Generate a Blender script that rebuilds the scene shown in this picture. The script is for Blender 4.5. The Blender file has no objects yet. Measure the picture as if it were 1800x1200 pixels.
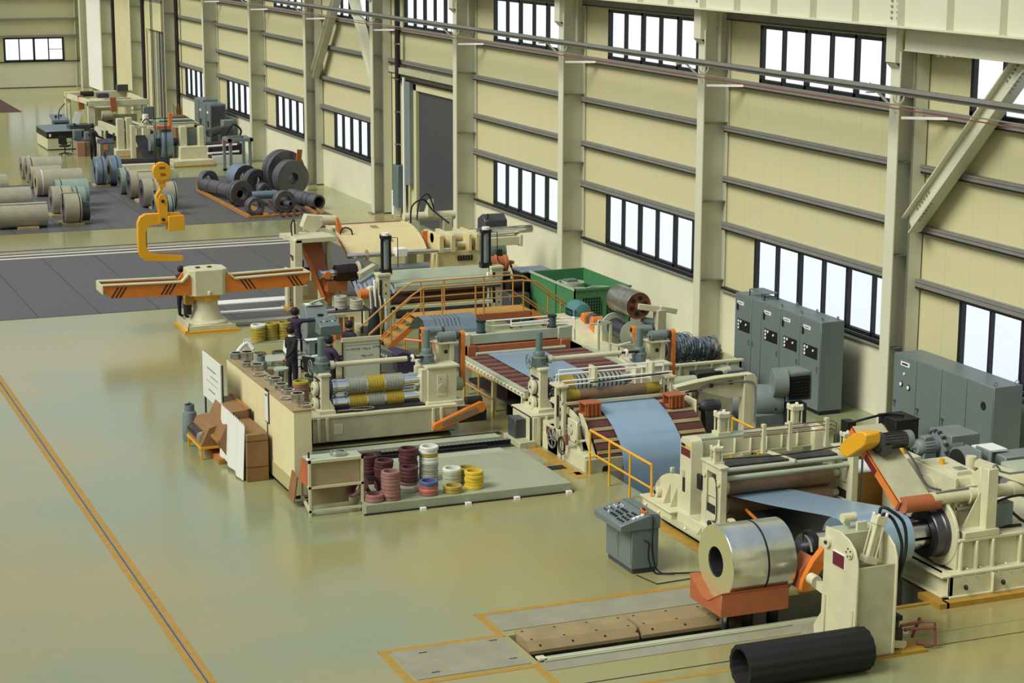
import bpy, bmesh, math, random
from mathutils import Vector, Matrix
random.seed(7)
SC = bpy.context.scene
COL = SC.collection
PI = math.pi
# ---------------------------------------------------------------- camera
cam_d = bpy.data.cameras.new('camera'); cam = bpy.data.objects.new('camera', cam_d); COL.objects.link(cam)
CAM_H = 12.0
yaw, pitch, roll, fpx = .390726, .2103626, .00337835, 3496.66
fw = Vector((math.sin(yaw)*math.cos(pitch), math.cos(yaw)*math.cos(pitch), -math.sin(pitch)))
r0 = Vector((math.cos(yaw), -math.sin(yaw), 0)); u0 = r0.cross(fw)
rt = math.cos(roll)*r0 + math.sin(roll)*u0; up = -math.sin(roll)*r0 + math.cos(roll)*u0
m = Matrix((rt, up, -fw)).transposed().to_4x4(); m.translation = Vector((0, 0, CAM_H))
cam.matrix_world = m
cam_d.sensor_fit = 'HORIZONTAL'; cam_d.sensor_width = 36.0; cam_d.lens = 36.0*fpx/1800.0
cam_d.clip_start = 0.5; cam_d.clip_end = 600
SC.camera = cam
# ---------------------------------------------------------------- light
w = bpy.data.worlds.new('world'); SC.world = w; w.use_nodes = True
nt = w.node_tree; nt.nodes.clear()
out = nt.nodes.new('ShaderNodeOutputWorld'); bg = nt.nodes.new('ShaderNodeBackground')
tc = nt.nodes.new('ShaderNodeTexCoord'); sx = nt.nodes.new('ShaderNodeSeparateXYZ'); rp = nt.nodes.new('ShaderNodeValToRGB')
mp = nt.nodes.new('ShaderNodeMapRange'); mp.inputs['From Min'].default_value = -0.5; mp.inputs['From Max'].default_value = 1.0
nt.links.new(tc.outputs['Generated'], sx.inputs[0]); nt.links.new(sx.outputs['Z'], mp.inputs['Value'])
nt.links.new(mp.outputs[0], rp.inputs['Fac']); nt.links.new(rp.outputs['Color'], bg.inputs['Color']); nt.links.new(bg.outputs[0], out.inputs[0])
els = rp.color_ramp.elements
els[0].position = 0.0; els[0].color = (.70, .84, 1.02, 1)
e = els.new(0.2); e.color = (.78, .90, 1.06, 1)
e = els.new(0.26); e.color = (1.2, 1.22, 1.25, 1)
els[1].position = 1.0; els[1].color = (.38, .44, .52, 1)
e = els.new(0.345); e.color = (1.3, 1.3, 1.3, 1)
e = els.new(0.55); e.color = (.46, .53, .62, 1)
bg.inputs['Strength'].default_value = 1.0
sun_d = bpy.data.lights.new('sun', 'SUN'); sun = bpy.data.objects.new('sun', sun_d); COL.objects.link(sun)
sun_d.energy = 3.5; sun_d.angle = math.radians(30); sun_d.color = (1.0, .97, .88)
sun.rotation_euler = Vector((1.0, 0.22, -1.0)).to_track_quat('-Z', 'Y').to_euler(); sun.location = (-20, 10, 30)
SC.view_settings.view_transform = 'Standard'; SC.view_settings.look = 'None'
SC.view_settings.exposure = -0.1; SC.view_settings.gamma = 1.0; SC.view_settings.use_curve_mapping = False
# ---------------------------------------------------------------- materials
def s2l(c):
    return tuple(((v/255.0)/12.92 if v/255.0 <= .04045 else ((v/255.0+.055)/1.055)**2.4) for v in c)
def mat(name, rgb, rough=.5, metal=0.0, noise=0.0, nscale=3.0, bump=0.0, bscale=40.0, spec=.5, rgb2=None):
    mt = bpy.data.materials.new(name); mt.use_nodes = True
    n = mt.node_tree; b = n.nodes['Principled BSDF']
    c = s2l(rgb)
    b.inputs['Base Color'].default_value = (*c, 1); b.inputs['Roughness'].default_value = rough
    b.inputs['Metallic'].default_value = metal; b.inputs['Specular IOR Level'].default_value = spec
    mt.diffuse_color = (*c, 1)
    if noise or rgb2:
        t = n.nodes.new('ShaderNodeTexCoord'); z = n.nodes.new('ShaderNodeTexNoise'); z.inputs['Scale'].default_value = nscale
        z.inputs['Detail'].default_value = 6; n.links.new(t.outputs['Object'], z.inputs['Vector'])
        r = n.nodes.new('ShaderNodeValToRGB'); n.links.new(z.outputs['Fac'], r.inputs['Fac']); n.links.new(r.outputs['Color'], b.inputs['Base Color'])
        d = s2l(rgb2) if rgb2 else tuple(v*(1-noise) for v in c)
        r.color_ramp.elements[0].position = .35; r.color_ramp.elements[0].color = (*d, 1)
        r.color_ramp.elements[1].position = .65; r.color_ramp.elements[1].color = (*c, 1)
    if bump:
        t = n.nodes.new('ShaderNodeTexCoord'); z = n.nodes.new('ShaderNodeTexNoise'); z.inputs['Scale'].default_value = bscale
        n.links.new(t.outputs['Object'], z.inputs['Vector'])
        bp = n.nodes.new('ShaderNodeBump'); bp.inputs['Strength'].default_value = bump; n.links.new(z.outputs['Fac'], bp.inputs['Height'])
        n.links.new(bp.outputs['Normal'], b.inputs['Normal'])
    return mt
def stripes(name, c1, c2, axis, freq, duty, rough=.5, metal=0.):
    mt = bpy.data.materials.new(name); mt.use_nodes = True; n = mt.node_tree; b = n.nodes['Principled BSDF']
    t = n.nodes.new('ShaderNodeTexCoord'); s = n.nodes.new('ShaderNodeSeparateXYZ'); n.links.new(t.outputs['Object'], s.inputs[0])
    a = n.nodes.new('ShaderNodeMath'); a.operation = 'MULTIPLY'; a.inputs[1].default_value = freq; n.links.new(s.outputs[axis], a.inputs[0])
    f = n.nodes.new('ShaderNodeMath'); f.operation = 'FRACT'; n.links.new(a.outputs[0], f.inputs[0])
    g = n.nodes.new('ShaderNodeMath'); g.operation = 'GREATER_THAN'; g.inputs[1].default_value = duty; n.links.new(f.outputs[0], g.inputs[0])
    m_ = n.nodes.new('ShaderNodeMixRGB'); m_.inputs[1].default_value = (*s2l(c1), 1); m_.inputs[2].default_value = (*s2l(c2), 1)
    n.links.new(g.outputs[0], m_.inputs[0]); n.links.new(m_.outputs[0], b.inputs['Base Color'])
    b.inputs['Roughness'].default_value = rough; b.inputs['Metallic'].default_value = metal
    return mt
MT = dict(
 cream=mat('cream_paint', (208, 204, 168), .42, noise=.10, nscale=2.5),
 cream2=mat('cream_paint_dull', (184, 182, 148), .5, noise=.15, nscale=3),
 green_grey=mat('pale_green_grey_paint', (172, 180, 154), .45, noise=.10),
 wall=mat('wall_cladding', (202, 196, 152), .7, noise=.06, nscale=.6),
 plaster=mat('wall_plaster', (214, 212, 182), .85, noise=.07, nscale=.8, bump=.1),
 column=mat('column_paint', (208, 208, 182), .38, noise=.04, nscale=1.0),
 girt=mat('girt_metal', (128, 128, 120), .6, noise=.1),
 black=mat('black_frame', (22, 22, 24), .45),
 rubber=mat('black_rubber', (10, 10, 12), .6),
 orange=mat('orange_paint', (218, 124, 44), .45, noise=.10, nscale=4),
 orange_r=mat('orange_red_paint', (172, 98, 58), .5, noise=.12, nscale=4),
 yellow=mat('yellow_paint', (226, 164, 28), .45, noise=.05),
 amber=mat('amber_paint', (188, 140, 66), .5, noise=.08),
 tape=mat('floor_tape', (176, 136, 48), .55, noise=.15, nscale=6),
 steel=mat('bright_steel', (198, 200, 204), .22, 1.0, noise=.1, nscale=8),
 chrome=mat('chrome_steel', (225, 226, 230), .12, 1.0),
 dsteel=mat('dark_steel', (92, 92, 100), .4, .8, noise=.25, nscale=5),
 iron=mat('dark_iron', (52, 50, 50), .5, .5, noise=.3, nscale=8),
 grey=mat('grey_enamel', (106, 118, 116), .4, noise=.05),
 grey_d=mat('dark_grey_enamel', (66, 68, 72), .4, noise=.08),
 grey_m=mat('motor_grey', (120, 130, 128), .5, noise=.14, nscale=4),
 teal=mat('teal_enamel', (100, 118, 114), .42, noise=.08),
 blue_sheet=mat('blue_steel_sheet', (146, 174, 198), .25, .25, noise=.06, nscale=1.2),
 roll_br=mat('brown_rubber_roll', (140, 112, 82), .5, noise=.14, nscale=5),
 khaki=mat('khaki_plate', (158, 138, 96), .6, noise=.2, nscale=2),
 wood=mat('brown_board', (142, 104, 66), .6, noise=.18, nscale=3),
 wood_l=mat('light_plywood', (168, 148, 112), .6, noise=.12, nscale=3),
 maroon=mat('maroon_plate', (100, 26, 36), .45),
 white=mat('white_paint', (232, 232, 226), .45),
 paper=mat('white_paper', (214, 216, 208), .8),
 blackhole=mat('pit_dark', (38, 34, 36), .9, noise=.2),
 conc=mat('concrete', (150, 148, 124), .8, noise=.15, nscale=2, bump=.15),
 green=mat('green_paint', (74, 132, 84), .42, noise=.08),
 greend=mat('dark_green_mesh', (22, 50, 34), .6),
 motor_t=mat('turquoise_motor', (78, 128, 124), .45, noise=.12),
 copper=mat('copper_brown_drum', (150, 92, 70), .35, .4, noise=.15),
 pipe_r=mat('red_brown_pipe', (128, 72, 58), .45),
 skin=mat('skin', (196, 148, 118), .6),
 hair=mat('black_hair', (16, 14, 14), .6),
 navy=mat('navy_workwear', (36, 30, 46), .85, noise=.25, nscale=9),
 purple=mat('purple_workwear', (52, 42, 66), .85, noise=.2, nscale=9),
 blackwear=mat('black_workwear', (22, 21, 26), .85, noise=.2, nscale=9),
 coilpaper=mat('kraft_wrapped_coil', (166, 160, 136), .6, noise=.14, nscale=3),
 coilgrey=mat('dull_steel_coil', (104, 102, 106), .42, .5, noise=.18, nscale=4),
 coilblue=mat('blue_grey_coil', (126, 144, 158), .38, .4, noise=.1, nscale=4),
 coiledge=mat('coil_edge', (150, 150, 138), .45, .6, noise=.2, nscale=20),
 palewood=mat('pale_timber', (170, 150, 106), .75, noise=.2, nscale=6),
 amberwood=mat('amber_timber', (170, 116, 52), .75, noise=.2, nscale=6),
 board=mat('whiteboard_face', (196, 200, 182), .35),
 partition=mat('partition_cream', (222, 212, 166), .55, noise=.05),
 guard=mat('pale_yellow_guard', (216, 200, 146), .5, noise=.06),
 rollmar=mat('maroon_roll', (92, 62, 52), .4, .2, noise=.15),
 rollgold=mat('olive_roll', (132, 118, 72), .4, .2),
 rollblk=mat('black_drum', (40, 24, 26), .2, .3),
 drumsteel=mat('streaked_drum', (176, 172, 160), .3, .8, noise=.3, nscale=5),
 palegreen=mat('pale_green_wrap', (140, 160, 144), .5, noise=.1),
 pinkboard=mat('reddish_board', (162, 120, 98), .6),
 olive=mat('olive_grey_door', (120, 124, 106), .6),
 ochre=mat('ochre_paint', (182, 128, 54), .5, noise=.08),
 slat=mat('maroon_slat', (92, 50, 48), .5, noise=.2),
 roll_mb=mat('brown_roller', (122, 84, 68), .5, noise=.15),
 ringy=mat('mustard_rubber', (176, 152, 46), .6, noise=.18, nscale=14),
 ringg=mat('grey_green_rubber', (150, 154, 136), .6, noise=.16, nscale=14),
 ringm=stripes('mixed_ring_set', (150, 154, 136), (40, 40, 40), 'X', 9, .62),
 dteal=mat('dark_teal', (62, 82, 84), .45),
 platform=mat('pale_green_slab', (158, 164, 136), .4, noise=.1, nscale=1.5),
 rust=mat('rusty_bar', (82, 50, 44), .7, noise=.3, nscale=6),
)
# glass
g = bpy.data.materials.new('window_glass'); g.use_nodes = True; n = g.node_tree; n.nodes.clear()
o_ = n.nodes.new('ShaderNodeOutputMaterial'); mx = n.nodes.new('ShaderNodeMixShader'); tr = n.nodes.new('ShaderNodeBsdfTransparent'); gl = n.nodes.new('ShaderNodeBsdfGlossy')
tr.inputs[0].default_value = (.93, .97, 1, 1); gl.inputs['Roughness'].default_value = .05; mx.inputs[0].default_value = .06
n.links.new(tr.outputs[0], mx.inputs[1]); n.links.new(gl.outputs[0], mx.inputs[2]); n.links.new(mx.outputs[0], o_.inputs[0]); MT['glass'] = g
g.diffuse_color = (.8, .9, 1, .3)
# floor: glossy painted concrete, olive and greener tones mixed by broad noise
def floor_mat():
    mt = bpy.data.materials.new('painted_floor'); mt.use_nodes = True; n = mt.node_tree; b = n.nodes['Principled BSDF']
    t = n.nodes.new('ShaderNodeTexCoord')
    z = n.nodes.new('ShaderNodeTexNoise'); z.inputs['Scale'].default_value = .16; z.inputs['Detail'].default_value = 5
    n.links.new(t.outputs['Object'], z.inputs['Vector'])
    r = n.nodes.new('ShaderNodeValToRGB'); n.links.new(z.outputs['Fac'], r.inputs['Fac'])
    r.color_ramp.elements[0].position = .38; r.color_ramp.elements[0].color = (*s2l((136, 144, 108)), 1)
    r.color_ramp.elements[1].position = .62; r.color_ramp.elements[1].color = (*s2l((156, 146, 92)), 1)
    z2 = n.nodes.new('ShaderNodeTexNoise'); z2.inputs['Scale'].default_value = 9; z2.inputs['Detail'].default_value = 8
    mp = n.nodes.new('ShaderNodeMapping'); mp.inputs['Scale'].default_value = (.35, 1, 1); n.links.new(t.outputs['Object'], mp.inputs[0]); n.links.new(mp.outputs[0], z2.inputs['Vector'])
    mm = n.nodes.new('ShaderNodeMixRGB'); mm.blend_type = 'SOFT_LIGHT'; mm.inputs[0].default_value = .06
    n.links.new(r.outputs[0], mm.inputs[1]); n.links.new(z2.outputs['Fac'], mm.inputs[2]); n.links.new(mm.outputs[0], b.inputs['Base Color'])
    rr = n.nodes.new('ShaderNodeMapRange'); rr.inputs['To Min'].default_value = .10; rr.inputs['To Max'].default_value = .24
    n.links.new(z2.outputs['Fac'], rr.inputs['Value']); n.links.new(rr.outputs[0], b.inputs['Roughness'])
    bp = n.nodes.new('ShaderNodeBump'); bp.inputs['Strength'].default_value = .02; n.links.new(z2.outputs['Fac'], bp.inputs['Height']); n.links.new(bp.outputs['Normal'], b.inputs['Normal'])
    return mt
MT['floor'] = floor_mat()
MT['cladding'] = stripes('ribbed_cladding', (200, 194, 150), (192, 186, 143), 'Y', 1.05, .97, .7)
MT['cladding_b'] = stripes('ribbed_cladding_end', (190, 188, 146), (182, 180, 138), 'X', 1.05, .97, .7)
MT['mat'] = stripes('steel_floor_plate', (92, 90, 90), (40, 38, 40), 'X', 1/1.86, .985, .55, .2)
# ---------------------------------------------------------------- mesh building
ORG = {}
def V(*a): return Vector(a)
class M:
    def __init__(s):
        s.bm = bmesh.new(); s.ms = []
    def mi(s, k):
        mt = MT[k]
        if mt not in s.ms: s.ms.append(mt)
        return s.ms.index(mt)
    def face(s, pts, k):
        f = s.bm.faces.new([s.bm.verts.new(p) for p in pts]); f.material_index = s.mi(k); return s
    def box(s, x0, x1, y0, y1, z0, z1, k):
        i = s.mi(k); v = [s.bm.verts.new((x, y, z)) for x in (x0, x1) for y in (y0, y1) for z in (z0, z1)]
        for q in ((0,1,3,2),(4,6,7,5),(0,4,5,1),(2,3,7,6),(0,2,6,4),(1,5,7,3)):
            f = s.bm.faces.new([v[a] for a in q]); f.material_index = i
        return s
    def prism(s, pts, vec, k):
        """closed polygon pts (3D) pushed along vec"""
        i = s.mi(k); vec = Vector(vec); pts = [Vector(p) for p in pts]
        a = [s.bm.verts.new(p) for p in pts]; b = [s.bm.verts.new(p+vec) for p in pts]; n = len(a)
        fs = [s.bm.faces.new(a[::-1]), s.bm.faces.new(b)]
        for j in range(n): fs.append(s.bm.faces.new((a[j], a[(j+1) % n], b[(j+1) % n], b[j])))
        for f in fs: f.material_index = i
        bmesh.ops.recalc_face_normals(s.bm, faces=fs)
        return s
    def px(s, prof, x0, x1, k):      # profile of (y,z) pushed along X
        return s.prism([(x0, y, z) for y, z in prof], (x1-x0, 0, 0), k)
    def py(s, prof, y0, y1, k):      # profile of (x,z) pushed along Y
        return s.prism([(x, y0, z) for x, z in prof], (0, y1-y0, 0), k)
    def pz(s, prof, z0, z1, k):
        return s.prism([(x, y, z0) for x, y in prof], (0, 0, z1-z0), k)
    def lathe(s, p0, ax, prof, k, seg=24, closed=False):
        """prof: list of (radius, distance along ax[, material])"""
        p0 = Vector(p0); ax = Vector(ax).normalized(); a = ax.orthogonal().normalized(); b = ax.cross(a); rings = []
        for q in prof:
            r, h = q[0], q[1]
            if r < 1e-6: rings.append([s.bm.verts.new(p0+ax*h)])
            else: rings.append([s.bm.verts.new(p0+ax*h+(a*math.cos(t)+b*math.sin(t))*r) for t in (2*PI*j/seg for j in range(seg))])
        if closed: rings.append(rings[0])
        fs = []
        for n_ in range(len(rings)-1):
            A, B = rings[n_], rings[n_+1]; q = prof[min(n_, len(prof)-1)]; kk = s.mi(q[2] if len(q) > 2 else k)
            for j in range(seg):
                j2 = (j+1) % seg
                if len(A) == 1 and len(B) == 1: continue
                if len(A) == 1: vs = (A[0], B[j], B[j2])
                elif len(B) == 1: vs = (A[j], B[0], A[j2])
                else: vs = (A[j], B[j], B[j2], A[j2])
                f = s.bm.faces.new(vs); f.material_index = kk; fs.append(f)
        bmesh.ops.recalc_face_normals(s.bm, faces=fs)
        return s
    def cyl(s, p0, p1, r, k, r2=None, seg=20):
        p0 = Vector(p0); p1 = Vector(p1); L = (p1-p0).length; r2 = r if r2 is None else r2
        return s.lathe(p0, p1-p0, [(0, 0), (r, 0), (r2, L), (0, L)], k, seg)
    def pipe(s, p0, p1, ro, ri, k, seg=28, kin=None, kend=None):
        p0 = Vector(p0); p1 = Vector(p1); L = (p1-p0).length; ke = kend or k
        return s.lathe(p0, p1-p0, [(ri, 0, ke), (ro, 0, k), (ro, L, ke), (ri, L, kin or k)], k, seg, closed=True)
    def tube(s, path, r, k, seg=8, smooth=0):
        P = [Vector(p) for p in path]
        if smooth:
            Q = []
            for i in range(len(P)-1):
                a = P[max(i-1, 0)]; b = P[i]; c = P[i+1]; d = P[min(i+2, len(P)-1)]
                for j in range(smooth):
                    t = j/smooth
                    Q.append(.5*((2*b)+(c-a)*t+(2*a-5*b+4*c-d)*t*t+(3*b-a-3*c+d)*t**3))
            P = Q+[P[-1]]
        i = s.mi(k); rings = []; ref = None
        for n_ in range(len(P)):
            d = (P[min(n_+1, len(P)-1)]-P[max(n_-1, 0)]).normalized()
            if ref is None: ref = d.orthogonal().normalized()
            a = (ref-d*ref.dot(d)); a = a.normalized() if a.length > 1e-5 else d.orthogonal().normalized(); ref = a; b = d.cross(a)
            rings.append([s.bm.verts.new(P[n_]+(a*math.cos(2*PI*j/seg)+b*math.sin(2*PI*j/seg))*r) for j in range(seg)])
        for n_ in range(len(rings)-1):
            for j in range(seg):
                f = s.bm.faces.new((rings[n_][j], rings[n_][(j+1) % seg], rings[n_+1][(j+1) % seg], rings[n_+1][j])); f.material_index = i
        for q in (rings[0][::-1], rings[-1]):
            f = s.bm.faces.new(q); f.material_index = i
        return s
    def bar(s, p0, p1, w, h, k):
        """rectangular bar from p0 to p1: w sideways, h upright"""
        p0 = Vector(p0); p1 = Vector(p1); d = (p1-p0).normalized(); upv = Vector((0, 0, 1)) if abs(d.z) < .95 else Vector((0, 1, 0))
        a = d.cross(upv).normalized(); b = a.cross(d).normalized()
        pts = [p0+a*(sx*w/2)+b*(sy*h/2) for sx, sy in ((-1,-1),(1,-1),(1,1),(-1,1))]
        return s.prism(pts, p1-p0, k)
    def bolts(s, pts, ax, r, h, k):
        for p in pts: s.cyl(p, Vector(p)+Vector(ax)*h, r, k, seg=6)
        return s
    def rot(s, n0, c, axis, ang):
        s.bm.verts.ensure_lookup_table()
        bmesh.ops.rotate(s.bm, cent=c, matrix=Matrix.Rotation(ang, 3, axis), verts=s.bm.verts[n0:]); return s
    def nv(s): return len(s.bm.verts)
    def out(s, name, parent=None, bev=0.0, ang=35):
        me = bpy.data.meshes.new(name)
        org = ORG.get(parent.name, Vector((0, 0, 0))) if parent else Vector((0, 0, 0))
        if org.length: bmesh.ops.translate(s.bm, verts=s.bm.verts[:], vec=-org)
        s.bm.to_mesh(me); s.bm.free()
        for mt in s.ms: me.materials.append(mt)
        me.polygons.foreach_set('use_smooth', [True]*len(me.polygons)); me.set_sharp_from_angle(angle=math.radians(ang))
        ob = bpy.data.objects.new(name, me); COL.objects.link(ob); ob.parent = parent; ORG[ob.name] = org
        if bev:
            md = ob.modifiers.new('bevel', 'BEVEL'); md.width = bev; md.segments = 1; md.limit_method = 'ANGLE'; md.angle_limit = math.radians(40)
        return ob
def part(mb, name, parent, bev=0.0, label=None, kind=None):
    ob = mb.out(name, parent, bev)
    if label: ob['label'] = label
    if kind: ob['kind'] = kind
    return ob
def thing(name, label, cat, loc=(0, 0, 0), group=None, rotz=0):
    ob = bpy.data.objects.new(name, None); COL.objects.link(ob); ob.location = loc; ob.rotation_euler = (0, 0, rotz); ob.empty_display_size = .2
    ob['label'] = label; ob['category'] = cat
    if group: ob['group'] = group
    ORG[ob.name] = Vector(loc); return ob
def solo(mb, name, label, cat, loc=(0, 0, 0), group=None, bev=0.0, kind=None):
    """a thing that is one mesh, with its origin at loc"""
    loc = Vector(loc)
    if loc.length: bmesh.ops.translate(mb.bm, verts=mb.bm.verts[:], vec=-loc)
    ob = mb.out(name, None, bev); ob.location = loc; ORG[ob.name] = loc
    ob['label'] = label; ob['category'] = cat
    if group: ob['group'] = group
    if kind: ob['kind'] = kind
    return ob
def struct(mb, name, parent=None, bev=0.0):
    ob = mb.out(name, parent, bev)
    if parent is None: ob['kind'] = 'structure'
    return ob
def copy_tree(o, parent=None):
    c = o.copy(); COL.objects.link(c); c.parent = parent
    for ch in list(o.children): copy_tree(ch, c)
    return c
def dup(o, loc, label, rotz=None, group=None, scale=None):
    c = copy_tree(o); c.location = loc; c['label'] = label
    if rotz is not None: c.rotation_euler = (0, 0, rotz)
    if group: c['group'] = group
    if scale: c.scale = scale
    return c
def text(body, size, mtk, name, parent, loc, rot, ext=.002, align='CENTER'):
    cu = bpy.data.curves.new(name, 'FONT'); cu.body = body; cu.size = size; cu.extrude = ext; cu.align_x = align; cu.align_y = 'CENTER'
    cu.materials.append(MT[mtk])
    tmp = bpy.data.objects.new(name, cu); COL.objects.link(tmp); me = bpy.data.meshes.new_from_object(tmp.evaluated_get(bpy.context.evaluated_depsgraph_get()))
    bpy.data.objects.remove(tmp); ob = bpy.data.objects.new(name, me); COL.objects.link(ob); ob.parent = parent
    ob.location = Vector(loc)-(ORG[parent.name] if parent else Vector((0, 0, 0))); ob.rotation_euler = rot
    return ob
FACE_X = (PI/2, 0, -PI/2)   # lettering read from the -X side
FACE_Y = (PI/2, 0, 0)       # lettering read from the -Y side
# ================================================================ SETTING
XW = 26.5; Y0 = 39.25; BAY = 9.56
# floor with pits
HOLES = [(12.2, 20.1, 28.5, 29.75), (18.5, 20.1, 29.75, 32.0), (18.1, 20.7, 36.0, 38.45)]
def floor_mesh():
    xs = sorted({-20, 26.6}|{h[0] for h in HOLES}|{h[1] for h in HOLES}); ys = sorted({-8, 144.45}|{h[2] for h in HOLES}|{h[3] for h in HOLES})
    b = M()
    for i in range(len(xs)-1):
        for j in range(len(ys)-1):
            cx, cy = (xs[i]+xs[i+1])/2, (ys[j]+ys[j+1])/2
            if any(h[0] < cx < h[1] and h[2] < cy < h[3] for h in HOLES): continue
            b.face([(xs[i], ys[j], 0), (xs[i+1], ys[j], 0), (xs[i+1], ys[j+1], 0), (xs[i], ys[j+1], 0)], 'floor')
    bmesh.ops.remove_doubles(b.bm, verts=b.bm.verts[:], dist=.001)
    return b
struct(floor_mesh(), 'floor')
def pit(h, d, name, k='conc'):
    x0, x1, y0, y1 = h; b = M()
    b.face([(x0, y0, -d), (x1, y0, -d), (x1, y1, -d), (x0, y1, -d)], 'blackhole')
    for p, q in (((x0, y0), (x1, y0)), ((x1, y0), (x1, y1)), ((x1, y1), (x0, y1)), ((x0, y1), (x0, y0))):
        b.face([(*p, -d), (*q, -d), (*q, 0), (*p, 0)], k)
    struct(b, name)
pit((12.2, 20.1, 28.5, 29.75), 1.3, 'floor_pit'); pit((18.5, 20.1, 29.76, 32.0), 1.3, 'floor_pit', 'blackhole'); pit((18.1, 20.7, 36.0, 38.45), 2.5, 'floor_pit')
# right wall: rows of panels between the openings
def wall_pieces(b, y0, y1, zs, k, x, t=.14):
    for z0, z1 in zs: b.box(x, x+t, y0, y1, z0, z1, k)
LW = (1.88, 3.5); UW = (7.68, 9.2); TOP = 16.0
bays = [(Y0+BAY*k, Y0+BAY*(k+1)) for k in range(-2, 11)]
def win_y(a): return a+.63, a+7.73
b = M(); pl = M(); nopening = 0
OPEN = []
for k, (a, c) in zip(range(-2, 11), bays):
    w0, w1 = win_y(a); lower = k not in (3, 8, 9, 10); upper = True
    if k == 3:   # door bay
        d0, d1 = a+.9, 74.0
        b.box(XW, XW+.14, a, d0, 0, 16, 'cladding'); b.box(XW, XW+.14, d1, c, 0, 7.68, 'cladding')
        b.box(XW, XW+.14, d0, d1, 5.25, 7.68, 'cladding')
    elif lower:
        b.box(XW, XW+.14, a, w0, 1.85, 3.5, 'cladding'); b.box(XW, XW+.14, w1, c, 1.85, 3.5, 'cladding'); b.box(XW, XW+.14, a, c, 3.5, 7.68, 'cladding')
        pl.box(XW-.06, XW+.14, a, c, 0, 1.82, 'plaster'); OPEN.append((w0, w1, *LW))
    else: b.box(XW, XW+.14, a, c, 0, 7.68, 'cladding')
    a2 = (a+.9) if k == 3 else a
    b.box(XW, XW+.14, a2, w0, 7.68, 9.2, 'cladding') if w0 > a2 else None
    b.box(XW, XW+.14, w1, c, 7.68, 9.2, 'cladding'); b.box(XW, XW+.14, a2, c, 9.2, 16, 'cladding'); OPEN.append((max(w0, a2), w1, *UW))
wr = struct(b, 'wall_right'); struct(pl, 'wall_right', wr)
# end wall
b = M(); YE = 144.3
for x0, x1, z0, z1 in ((-16, 26.6, 3.5, 16), (-16, 20.7, 1.85, 3.5), (24.8, 26.6, 1.85, 3.5)): b.box(x0, x1, YE, YE+.15, z0, z1, 'cladding_b')
for xw in (14.6, 8.5, 2.4): pass
wb = struct(b, 'wall_back'); b = M(); b.box(-16, 26.6, YE-.06, YE+.15, 0, 1.82, 'plaster'); struct(b, 'wall_back', wb)
# unseen hall walls left of and behind the viewpoint, added to block horizon light
b = M(); b.box(-20.2, -20, -8, 144.45, 0, 16, 'wall'); struct(b, 'wall_left'); b = M(); b.box(-20.2, 26.6, -8.2, -8, 0, 16, 'wall').box(XW, XW+.14, -8, 20.1, 0, 16, 'wall'); struct(b, 'wall_front')
# windows
def window(i, y0, y1, z0, z1):
    f = M(); t = .09
    f.box(XW-.02, XW+.1, y0, y1, z0, z0+t, 'black'); f.box(XW-.02, XW+.1, y0, y1, z1-t, z1, 'black')
    n = 6; w = (y1-y0)/n
    for j in range(n+1):
        hw = .055 if j % 2 == 0 else .028
        yy = min(max(y0+j*w, y0+hw), y1-hw); f.box(XW-.02, XW+.1, yy-hw, yy+hw, z0, z1, 'black')
        if j % 2 == 1: f.box(XW+.05, XW+.12, yy+hw, yy+hw+.03, z0+t, z1-t, 'teal')
    fr = struct(f, f'window_{i}')
    p = M(); p.face([(XW+.05, y0, z0), (XW+.05, y1, z0), (XW+.05, y1, z1), (XW+.05, y0, z1)], 'glass'); p.out('pane', fr)
for i, (y0, y1, z0, z1) in enumerate(OPEN): window(i+1, y0, y1, z0, z1)
f = M()
for x in (20.7, 22.75, 24.8): f.box(x-.07, x+.07, YE-.02, YE+.1, 1.88, 3.5, 'black')
for x in (21.72, 23.77): f.box(x-.035, x+.035, YE-.02, YE+.1, 1.88, 3.5, 'black')
f.box(20.7, 24.8, YE-.02, YE+.1, 1.85, 1.97, 'black').box(20.7, 24.8, YE-.02, YE+.1, 3.42, 3.52, 'black').box(23.8, 24.75, YE+.02, YE+.06, 2.66, 2.7, 'girt')
fr = struct(f, 'window_40'); p = M(); p.face([(20.7, YE+.05, 1.9), (24.8, YE+.05, 1.9), (24.8, YE+.05, 3.5), (20.7, YE+.05, 3.5)], 'glass'); p.out('pane', fr)
# girts and sill channels
gi = 0
for k, (a, c) in zip(range(-2, 11), bays):
    if k >= 8: continue
    y0, y1 = a+.2, c-.2
    g = M()
    rows = [(4.82, .2), (6.22, .2), (7.5, .22), (9.28, .22)]
    if k != 3: rows.append((3.5, .24))
    for z, h in rows:
        if k == 3 and z == 4.82: continue
        g.box(XW-.16, XW, y0, y1, z+.02, z+h*.8, 'girt').box(XW-.17, XW, y0, y1, z-.02, z+.02, 'black').box(XW-.18, XW-.14, y0, y1, z+h*.55, z+h*.8, 'girt')
    if k != 3: g.box(XW-.14, XW, y0, y1, 1.80, 1.86, 'black').box(XW-.16, XW, y0, y1, 1.74, 1.80, 'girt')
    gi += 1; struct(g, f'trim_{gi}')
g = M()
for z in (3.56, 4.75, 6.2): g.box(10, 25.9, YE-.16, YE, z, z+.14, 'girt')
g.box(10, 25.9, YE-.14, YE, 1.8, 1.86, 'black').box(19, 25.9, YE-.1, YE-.06, 0, .05, 'black'); struct(g, f'trim_{gi+1}')
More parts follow.
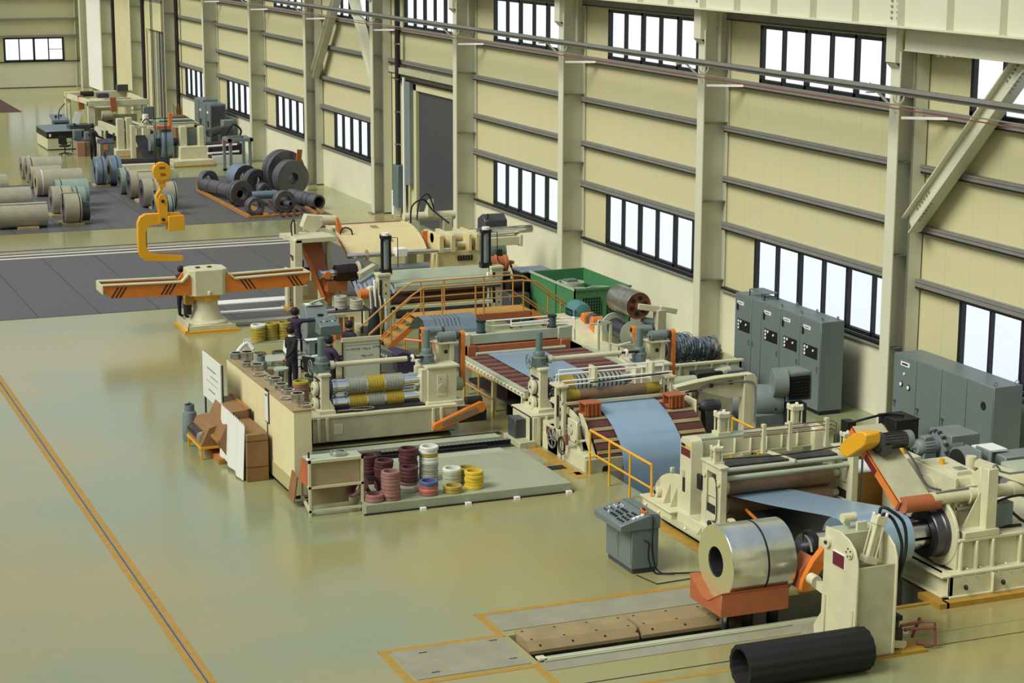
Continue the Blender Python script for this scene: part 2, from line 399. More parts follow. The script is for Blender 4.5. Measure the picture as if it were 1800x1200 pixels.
# columns: H sections, web across, stiffeners
def column(yc, box_strip=False):
    c = M(); x0, x1 = 25.7, 26.48
    c.box(x0, x0+.03, yc-.2, yc+.2, 0, 15, 'column').box(x1-.03, x1, yc-.2, yc+.2, 0, 15, 'column').box(x0+.03, x1-.03, yc-.012, yc+.012, 0, 15, 'column')
    for z in (2.05, 4.27, 6.46, 7.95, 8.05): c.box(x0+.03, x1-.03, yc-.19, yc+.19, z-.008, z+.008, 'girt')
    c.box(x0-.14, x1, yc-.24, yc+.24, 0, .04, 'girt')
    # haunch under the crane girder
    c.box(x0-.16, x0, yc-.2, yc+.2, 8.75, 9.55, 'column'); c.prism([(x0-.16, yc-.2, 8.75), (x0, yc-.2, 8.6), (x0, yc+.2, 8.6), (x0-.16, yc+.2, 8.75)], (0, 0, .01), 'column')
    c.box(x0+.45, x0+.49, yc-.19, yc+.19, 8.05, 9.5, 'column')
    c.tube([(x0-.02, yc-.22, 0), (x0-.02, yc-.22, 9)], .022, 'column', 6)
    if box_strip: c.box(x0+.4, x1-.02, yc-.24, yc-.2, 0, 9.3, 'column').box(x0+.385, x0+.4, yc-.245, yc-.2, 0, 9.3, 'girt')
    ob = struct(c, 'steel_column'); return ob
for k in range(-2, 12): column(Y0+BAY*k, k in (0, 4, 5))
# corner columns of the end wall
c = M(); c.box(25.85, 26.48, 143.2, 143.25, 0, 15, 'column').box(25.82, 25.86, 143.0, 143.45, 0, 15, 'column'); struct(c, 'steel_column')
# crane girder with stiffeners, bolts and walkway plate
c = M(); GX = 25.45
c.box(GX-.012, GX+.012, 18, 144, 9.62, 11.1, 'column').box(GX-.22, GX+.22, 18, 144, 9.58, 9.62, 'column').box(GX-.25, GX+.25, 18, 144, 11.1, 11.14, 'column')
y = 19.5
while y < 142: c.box(GX-.2, GX, y-.01, y+.01, 9.63, 11.1, 'column'); y += 1.91
for k in range(-2, 12):
    yc = Y0+BAY*k
    for i in range(2):
        for j in range(10): c.box(GX-.035, GX-.012, yc-.16-.12*i*2-.02, yc-.16-.12*i*2+.05, 9.75+j*.13, 9.80+j*.13, 'girt')
struct(c, 'crane_girder')
c = M(); c.box(25.75, 26.3, 18, 39, 9.05, 9.5, 'column').box(25.72, 26.35, 18, 39.0, 9.03, 9.06, 'column')
for y in (37.5, 37.75): 
    for x in (25.8, 25.95, 26.1): c.box(x, x+.06, y, y+.06, 8.97, 9.03, 'column')
struct(c, 'brace_beam')
# diagonal braces
def brace(y0, z0, y1, z1, w=.42):
    c = M(); p0, p1 = V(26.1, y0, z0), V(26.1, y1, z1); d = (p1-p0).normalized()
    c.bar(p0, p1, .03, w, 'column')
    nrm = V(0, -d.z, d.y)
    for s in (-1, 1): c.bar(p0+nrm*s*w/2, p1+nrm*s*w/2, .34, .03, 'column')
    for e in (p0+d*.5, p1-d*.8):
        for i in range(6):
            for s in (-1, 1):
                q = e+d*.12*i
                c.box(q.x-.05, q.x-.015, q.y+nrm.y*s*.1-.02, q.y+nrm.y*s*.1+.02, q.z+nrm.z*s*.1-.02, q.z+nrm.z*s*.1+.02, 'girt')
                c.box(q.x-.13, q.x-.1, q.y+nrm.y*s*.24-.02, q.y+nrm.y*s*.24+.02, q.z+nrm.z*s*.24-.02, q.z+nrm.z*s*.24+.02, 'girt')
    struct(c, 'diagonal_brace')
brace(38.95, 5.0, 34.9, 9.1); brace(86.85, 5.0, 82.6, 9.4, .36); brace(77.7, 4.6, 81.6, 9.4, .36)
# current-collector rail and its brackets along the columns
c = M()
c.box(24.86, 24.98, 22, 144, 8.22, 8.30, 'girt').box(24.95, 24.98, 22, 144, 8.12, 8.30, 'girt')
for z in (7.88, 7.80): c.tube([(25.1, 22, z), (25.1, 144, z)], .018, 'pipe_r' if z == 7.80 else 'girt', 6)
struct(c, 'conductor_rail')
for k in range(-1, 11):
    yc = Y0+BAY*k; c = M()
    c.bar((25.7, yc-.1, 7.62), (24.92, yc-.1, 8.32), .03, .05, 'white').box(24.85, 25.7, yc-.13, yc-.07, 8.08, 8.12, 'column')
    c.bar((25.75, yc-.24, 7.5), (26.42, yc-1.3, 7.55), .05, .06, 'white')
    c.pipe((25.6, yc-.32, 7.98), (25.6, yc-.3, 7.98), .16, .13, 'column'); struct(c, 'rail_bracket')
# tall wall fittings in the far bays
# sliding door
D = M(); D.box(XW-.02, XW+.06, 68.8, 74.0, 0, 5.3, 'grey_d')
dr = struct(D, 'door_1')
D = M(); D.box(XW-.14, XW-.02, 74.0, 74.35, 0, 5.55, 'wall').box(XW-.14, XW-.02, 68.4, 74.35, 5.3, 5.6, 'wall').box(XW-.3, XW-.05, 74.3, 75.0, 1.5, 5.6, 'grey_m').box(XW-.32, XW-.25, 74.95, 75.1, 0, 5.75, 'white')
D.box(XW-.3, XW-.02, 68.2, 76.8, 5.85, 6.1, 'cream2').box(XW-.32, XW-.02, 68.2, 76.8, 5.82, 5.86, 'black').box(XW-.24, XW-.02, 68.2, 76.8, 5.6, 5.62, 'black')
struct(D, 'door_frame', dr)
c = M(); c.cyl((26.2, 75.7, 2.1), (26.2, 75.7, 9.5), .11, 'iron', seg=12)
for z in (3, 4.3, 5.6, 7): c.cyl((26.2, 75.7, z), (26.2, 75.7, z+.06), .14, 'steel', seg=12)
struct(c, 'drain_pipe')
c = M(); c.box(26.05, 26.4, 75.35, 76.0, .5, 2.2, 'teal').box(26.1, 26.4, 76.05, 76.3, .1, 1.1, 'white')
solo(c, 'switch_box', 'tall teal switch box on the wall left of the big grey door', 'electrical box', (26.2, 75.7, .5), bev=.01)
# far bays: door leaf, tall panels and dark pipes
D = M(); D.box(XW-.05, XW+.02, 117.2, 122.4, 0, 5.1, 'olive').box(XW-.08, XW-.04, 120.1, 120.3, 0, 5.1, 'iron').box(XW-.1, XW-.04, 121, 121.3, 0, 5.1, 'cream2'); struct(D, 'door_2')
c = M()
for y in (133.3, 124.0, 114.8): c.cyl((26.25, y, 0.1), (26.25, y, 8.6 if y > 114.9 else 12), .12, 'iron', seg=10)
struct(c, 'drain_pipe')
c = M(); c.box(26.3, 26.48, 126.0, 133.0, 0, 6.8, 'wall').box(26.3, 26.48, 117, 123.5, 5.2, 7, 'wall')
c.box(26.25, 26.5, 125, 144, 6.9, 7.0, 'girt').box(26.25, 26.5, 116, 124.6, 6.9, 7.0, 'girt'); struct(c, 'wall_right', wr)
c = M(); c.box(26.25, 26.45, 137.8, 142.8, .1, 7.0, 'white'); struct(c, 'door_3', bev=.02)
# rails in the floor, tapes and plates
c = M(); c.box(-16, 21.6, 71.3, 73.2, 0, .006, 'conc')
for y in (73.08, 72.3, 71.75): c.box(-16, 21.6, y-.045, y+.045, .006, .02, 'rust')
for y in (72.1, 71.45): c.box(-16, 21.6, y-.06, y+.06, .006, .016, 'white')
struct(c, 'floor_rail')
c = M(); c.box(-16, 21.9, 60.4, 71.25, 0, .012, 'mat'); struct(c, 'floor_plate')
c = M(); c.box(-16, 24.0, 77.15, 91.5, 0, .012, 'mat'); struct(c, 'floor_plate')
c = M(); c.box(14.6, 17.4, 56.9, 60.3, 0, .01, 'mat'); struct(c, 'floor_plate')
c = M(); c.box(14.2, 17.4, 60.3, 60.9, .012, .05, 'white').box(14.4, 17.2, 58.9, 59.15, 0, .06, 'white').box(14.0, 18, 57.1, 57.5, .0, .09, 'cream2'); struct(c, 'floor_kerb')
c = M(); c.box(12, 19.0, 126.5, 140.5, 0, .02, 'rust'); struct(c, 'floor_grate')
def tape(pts, wd=.13, z=.004, name='floor_tape'):
    c = M()
    for (xa, ya), (xb, yb) in zip(pts[:-1], pts[1:]):
        if abs(xa-xb) < 1e-6: c.box(xa-wd/2, xa+wd/2, min(ya, yb)-wd/2, max(ya, yb)+wd/2, 0, z, 'tape')
        else: c.box(min(xa, xb)-wd/2, max(xa, xb)+wd/2, ya-wd/2, ya+wd/2, 0, z, 'tape')
        z += .0005
    struct(c, name)
c = M(); c.box(6.80, 6.91, 15, 60.0, 0, .004, 'tape').box(6.97, 7.08, 15, 60.0, 0, .004, 'tape').box(6.91, 6.97, 15, 60, 0, .002, 'girt').box(6.93, 6.945, 15, 60, 0, .003, 'iron'); struct(c, 'floor_tape')
tape([(17.4, 30.9), (12.1, 30.9), (12.1, 29.8), (9.95, 29.8), (9.95, 28.3), (12.1, 28.3), (12.1, 27.0)])
tape([(17.45, 31.2), (17.45, 36.3)], .3)
c = M(); c.box(10.1, 12.08, 28.42, 29.72, 0, .012, 'conc')
for x, y in ((10.5, 29.5), (11.8, 29.6), (10.4, 28.6), (11.8, 28.7)): c.box(x, x+.14, y, y+.03, .012, .016, 'black')
struct(c, 'floor_cover')
tape([(13.2, 26.95), (17, 26.95)], .1)
c = M(); c.box(19.95, 24, 28.1, 28.28, 0, .1, 'tape').box(19.8, 20.0, 28.1, 28.8, 0, .1, 'tape').box(18.4, 19.8, 28.40, 28.5, 0, .03, 'tape').box(17.9, 18.5, 29.76, 29.9, 0, .03, 'tape'); struct(c, 'floor_kerb')
c = M(); c.box(18.4, 24, 26.62, 26.64, 0, .004, 'iron').box(18.4, 24, 27.15, 27.16, 0, .004, 'girt').box(12.2, 16.9, 27.28, 27.31, 0, .004, 'iron'); struct(c, 'floor_joint')
# ================================================================ ENTRY END OF THE LINE
def coil(mb, c, ax, L, R, r, k='coilgrey', ke='coiledge', seg=48):
    """wound coil centred on c, axis ax, with a slightly stepped end face"""
    ax = Vector(ax).normalized(); c = Vector(c); p = c-ax*L/2
    return mb.lathe(p, ax, [(r, 0, ke), (r+(R-r)*.3, .004, ke), (r+(R-r)*.6, -.003, ke), (R-.006, 0, k), (R, .008, k), (R, L-.008, k), (R-.006, L, ke), (r+(R-r)*.6, L+.003, ke), (r+(R-r)*.3, L-.004, ke), (r, L, 'coilgrey' if k != 'chrome' else 'dsteel')], k, seg, closed=True)
def strap(mb, c, ax, R, wd, k='black', seg=48):
    ax = Vector(ax).normalized(); c = Vector(c)
    return mb.lathe(c-ax*wd/2, ax, [(R-.002, 0), (R+.006, 0), (R+.006, wd), (R-.002, wd)], k, seg, closed=True)
def tierod(mb, p, d, L, w, k='cream', rod=True):
    """hydraulic tie-rod cylinder: two square caps, barrel, four rods, nuts; base centre p, direction d"""
    p = Vector(p); d = Vector(d).normalized()
    mb.bar(p, p+d*L*.14, w*1.15, w*1.15, k).bar(p+d*L*.82, p+d*L, w, w, k).cyl(p+d*L*.1, p+d*L*.86, w*.36, k, seg=16)
    a = d.cross(V(0, 0, 1)) if abs(d.z) < .95 else V(1, 0, 0); a.normalize(); b = a.cross(d).normalized()
    for s in (-1, 1):
        for t in (-1, 1):
            q = p+a*s*w*.4+b*t*w*.4; mb.cyl(q, q+d*L*1.06, w*.07, k, seg=6); mb.cyl(q+d*L, q+d*L*1.07, w*.13, 'white', seg=6)
    return mb
galv = mat('galvanised_coil', (226, 230, 226), .22, .95, noise=.1, nscale=1.6, rgb2=(188, 194, 190)); MT['galv'] = galv
MT['galv_edge'] = mat('galvanised_edge', (214, 212, 160), .36, .6, noise=.1, nscale=30)
# pit plates and covers
c = M()
for x0, x1 in ((12.35, 14.4), (14.46, 16.6)):
    c.px([(29.86, .03), (29.3, .03), (29.16, -.1), (29.16, -.16), (29.86, -.16)], x0, x1, 'khaki')
    for i in range(4):
        x = x0+.12+i*(x1-x0-.24)/3
        c.cyl((x, 29.78, .03), (x, 29.78, .036), .022, 'black', seg=8).cyl((x, 29.36, .03), (x, 29.36, .036), .022, 'black', seg=8).cyl((x+.1, 29.225, -.04), (x+.1, 29.215, -.035), .02, 'black', seg=8)
struct(c, 'pit_cover')
c = M(); c.box(12.3, 18.4, 28.36, 28.56, -.02, .03, 'green_grey').box(12.3, 18.4, 28.40, 28.43, .03, .05, 'cream').box(12.2, 12.34, 28.4, 28.56, .03, .06, 'cream').box(12.2, 17.3, 28.0, 28.34, 0, .01, 'conc').box(12.2, 17.4, 29.98, 30.8, 0, .012, 'conc').box(12.3, 18.4, 28.9, 29.0, -.5, -.44, 'girt'); struct(c, 'pit_rail')
# coil car
t = thing('coil_car', 'orange coil lifting car with V-shaped saddle standing in the floor pit', 'coil car', (16.28, 29.08, -1.3))
b = M(); b.px([(28.5, .27), (28.5, .70), (28.98, .43), (29.18, .43), (29.66, .70), (29.66, .27)], 15.62, 16.95, 'orange_r')
part(b, 'saddle', t, .012)
b = M(); b.px([(28.49, .70), (28.49, .72), (28.98, .445), (29.18, .445), (29.67, .72), (29.67, .70), (29.18, .43), (28.98, .43)], 15.61, 16.96, 'orange_r'); part(b, 'wear_plate', t)
for x, r, k in ((15.85, .06, 'steel'), (16.3, .09, 'iron'), (16.8, .1, 'iron')):
    b = M(); b.cyl((x, 28.8, -1.3), (x, 28.8, .3), r, k).cyl((x+.12, 28.95, -1.3), (x+.12, 28.95, .3), r*.8, 'iron'); part(b, 'leg', t)
b = M(); b.box(15.7, 16.9, 28.6, 29.6, -1.29, -.9, 'iron'); part(b, 'carriage', t)
b = M(); coil(b, (16.43, 29.08, 1.085), (1, 0, 0), 1.24, .65, .27, 'galv', 'galv_edge', 96); 
b2 = M(); strap(b2, (16.5, 29.08, 1.085), (1, 0, 0), .65, .035, seg=96)
t = thing('galvanised_coil', 'shiny galvanised steel coil with one black strap resting on the orange coil car', 'steel coil', (16.43, 29.08, .435))
part(b, 'winding', t); part(b2, 'strap', t, label='black strap round the coil')
b = M(); b.lathe((15.83, 29.08, 1.085), (1, 0, 0), [(.272, 0), (.26, .003), (.26, 1.2), (.272, 1.2)], 'dsteel', 48, closed=True); part(b, 'core_sleeve', t)
# outboard support post
t = thing('outboard_support', 'tall cream mandrel support post with maroon plate and two black hoses', 'mandrel support', (17.36, 27.3, .06))
prof = [(26.43, .06), (27.7, .06), (27.72, .25), (27.5, .55), (27.45, 2.07), (27.0, 2.1), (26.72, 2.04), (26.53, 1.92), (26.44, 1.75), (26.42, 1.6)]
b = M(); b.px(prof, 16.98, 17.015, 'cream'); b.px(prof, 17.73, 17.765, 'cream'); b.box(17.0, 17.74, 26.47, 26.5, .06, 1.62, 'cream2').box(17.0, 17.74, 27.42, 27.45, .06, 2.04, 'cream')  # front plate in duller cream: shade of that side put into its colour
b.prism([(17.0, 26.98, 2.07), (17.0, 27.45, 2.05), (17.0, 27.45, 2.01), (17.0, 26.98, 2.03)], (.74, 0, 0), 'green_grey'); b.box(17.0, 17.74, 26.96, 26.99, 1.5, 2.07, 'cream2').box(17.0, 17.74, 26.5, 26.98, 1.5, 1.52, 'cream2')
for y in (26.5, 27.35): b.box(16.96, 16.985, y, y+.03, .06, .9, 'cream2')
part(b, 'housing', t, .008)
b = M(); b.cyl((16.98, 27.33, 1.83), (16.93, 27.33, 1.83), .09, 'cream').cyl((16.93, 27.33, 1.83), (16.9, 27.33, 1.83), .03, 'iron'); part(b, 'pivot_cap', t)
b = M(); b.cyl((16.98, 26.66, 1.84), (16.95, 26.66, 1.84), .1, 'cream')
for a in range(5): b.cyl((16.95, 26.66+.07*math.cos(a*1.26), 1.84+.07*math.sin(a*1.26)), (16.94, 26.66+.07*math.cos(a*1.26), 1.84+.07*math.sin(a*1.26)), .015, 'black', seg=8)
part(b, 'pivot_cap', t)
b = M(); b.box(16.965, 16.98, 26.79, 27.17, 1.49, 1.75, 'white').box(16.955, 16.966, 26.81, 27.15, 1.51, 1.73, 'maroon'); part(b, 'name_plate', t, label='maroon name plate with white border')
b = M(); tierod(b, (17.38, 26.75, 1.6), (.3, .05, 1), .8, .19); part(b, 'cylinder', t)
b = M()
b.tube([(17.6, 26.8, 2.36), (17.64, 26.8, 2.5), (17.75, 26.7, 2.46), (17.95, 26.6, 2.25), (17.98, 26.55, 1.8), (17.82, 26.5, 1.3), (17.68, 26.5, 1.0), (17.66, 26.5, .8)], .028, 'rubber', 8, 5)
b.tube([(17.66, 26.8, 2.3), (17.7, 26.8, 2.38), (17.82, 26.7, 2.28), (17.93, 26.6, 1.9), (17.86, 26.55, 1.5), (17.76, 26.52, 1.15), (17.74, 26.5, .8)], .028, 'rubber', 8, 5); part(b, 'hose', t, label='black hydraulic hoses')
b = M(); b.tube([(17.66, 26.52, .85), (17.66, 26.52, .35)], .024, 'pipe_r').tube([(17.73, 26.52, .85), (17.73, 26.52, .35)], .024, 'pipe_r').box(17.58, 17.82, 26.5, 26.55, .62, .66, 'iron'); part(b, 'pipe', t, label='red-brown steel pipes')
b = M(); b.box(17.25, 17.3, 27.2, 27.28, 2.06, 2.2, 'cream').cyl((17.15, 27.22, 2.25), (17.4, 27.22, 2.25), .08, 'cream').box(17.32, 17.5, 27.0, 27.06, 2.07, 2.22, 'cream'); part(b, 'position_sensor', t)
b = M(); b.tube([(17.1, 26.58, .42), (17.25, 26.56, .42), (17.3, 26.56, .2)], .018, 'rubber', 6, 4).box(17.3, 17.42, 26.53, 26.6, .55, .72, 'girt').tube([(17.36, 26.56, .55), (17.36, 26.56, .08)], .016, 'girt', 6); part(b, 'conduit_box', t)
# orange arm of the support
b = M(); b.prism([(17.62, 28.3, 1.5), (17.62, 28.3, 1.12), (17.2, 28.35, .6), (17.1, 28.35, .62), (17.12, 28.35, .8), (17.3, 28.3, 1.15)], (0, .14, 0), 'orange').prism([(17.35, 28.44, 1.2), (17.12, 28.44, .95), (17.1, 28.44, .62), (17.18, 28.44, .62)], (0, .4, 0), 'orange_r').box(17.5, 17.7, 27.45, 28.5, 1.1, 1.5, 'cream')
part(b, 'support_arm', t, .01, label='orange support arm')
b = M(); b.cyl((17.1, 27.85, .95), (17.1, 28.05, .95), .1, 'cream').bar((17.1, 27.95, .93), (17.3, 27.5, .72), .1, .14, 'cream').cyl((17.35, 27.5, .72), (17.35, 27.4, .72), .06, 'cream'); part(b, 'pivot_lug', t)
c = M(); c.box(16.9, 18.4, 26.42, 26.95, 0, .06, 'tape').box(16.92, 17.9, 26.95, 28.3, 0, .055, 'conc').box(16.9, 17.9, 26.42, 26.44, .06, .065, 'iron'); struct(c, 'machine_plinth')
t = thing('valve_block', 'black solenoid valve block with square loop of red-brown pipe beside the post', 'valve block', (17.95, 26.7, .06))
b = M(); b.box(17.82, 18.05, 26.62, 26.8, .18, .4, 'black').box(17.84, 17.98, 26.64, 26.78, .4, .58, 'black').box(17.9, 18.02, 26.6, 26.8, .55, .64, 'rubber').box(18.05, 18.2, 26.66, 26.74, .27, .33, 'steel'); part(b, 'valve_body', t, .01)
b = M(); b.prism([(17.6, 26.58, .15), (18.05, 26.58, .06), (18.1, 26.58, .1), (18.1, 26.58, .18), (17.6, 26.58, .27)], (0, .3, 0), 'cream'); part(b, 'bracket', t)
b = M(); b.tube([(18.05, 26.7, .42), (18.45, 26.7, .44), (18.62, 26.55, .46), (18.62, 26.5, .08), (18.4, 26.62, .08), (18.35, 26.66, .1)], .028, 'pipe_r', 8).tube([(18.45, 26.74, .5), (18.35, 26.8, .14)], .028, 'pipe_r', 8).tube([(18.1, 26.66, .36), (18.6, 26.52, .38)], .028, 'pipe_r', 8); part(b, 'pipe_loop', t, label='red-brown pipe loop')
# rubber roll on the floor
MT['rubber_rough'] = mat('ribbed_black_rubber', (16, 14, 16), .75, bump=.5, bscale=14)
n = 14; c = M(); i0 = c.mi('rubber_rough')
for x0, x1 in ((14.72, 17.02),):
    ring = []
    for x, rr in ((x0, .29), (x0, .35), (x0+.02, .355), (x1-.02, .355), (x1, .35), (x1, .29), (x1-.02, .28), (x0+.02, .28)):
        ring.append([c.bm.verts.new((x, 26.18+rr*math.cos(2*PI*j/60)*(1+.025*math.sin(2*PI*j/60*14)), .36+rr*math.sin(2*PI*j/60)*(1+.025*math.sin(2*PI*j/60*14)))) for j in range(60)])
    for a in range(8):
        A, B = ring[a], ring[(a+1) % 8]
        for j in range(60): f = c.bm.faces.new((A[j], A[(j+1) % 60], B[(j+1) % 60], B[j])); f.material_index = i0
bmesh.ops.recalc_face_normals(c.bm, faces=c.bm.faces[:])
solo(c, 'rubber_sleeve', 'large black ribbed rubber tube lying on the floor before the support post', 'rubber tube', (15.87, 26.2, 0))
# decoiler
t = thing('decoiler', 'large cream decoiler with dark mandrel, gearbox and orange press arm', 'decoiler', (21.4, 29.6, .1))
b = M(); b.box(20.12, 23.2, 28.3, 28.34, .1, .5, 'cream').box(20.12, 23.2, 28.3, 28.55, .48, .54, 'cream').box(20.12, 23.2, 28.26, 28.55, .1, .14, 'cream').box(20.12, 20.2, 28.3, 31.6, .14, .5, 'cream').box(20.0, 20.3, 28.36, 31.6, .46, .5, 'cream').box(20.0, 20.3, 28.36, 31.6, .1, .14, 'cream').box(20.3, 23.2, 28.34, 31.5, .1, .44, 'cream2')
for x in (21.0, 21.9): b.box(x, x+.02, 28.22, 28.3, .14, .5, 'cream')
for i in range(12): b.cyl((20.4+i*.25, 28.28, .48), (20.4+i*.25, 28.26, .48), .02, 'cream2', seg=8)
for x in (20.4, 21.2): b.cyl((x, 28.22, .3), (x+.04, 28.22, .3), .05, 'black', seg=10)
part(b, 'base_frame', t, .006)
b = M(); b.box(20.42, 23.1, 28.52, 30.6, .52, 1.08, 'cream').box(20.38, 23.1, 28.45, 30.65, 1.06, 1.12, 'cream')
for x in (20.42, 20.75, 21.1, 21.7, 22.2): b.box(x, x+.05, 28.42, 28.52, .52, 1.06, 'cream')
b.box(20.38, 20.42, 28.5, 30.5, .52, 1.3, 'cream').cyl((20.42, 29.1, 1.1), (20.36, 29.1, 1.1), .62, 'cream', seg=40)
b.bolts([(20.6+i*.28, 28.47, .54) for i in range(9)], (0, 0, 1), .03, .03, 'white'); b.box(20.37, 20.4, 28.75, 28.82, .62, .78, 'black')
part(b, 'housing', t, .01)
b = M(); b.lathe((20.36, 29.1, 1.1), (-1, 0, 0), [(0, 0), (.46, 0), (.46, .08), (.44, .1), (.44, .26), (.40, .3), (.0, .3)], 'dsteel', 40); b.lathe((20.06, 29.1, 1.1), (-1, 0, 0), [(.3, 0), (.44, 0), (.44, .02), (.3, .02)], 'black', 40, closed=True); part(b, 'spindle_flange', t)
b = M()
for j in range(4):
    a0 = j*PI/2+.12; n0 = 9
    pr = [(math.cos(a0+(PI/2-.2)*i/n0)*.275, math.sin(a0+(PI/2-.2)*i/n0)*.275) for i in range(n0+1)]+[(math.cos(a0+(PI/2-.2)*i/n0)*.14, math.sin(a0+(PI/2-.2)*i/n0)*.14) for i in range(n0, -1, -1)]
    b.prism([(17.55, 29.1+p, 1.1+q) for p, q in pr], (2.6, 0, 0), 'steel')
b.cyl((17.35, 29.1, 1.1), (20.1, 29.1, 1.1), .16, 'dsteel', seg=24); part(b, 'mandrel', t)
b = M(); b.lathe((17.62, 29.1, 1.1), (1, 0, 0), [(.28, 0), (.33, 0), (.33, .12), (.28, .12)], 'rubber', 40, closed=True); part(b, 'retaining_ring', t, label='black retaining ring on the mandrel')
b = M(); b.box(20.66, 21.5, 29.0, 30.3, 1.12, 1.95, 'cream').px([(29.0, 1.95), (29.05, 2.06), (30.25, 2.12), (30.3, 1.95)], 20.7, 21.3, 'cream').box(20.62, 21.55, 28.95, 30.35, 1.5, 1.56, 'cream').box(20.6, 20.66, 28.95, 30.5, 1.1, 2.1, 'cream').box(20.55, 21.5, 28.9, 29.0, 1.12, 1.2, 'cream')
b.cyl((20.6, 29.55, 1.35), (20.52, 29.55, 1.35), .22, 'cream', seg=24).cyl((20.6, 29.75, 1.72), (20.54, 29.75, 1.72), .26, 'cream', seg=24).box(20.8, 21.1, 29.2, 29.6, 2.06, 2.14, 'cream').box(20.9, 21.1, 29.3, 29.5, 2.14, 2.15, 'girt').box(20.9, 21.5, 28.97, 29.0, 1.6, 1.9, 'cream2')
b.tube([(20.56, 29.95, 1.8), (20.54, 29.95, 1.9), (20.56, 29.85, 1.95)], .015, 'pipe_r', 6).tube([(20.56, 29.95, 1.82), (20.56, 29.95, 1.5)], .014, 'pipe_r', 6)
b.bolts([(20.75+i*.2, 28.97, 1.57) for i in range(4)], (0, 0, 1), .035, .03, 'white')
part(b, 'gearbox', t, .015)
b = M(); b.cyl((20.95, 29.9, 2.1), (20.95, 29.9, 2.2), .05, 'yellow', seg=12); part(b, 'oil_cap', t, label='yellow oil filler cap')
b = M(); b.box(20.98, 21.2, 28.5, 28.75, 1.12, 2.35, 'cream').prism([(20.98, 28.7, 1.12), (20.55, 28.7, 1.12), (20.98, 28.7, 1.9)], (0, .03, 0), 'cream').prism([(20.98, 28.75, 2.35), (20.98, 29.3, 1.9), (20.98, 28.75, 1.6)], (.22, 0, 0), 'cream').box(20.5, 21.25, 28.45, 28.8, 1.12, 1.24, 'cream'); part(b, 'arm_post', t, .01)
b = M(); b.cyl((20.1, 28.95, 1.78), (20.95, 28.95, 1.78), .12, 'cream', seg=24).cyl((20.85, 28.95, 1.78), (21.1, 28.95, 1.78), .17, 'cream', seg=24).cyl((21.1, 28.95, 1.78), (23.2, 28.95, 1.78), .12, 'cream', seg=24).cyl((21.8, 28.95, 1.78), (22.0, 28.95, 1.78), .15, 'cream', seg=24)
b.tube([(20.15, 28.9, 1.9), (20.9, 28.9, 1.93), (21.0, 28.8, 1.98), (21.08, 28.6, 2.25), (21.2, 28.6, 2.4), (21.5, 28.6, 2.2), (23, 28.6, 2.25)], .022, 'girt', 6, 3); part(b, 'arm_shaft', t)
b = M(); b.bar((21.5, 29.6, 2.15), (22.1, 28.7, 1.95), .2, .12, 'cream').cyl((21.45, 29.7, 2.0), (21.45, 29.7, 2.25), .1, 'cream'); part(b, 'link_arm', t)
# press arm with its motor (part of the decoiler)
A0, A1 = V(0, 29.0, 1.78), V(0, 30.66, 2.78); dA = (A1-A0); nA = V(0, -dA.z, dA.y).normalized()
def arm_pts(x, off): return [V(x, 29.0, 1.78)+nA*off, V(x, 30.66, 2.78)+nA*off]
b = M(); q = [V(19.45, 29.0, 1.78), V(20.15, 29.05, 1.8), V(20.15, 29.6, 2.14), V(20.1, 30.66, 2.78), V(19.45, 30.66, 2.78)]
b.prism(q, -nA*.03, 'cream2'); part(b, 'press_arm', t, .004)
b = M(); b.prism([V(19.45, 29.0, 1.78), V(19.47, 29.0, 1.78), V(19.47, 30.66, 2.78), V(19.45, 30.66, 2.78)], -nA*.2, 'orange').prism([V(19.45, 28.98, 1.77), V(20.15, 29.03, 1.78), V(20.15, 29.07, 1.8), V(19.45, 29.02, 1.79)], -nA*.22, 'orange_r').prism([V(20.13, 29.03, 1.78), V(20.15, 29.03, 1.78), V(20.15, 30.66, 2.75), V(20.13, 30.66, 2.75)], -nA*.2, 'orange_r')
b.cyl((19.5, 28.97, 1.72), (20.25, 28.97, 1.72), .15, 'orange_r'); part(b, 'arm_rim', t, .004, label='orange rim of the press arm')
b = M(); p0 = V(19.445, 29.75, 2.19)-nA*.03
dd = dA.normalized(); b.prism([p0, p0+dd*.42, p0+dd*.42-nA*.13, p0-nA*.13], (-.006, 0, 0), 'maroon'); part(b, 'name_plate', t, label='maroon strip plate on the arm')
prof = [(29.83, 2.66), (29.83, 2.84), (29.9, 2.87), (30.1, 2.84), (30.55, 2.58), (30.7, 2.42), (30.68, 2.3), (30.58, 2.26), (30.4, 2.27), (29.95, 2.56)]
b = M(); b.px(prof, 19.22, 19.55, 'yellow'); part(b, 'belt_cover', t, .02, label='bright yellow belt cover')
b = M(); b.cyl((19.6, 30.0, 2.63), (20.3, 30.0, 2.63), .145, 'dsteel', seg=28)
for j in range(16): a = 2*PI*j/16; b.bar((19.7, 30+.15*math.cos(a), 2.63+.15*math.sin(a)), (20.15, 30+.15*math.cos(a), 2.63+.15*math.sin(a)), .012, .012, 'iron')
b.cyl((20.18, 30, 2.63), (20.3, 30, 2.63), .16, 'grey_m', seg=28).box(19.58, 19.8, 29.82, 30.2, 2.42, 2.6, 'dsteel').cyl((19.55, 30, 2.63), (19.66, 30, 2.63), .18, 'dsteel', seg=28); part(b, 'motor', t)
b = M(); b.tube([(20.1, 29.9, 2.5), (20.14, 29.6, 2.3), (20.14, 29.2, 1.98), (20.3, 28.95, 1.92)], .02, 'iron', 6, 4); part(b, 'cable', t)
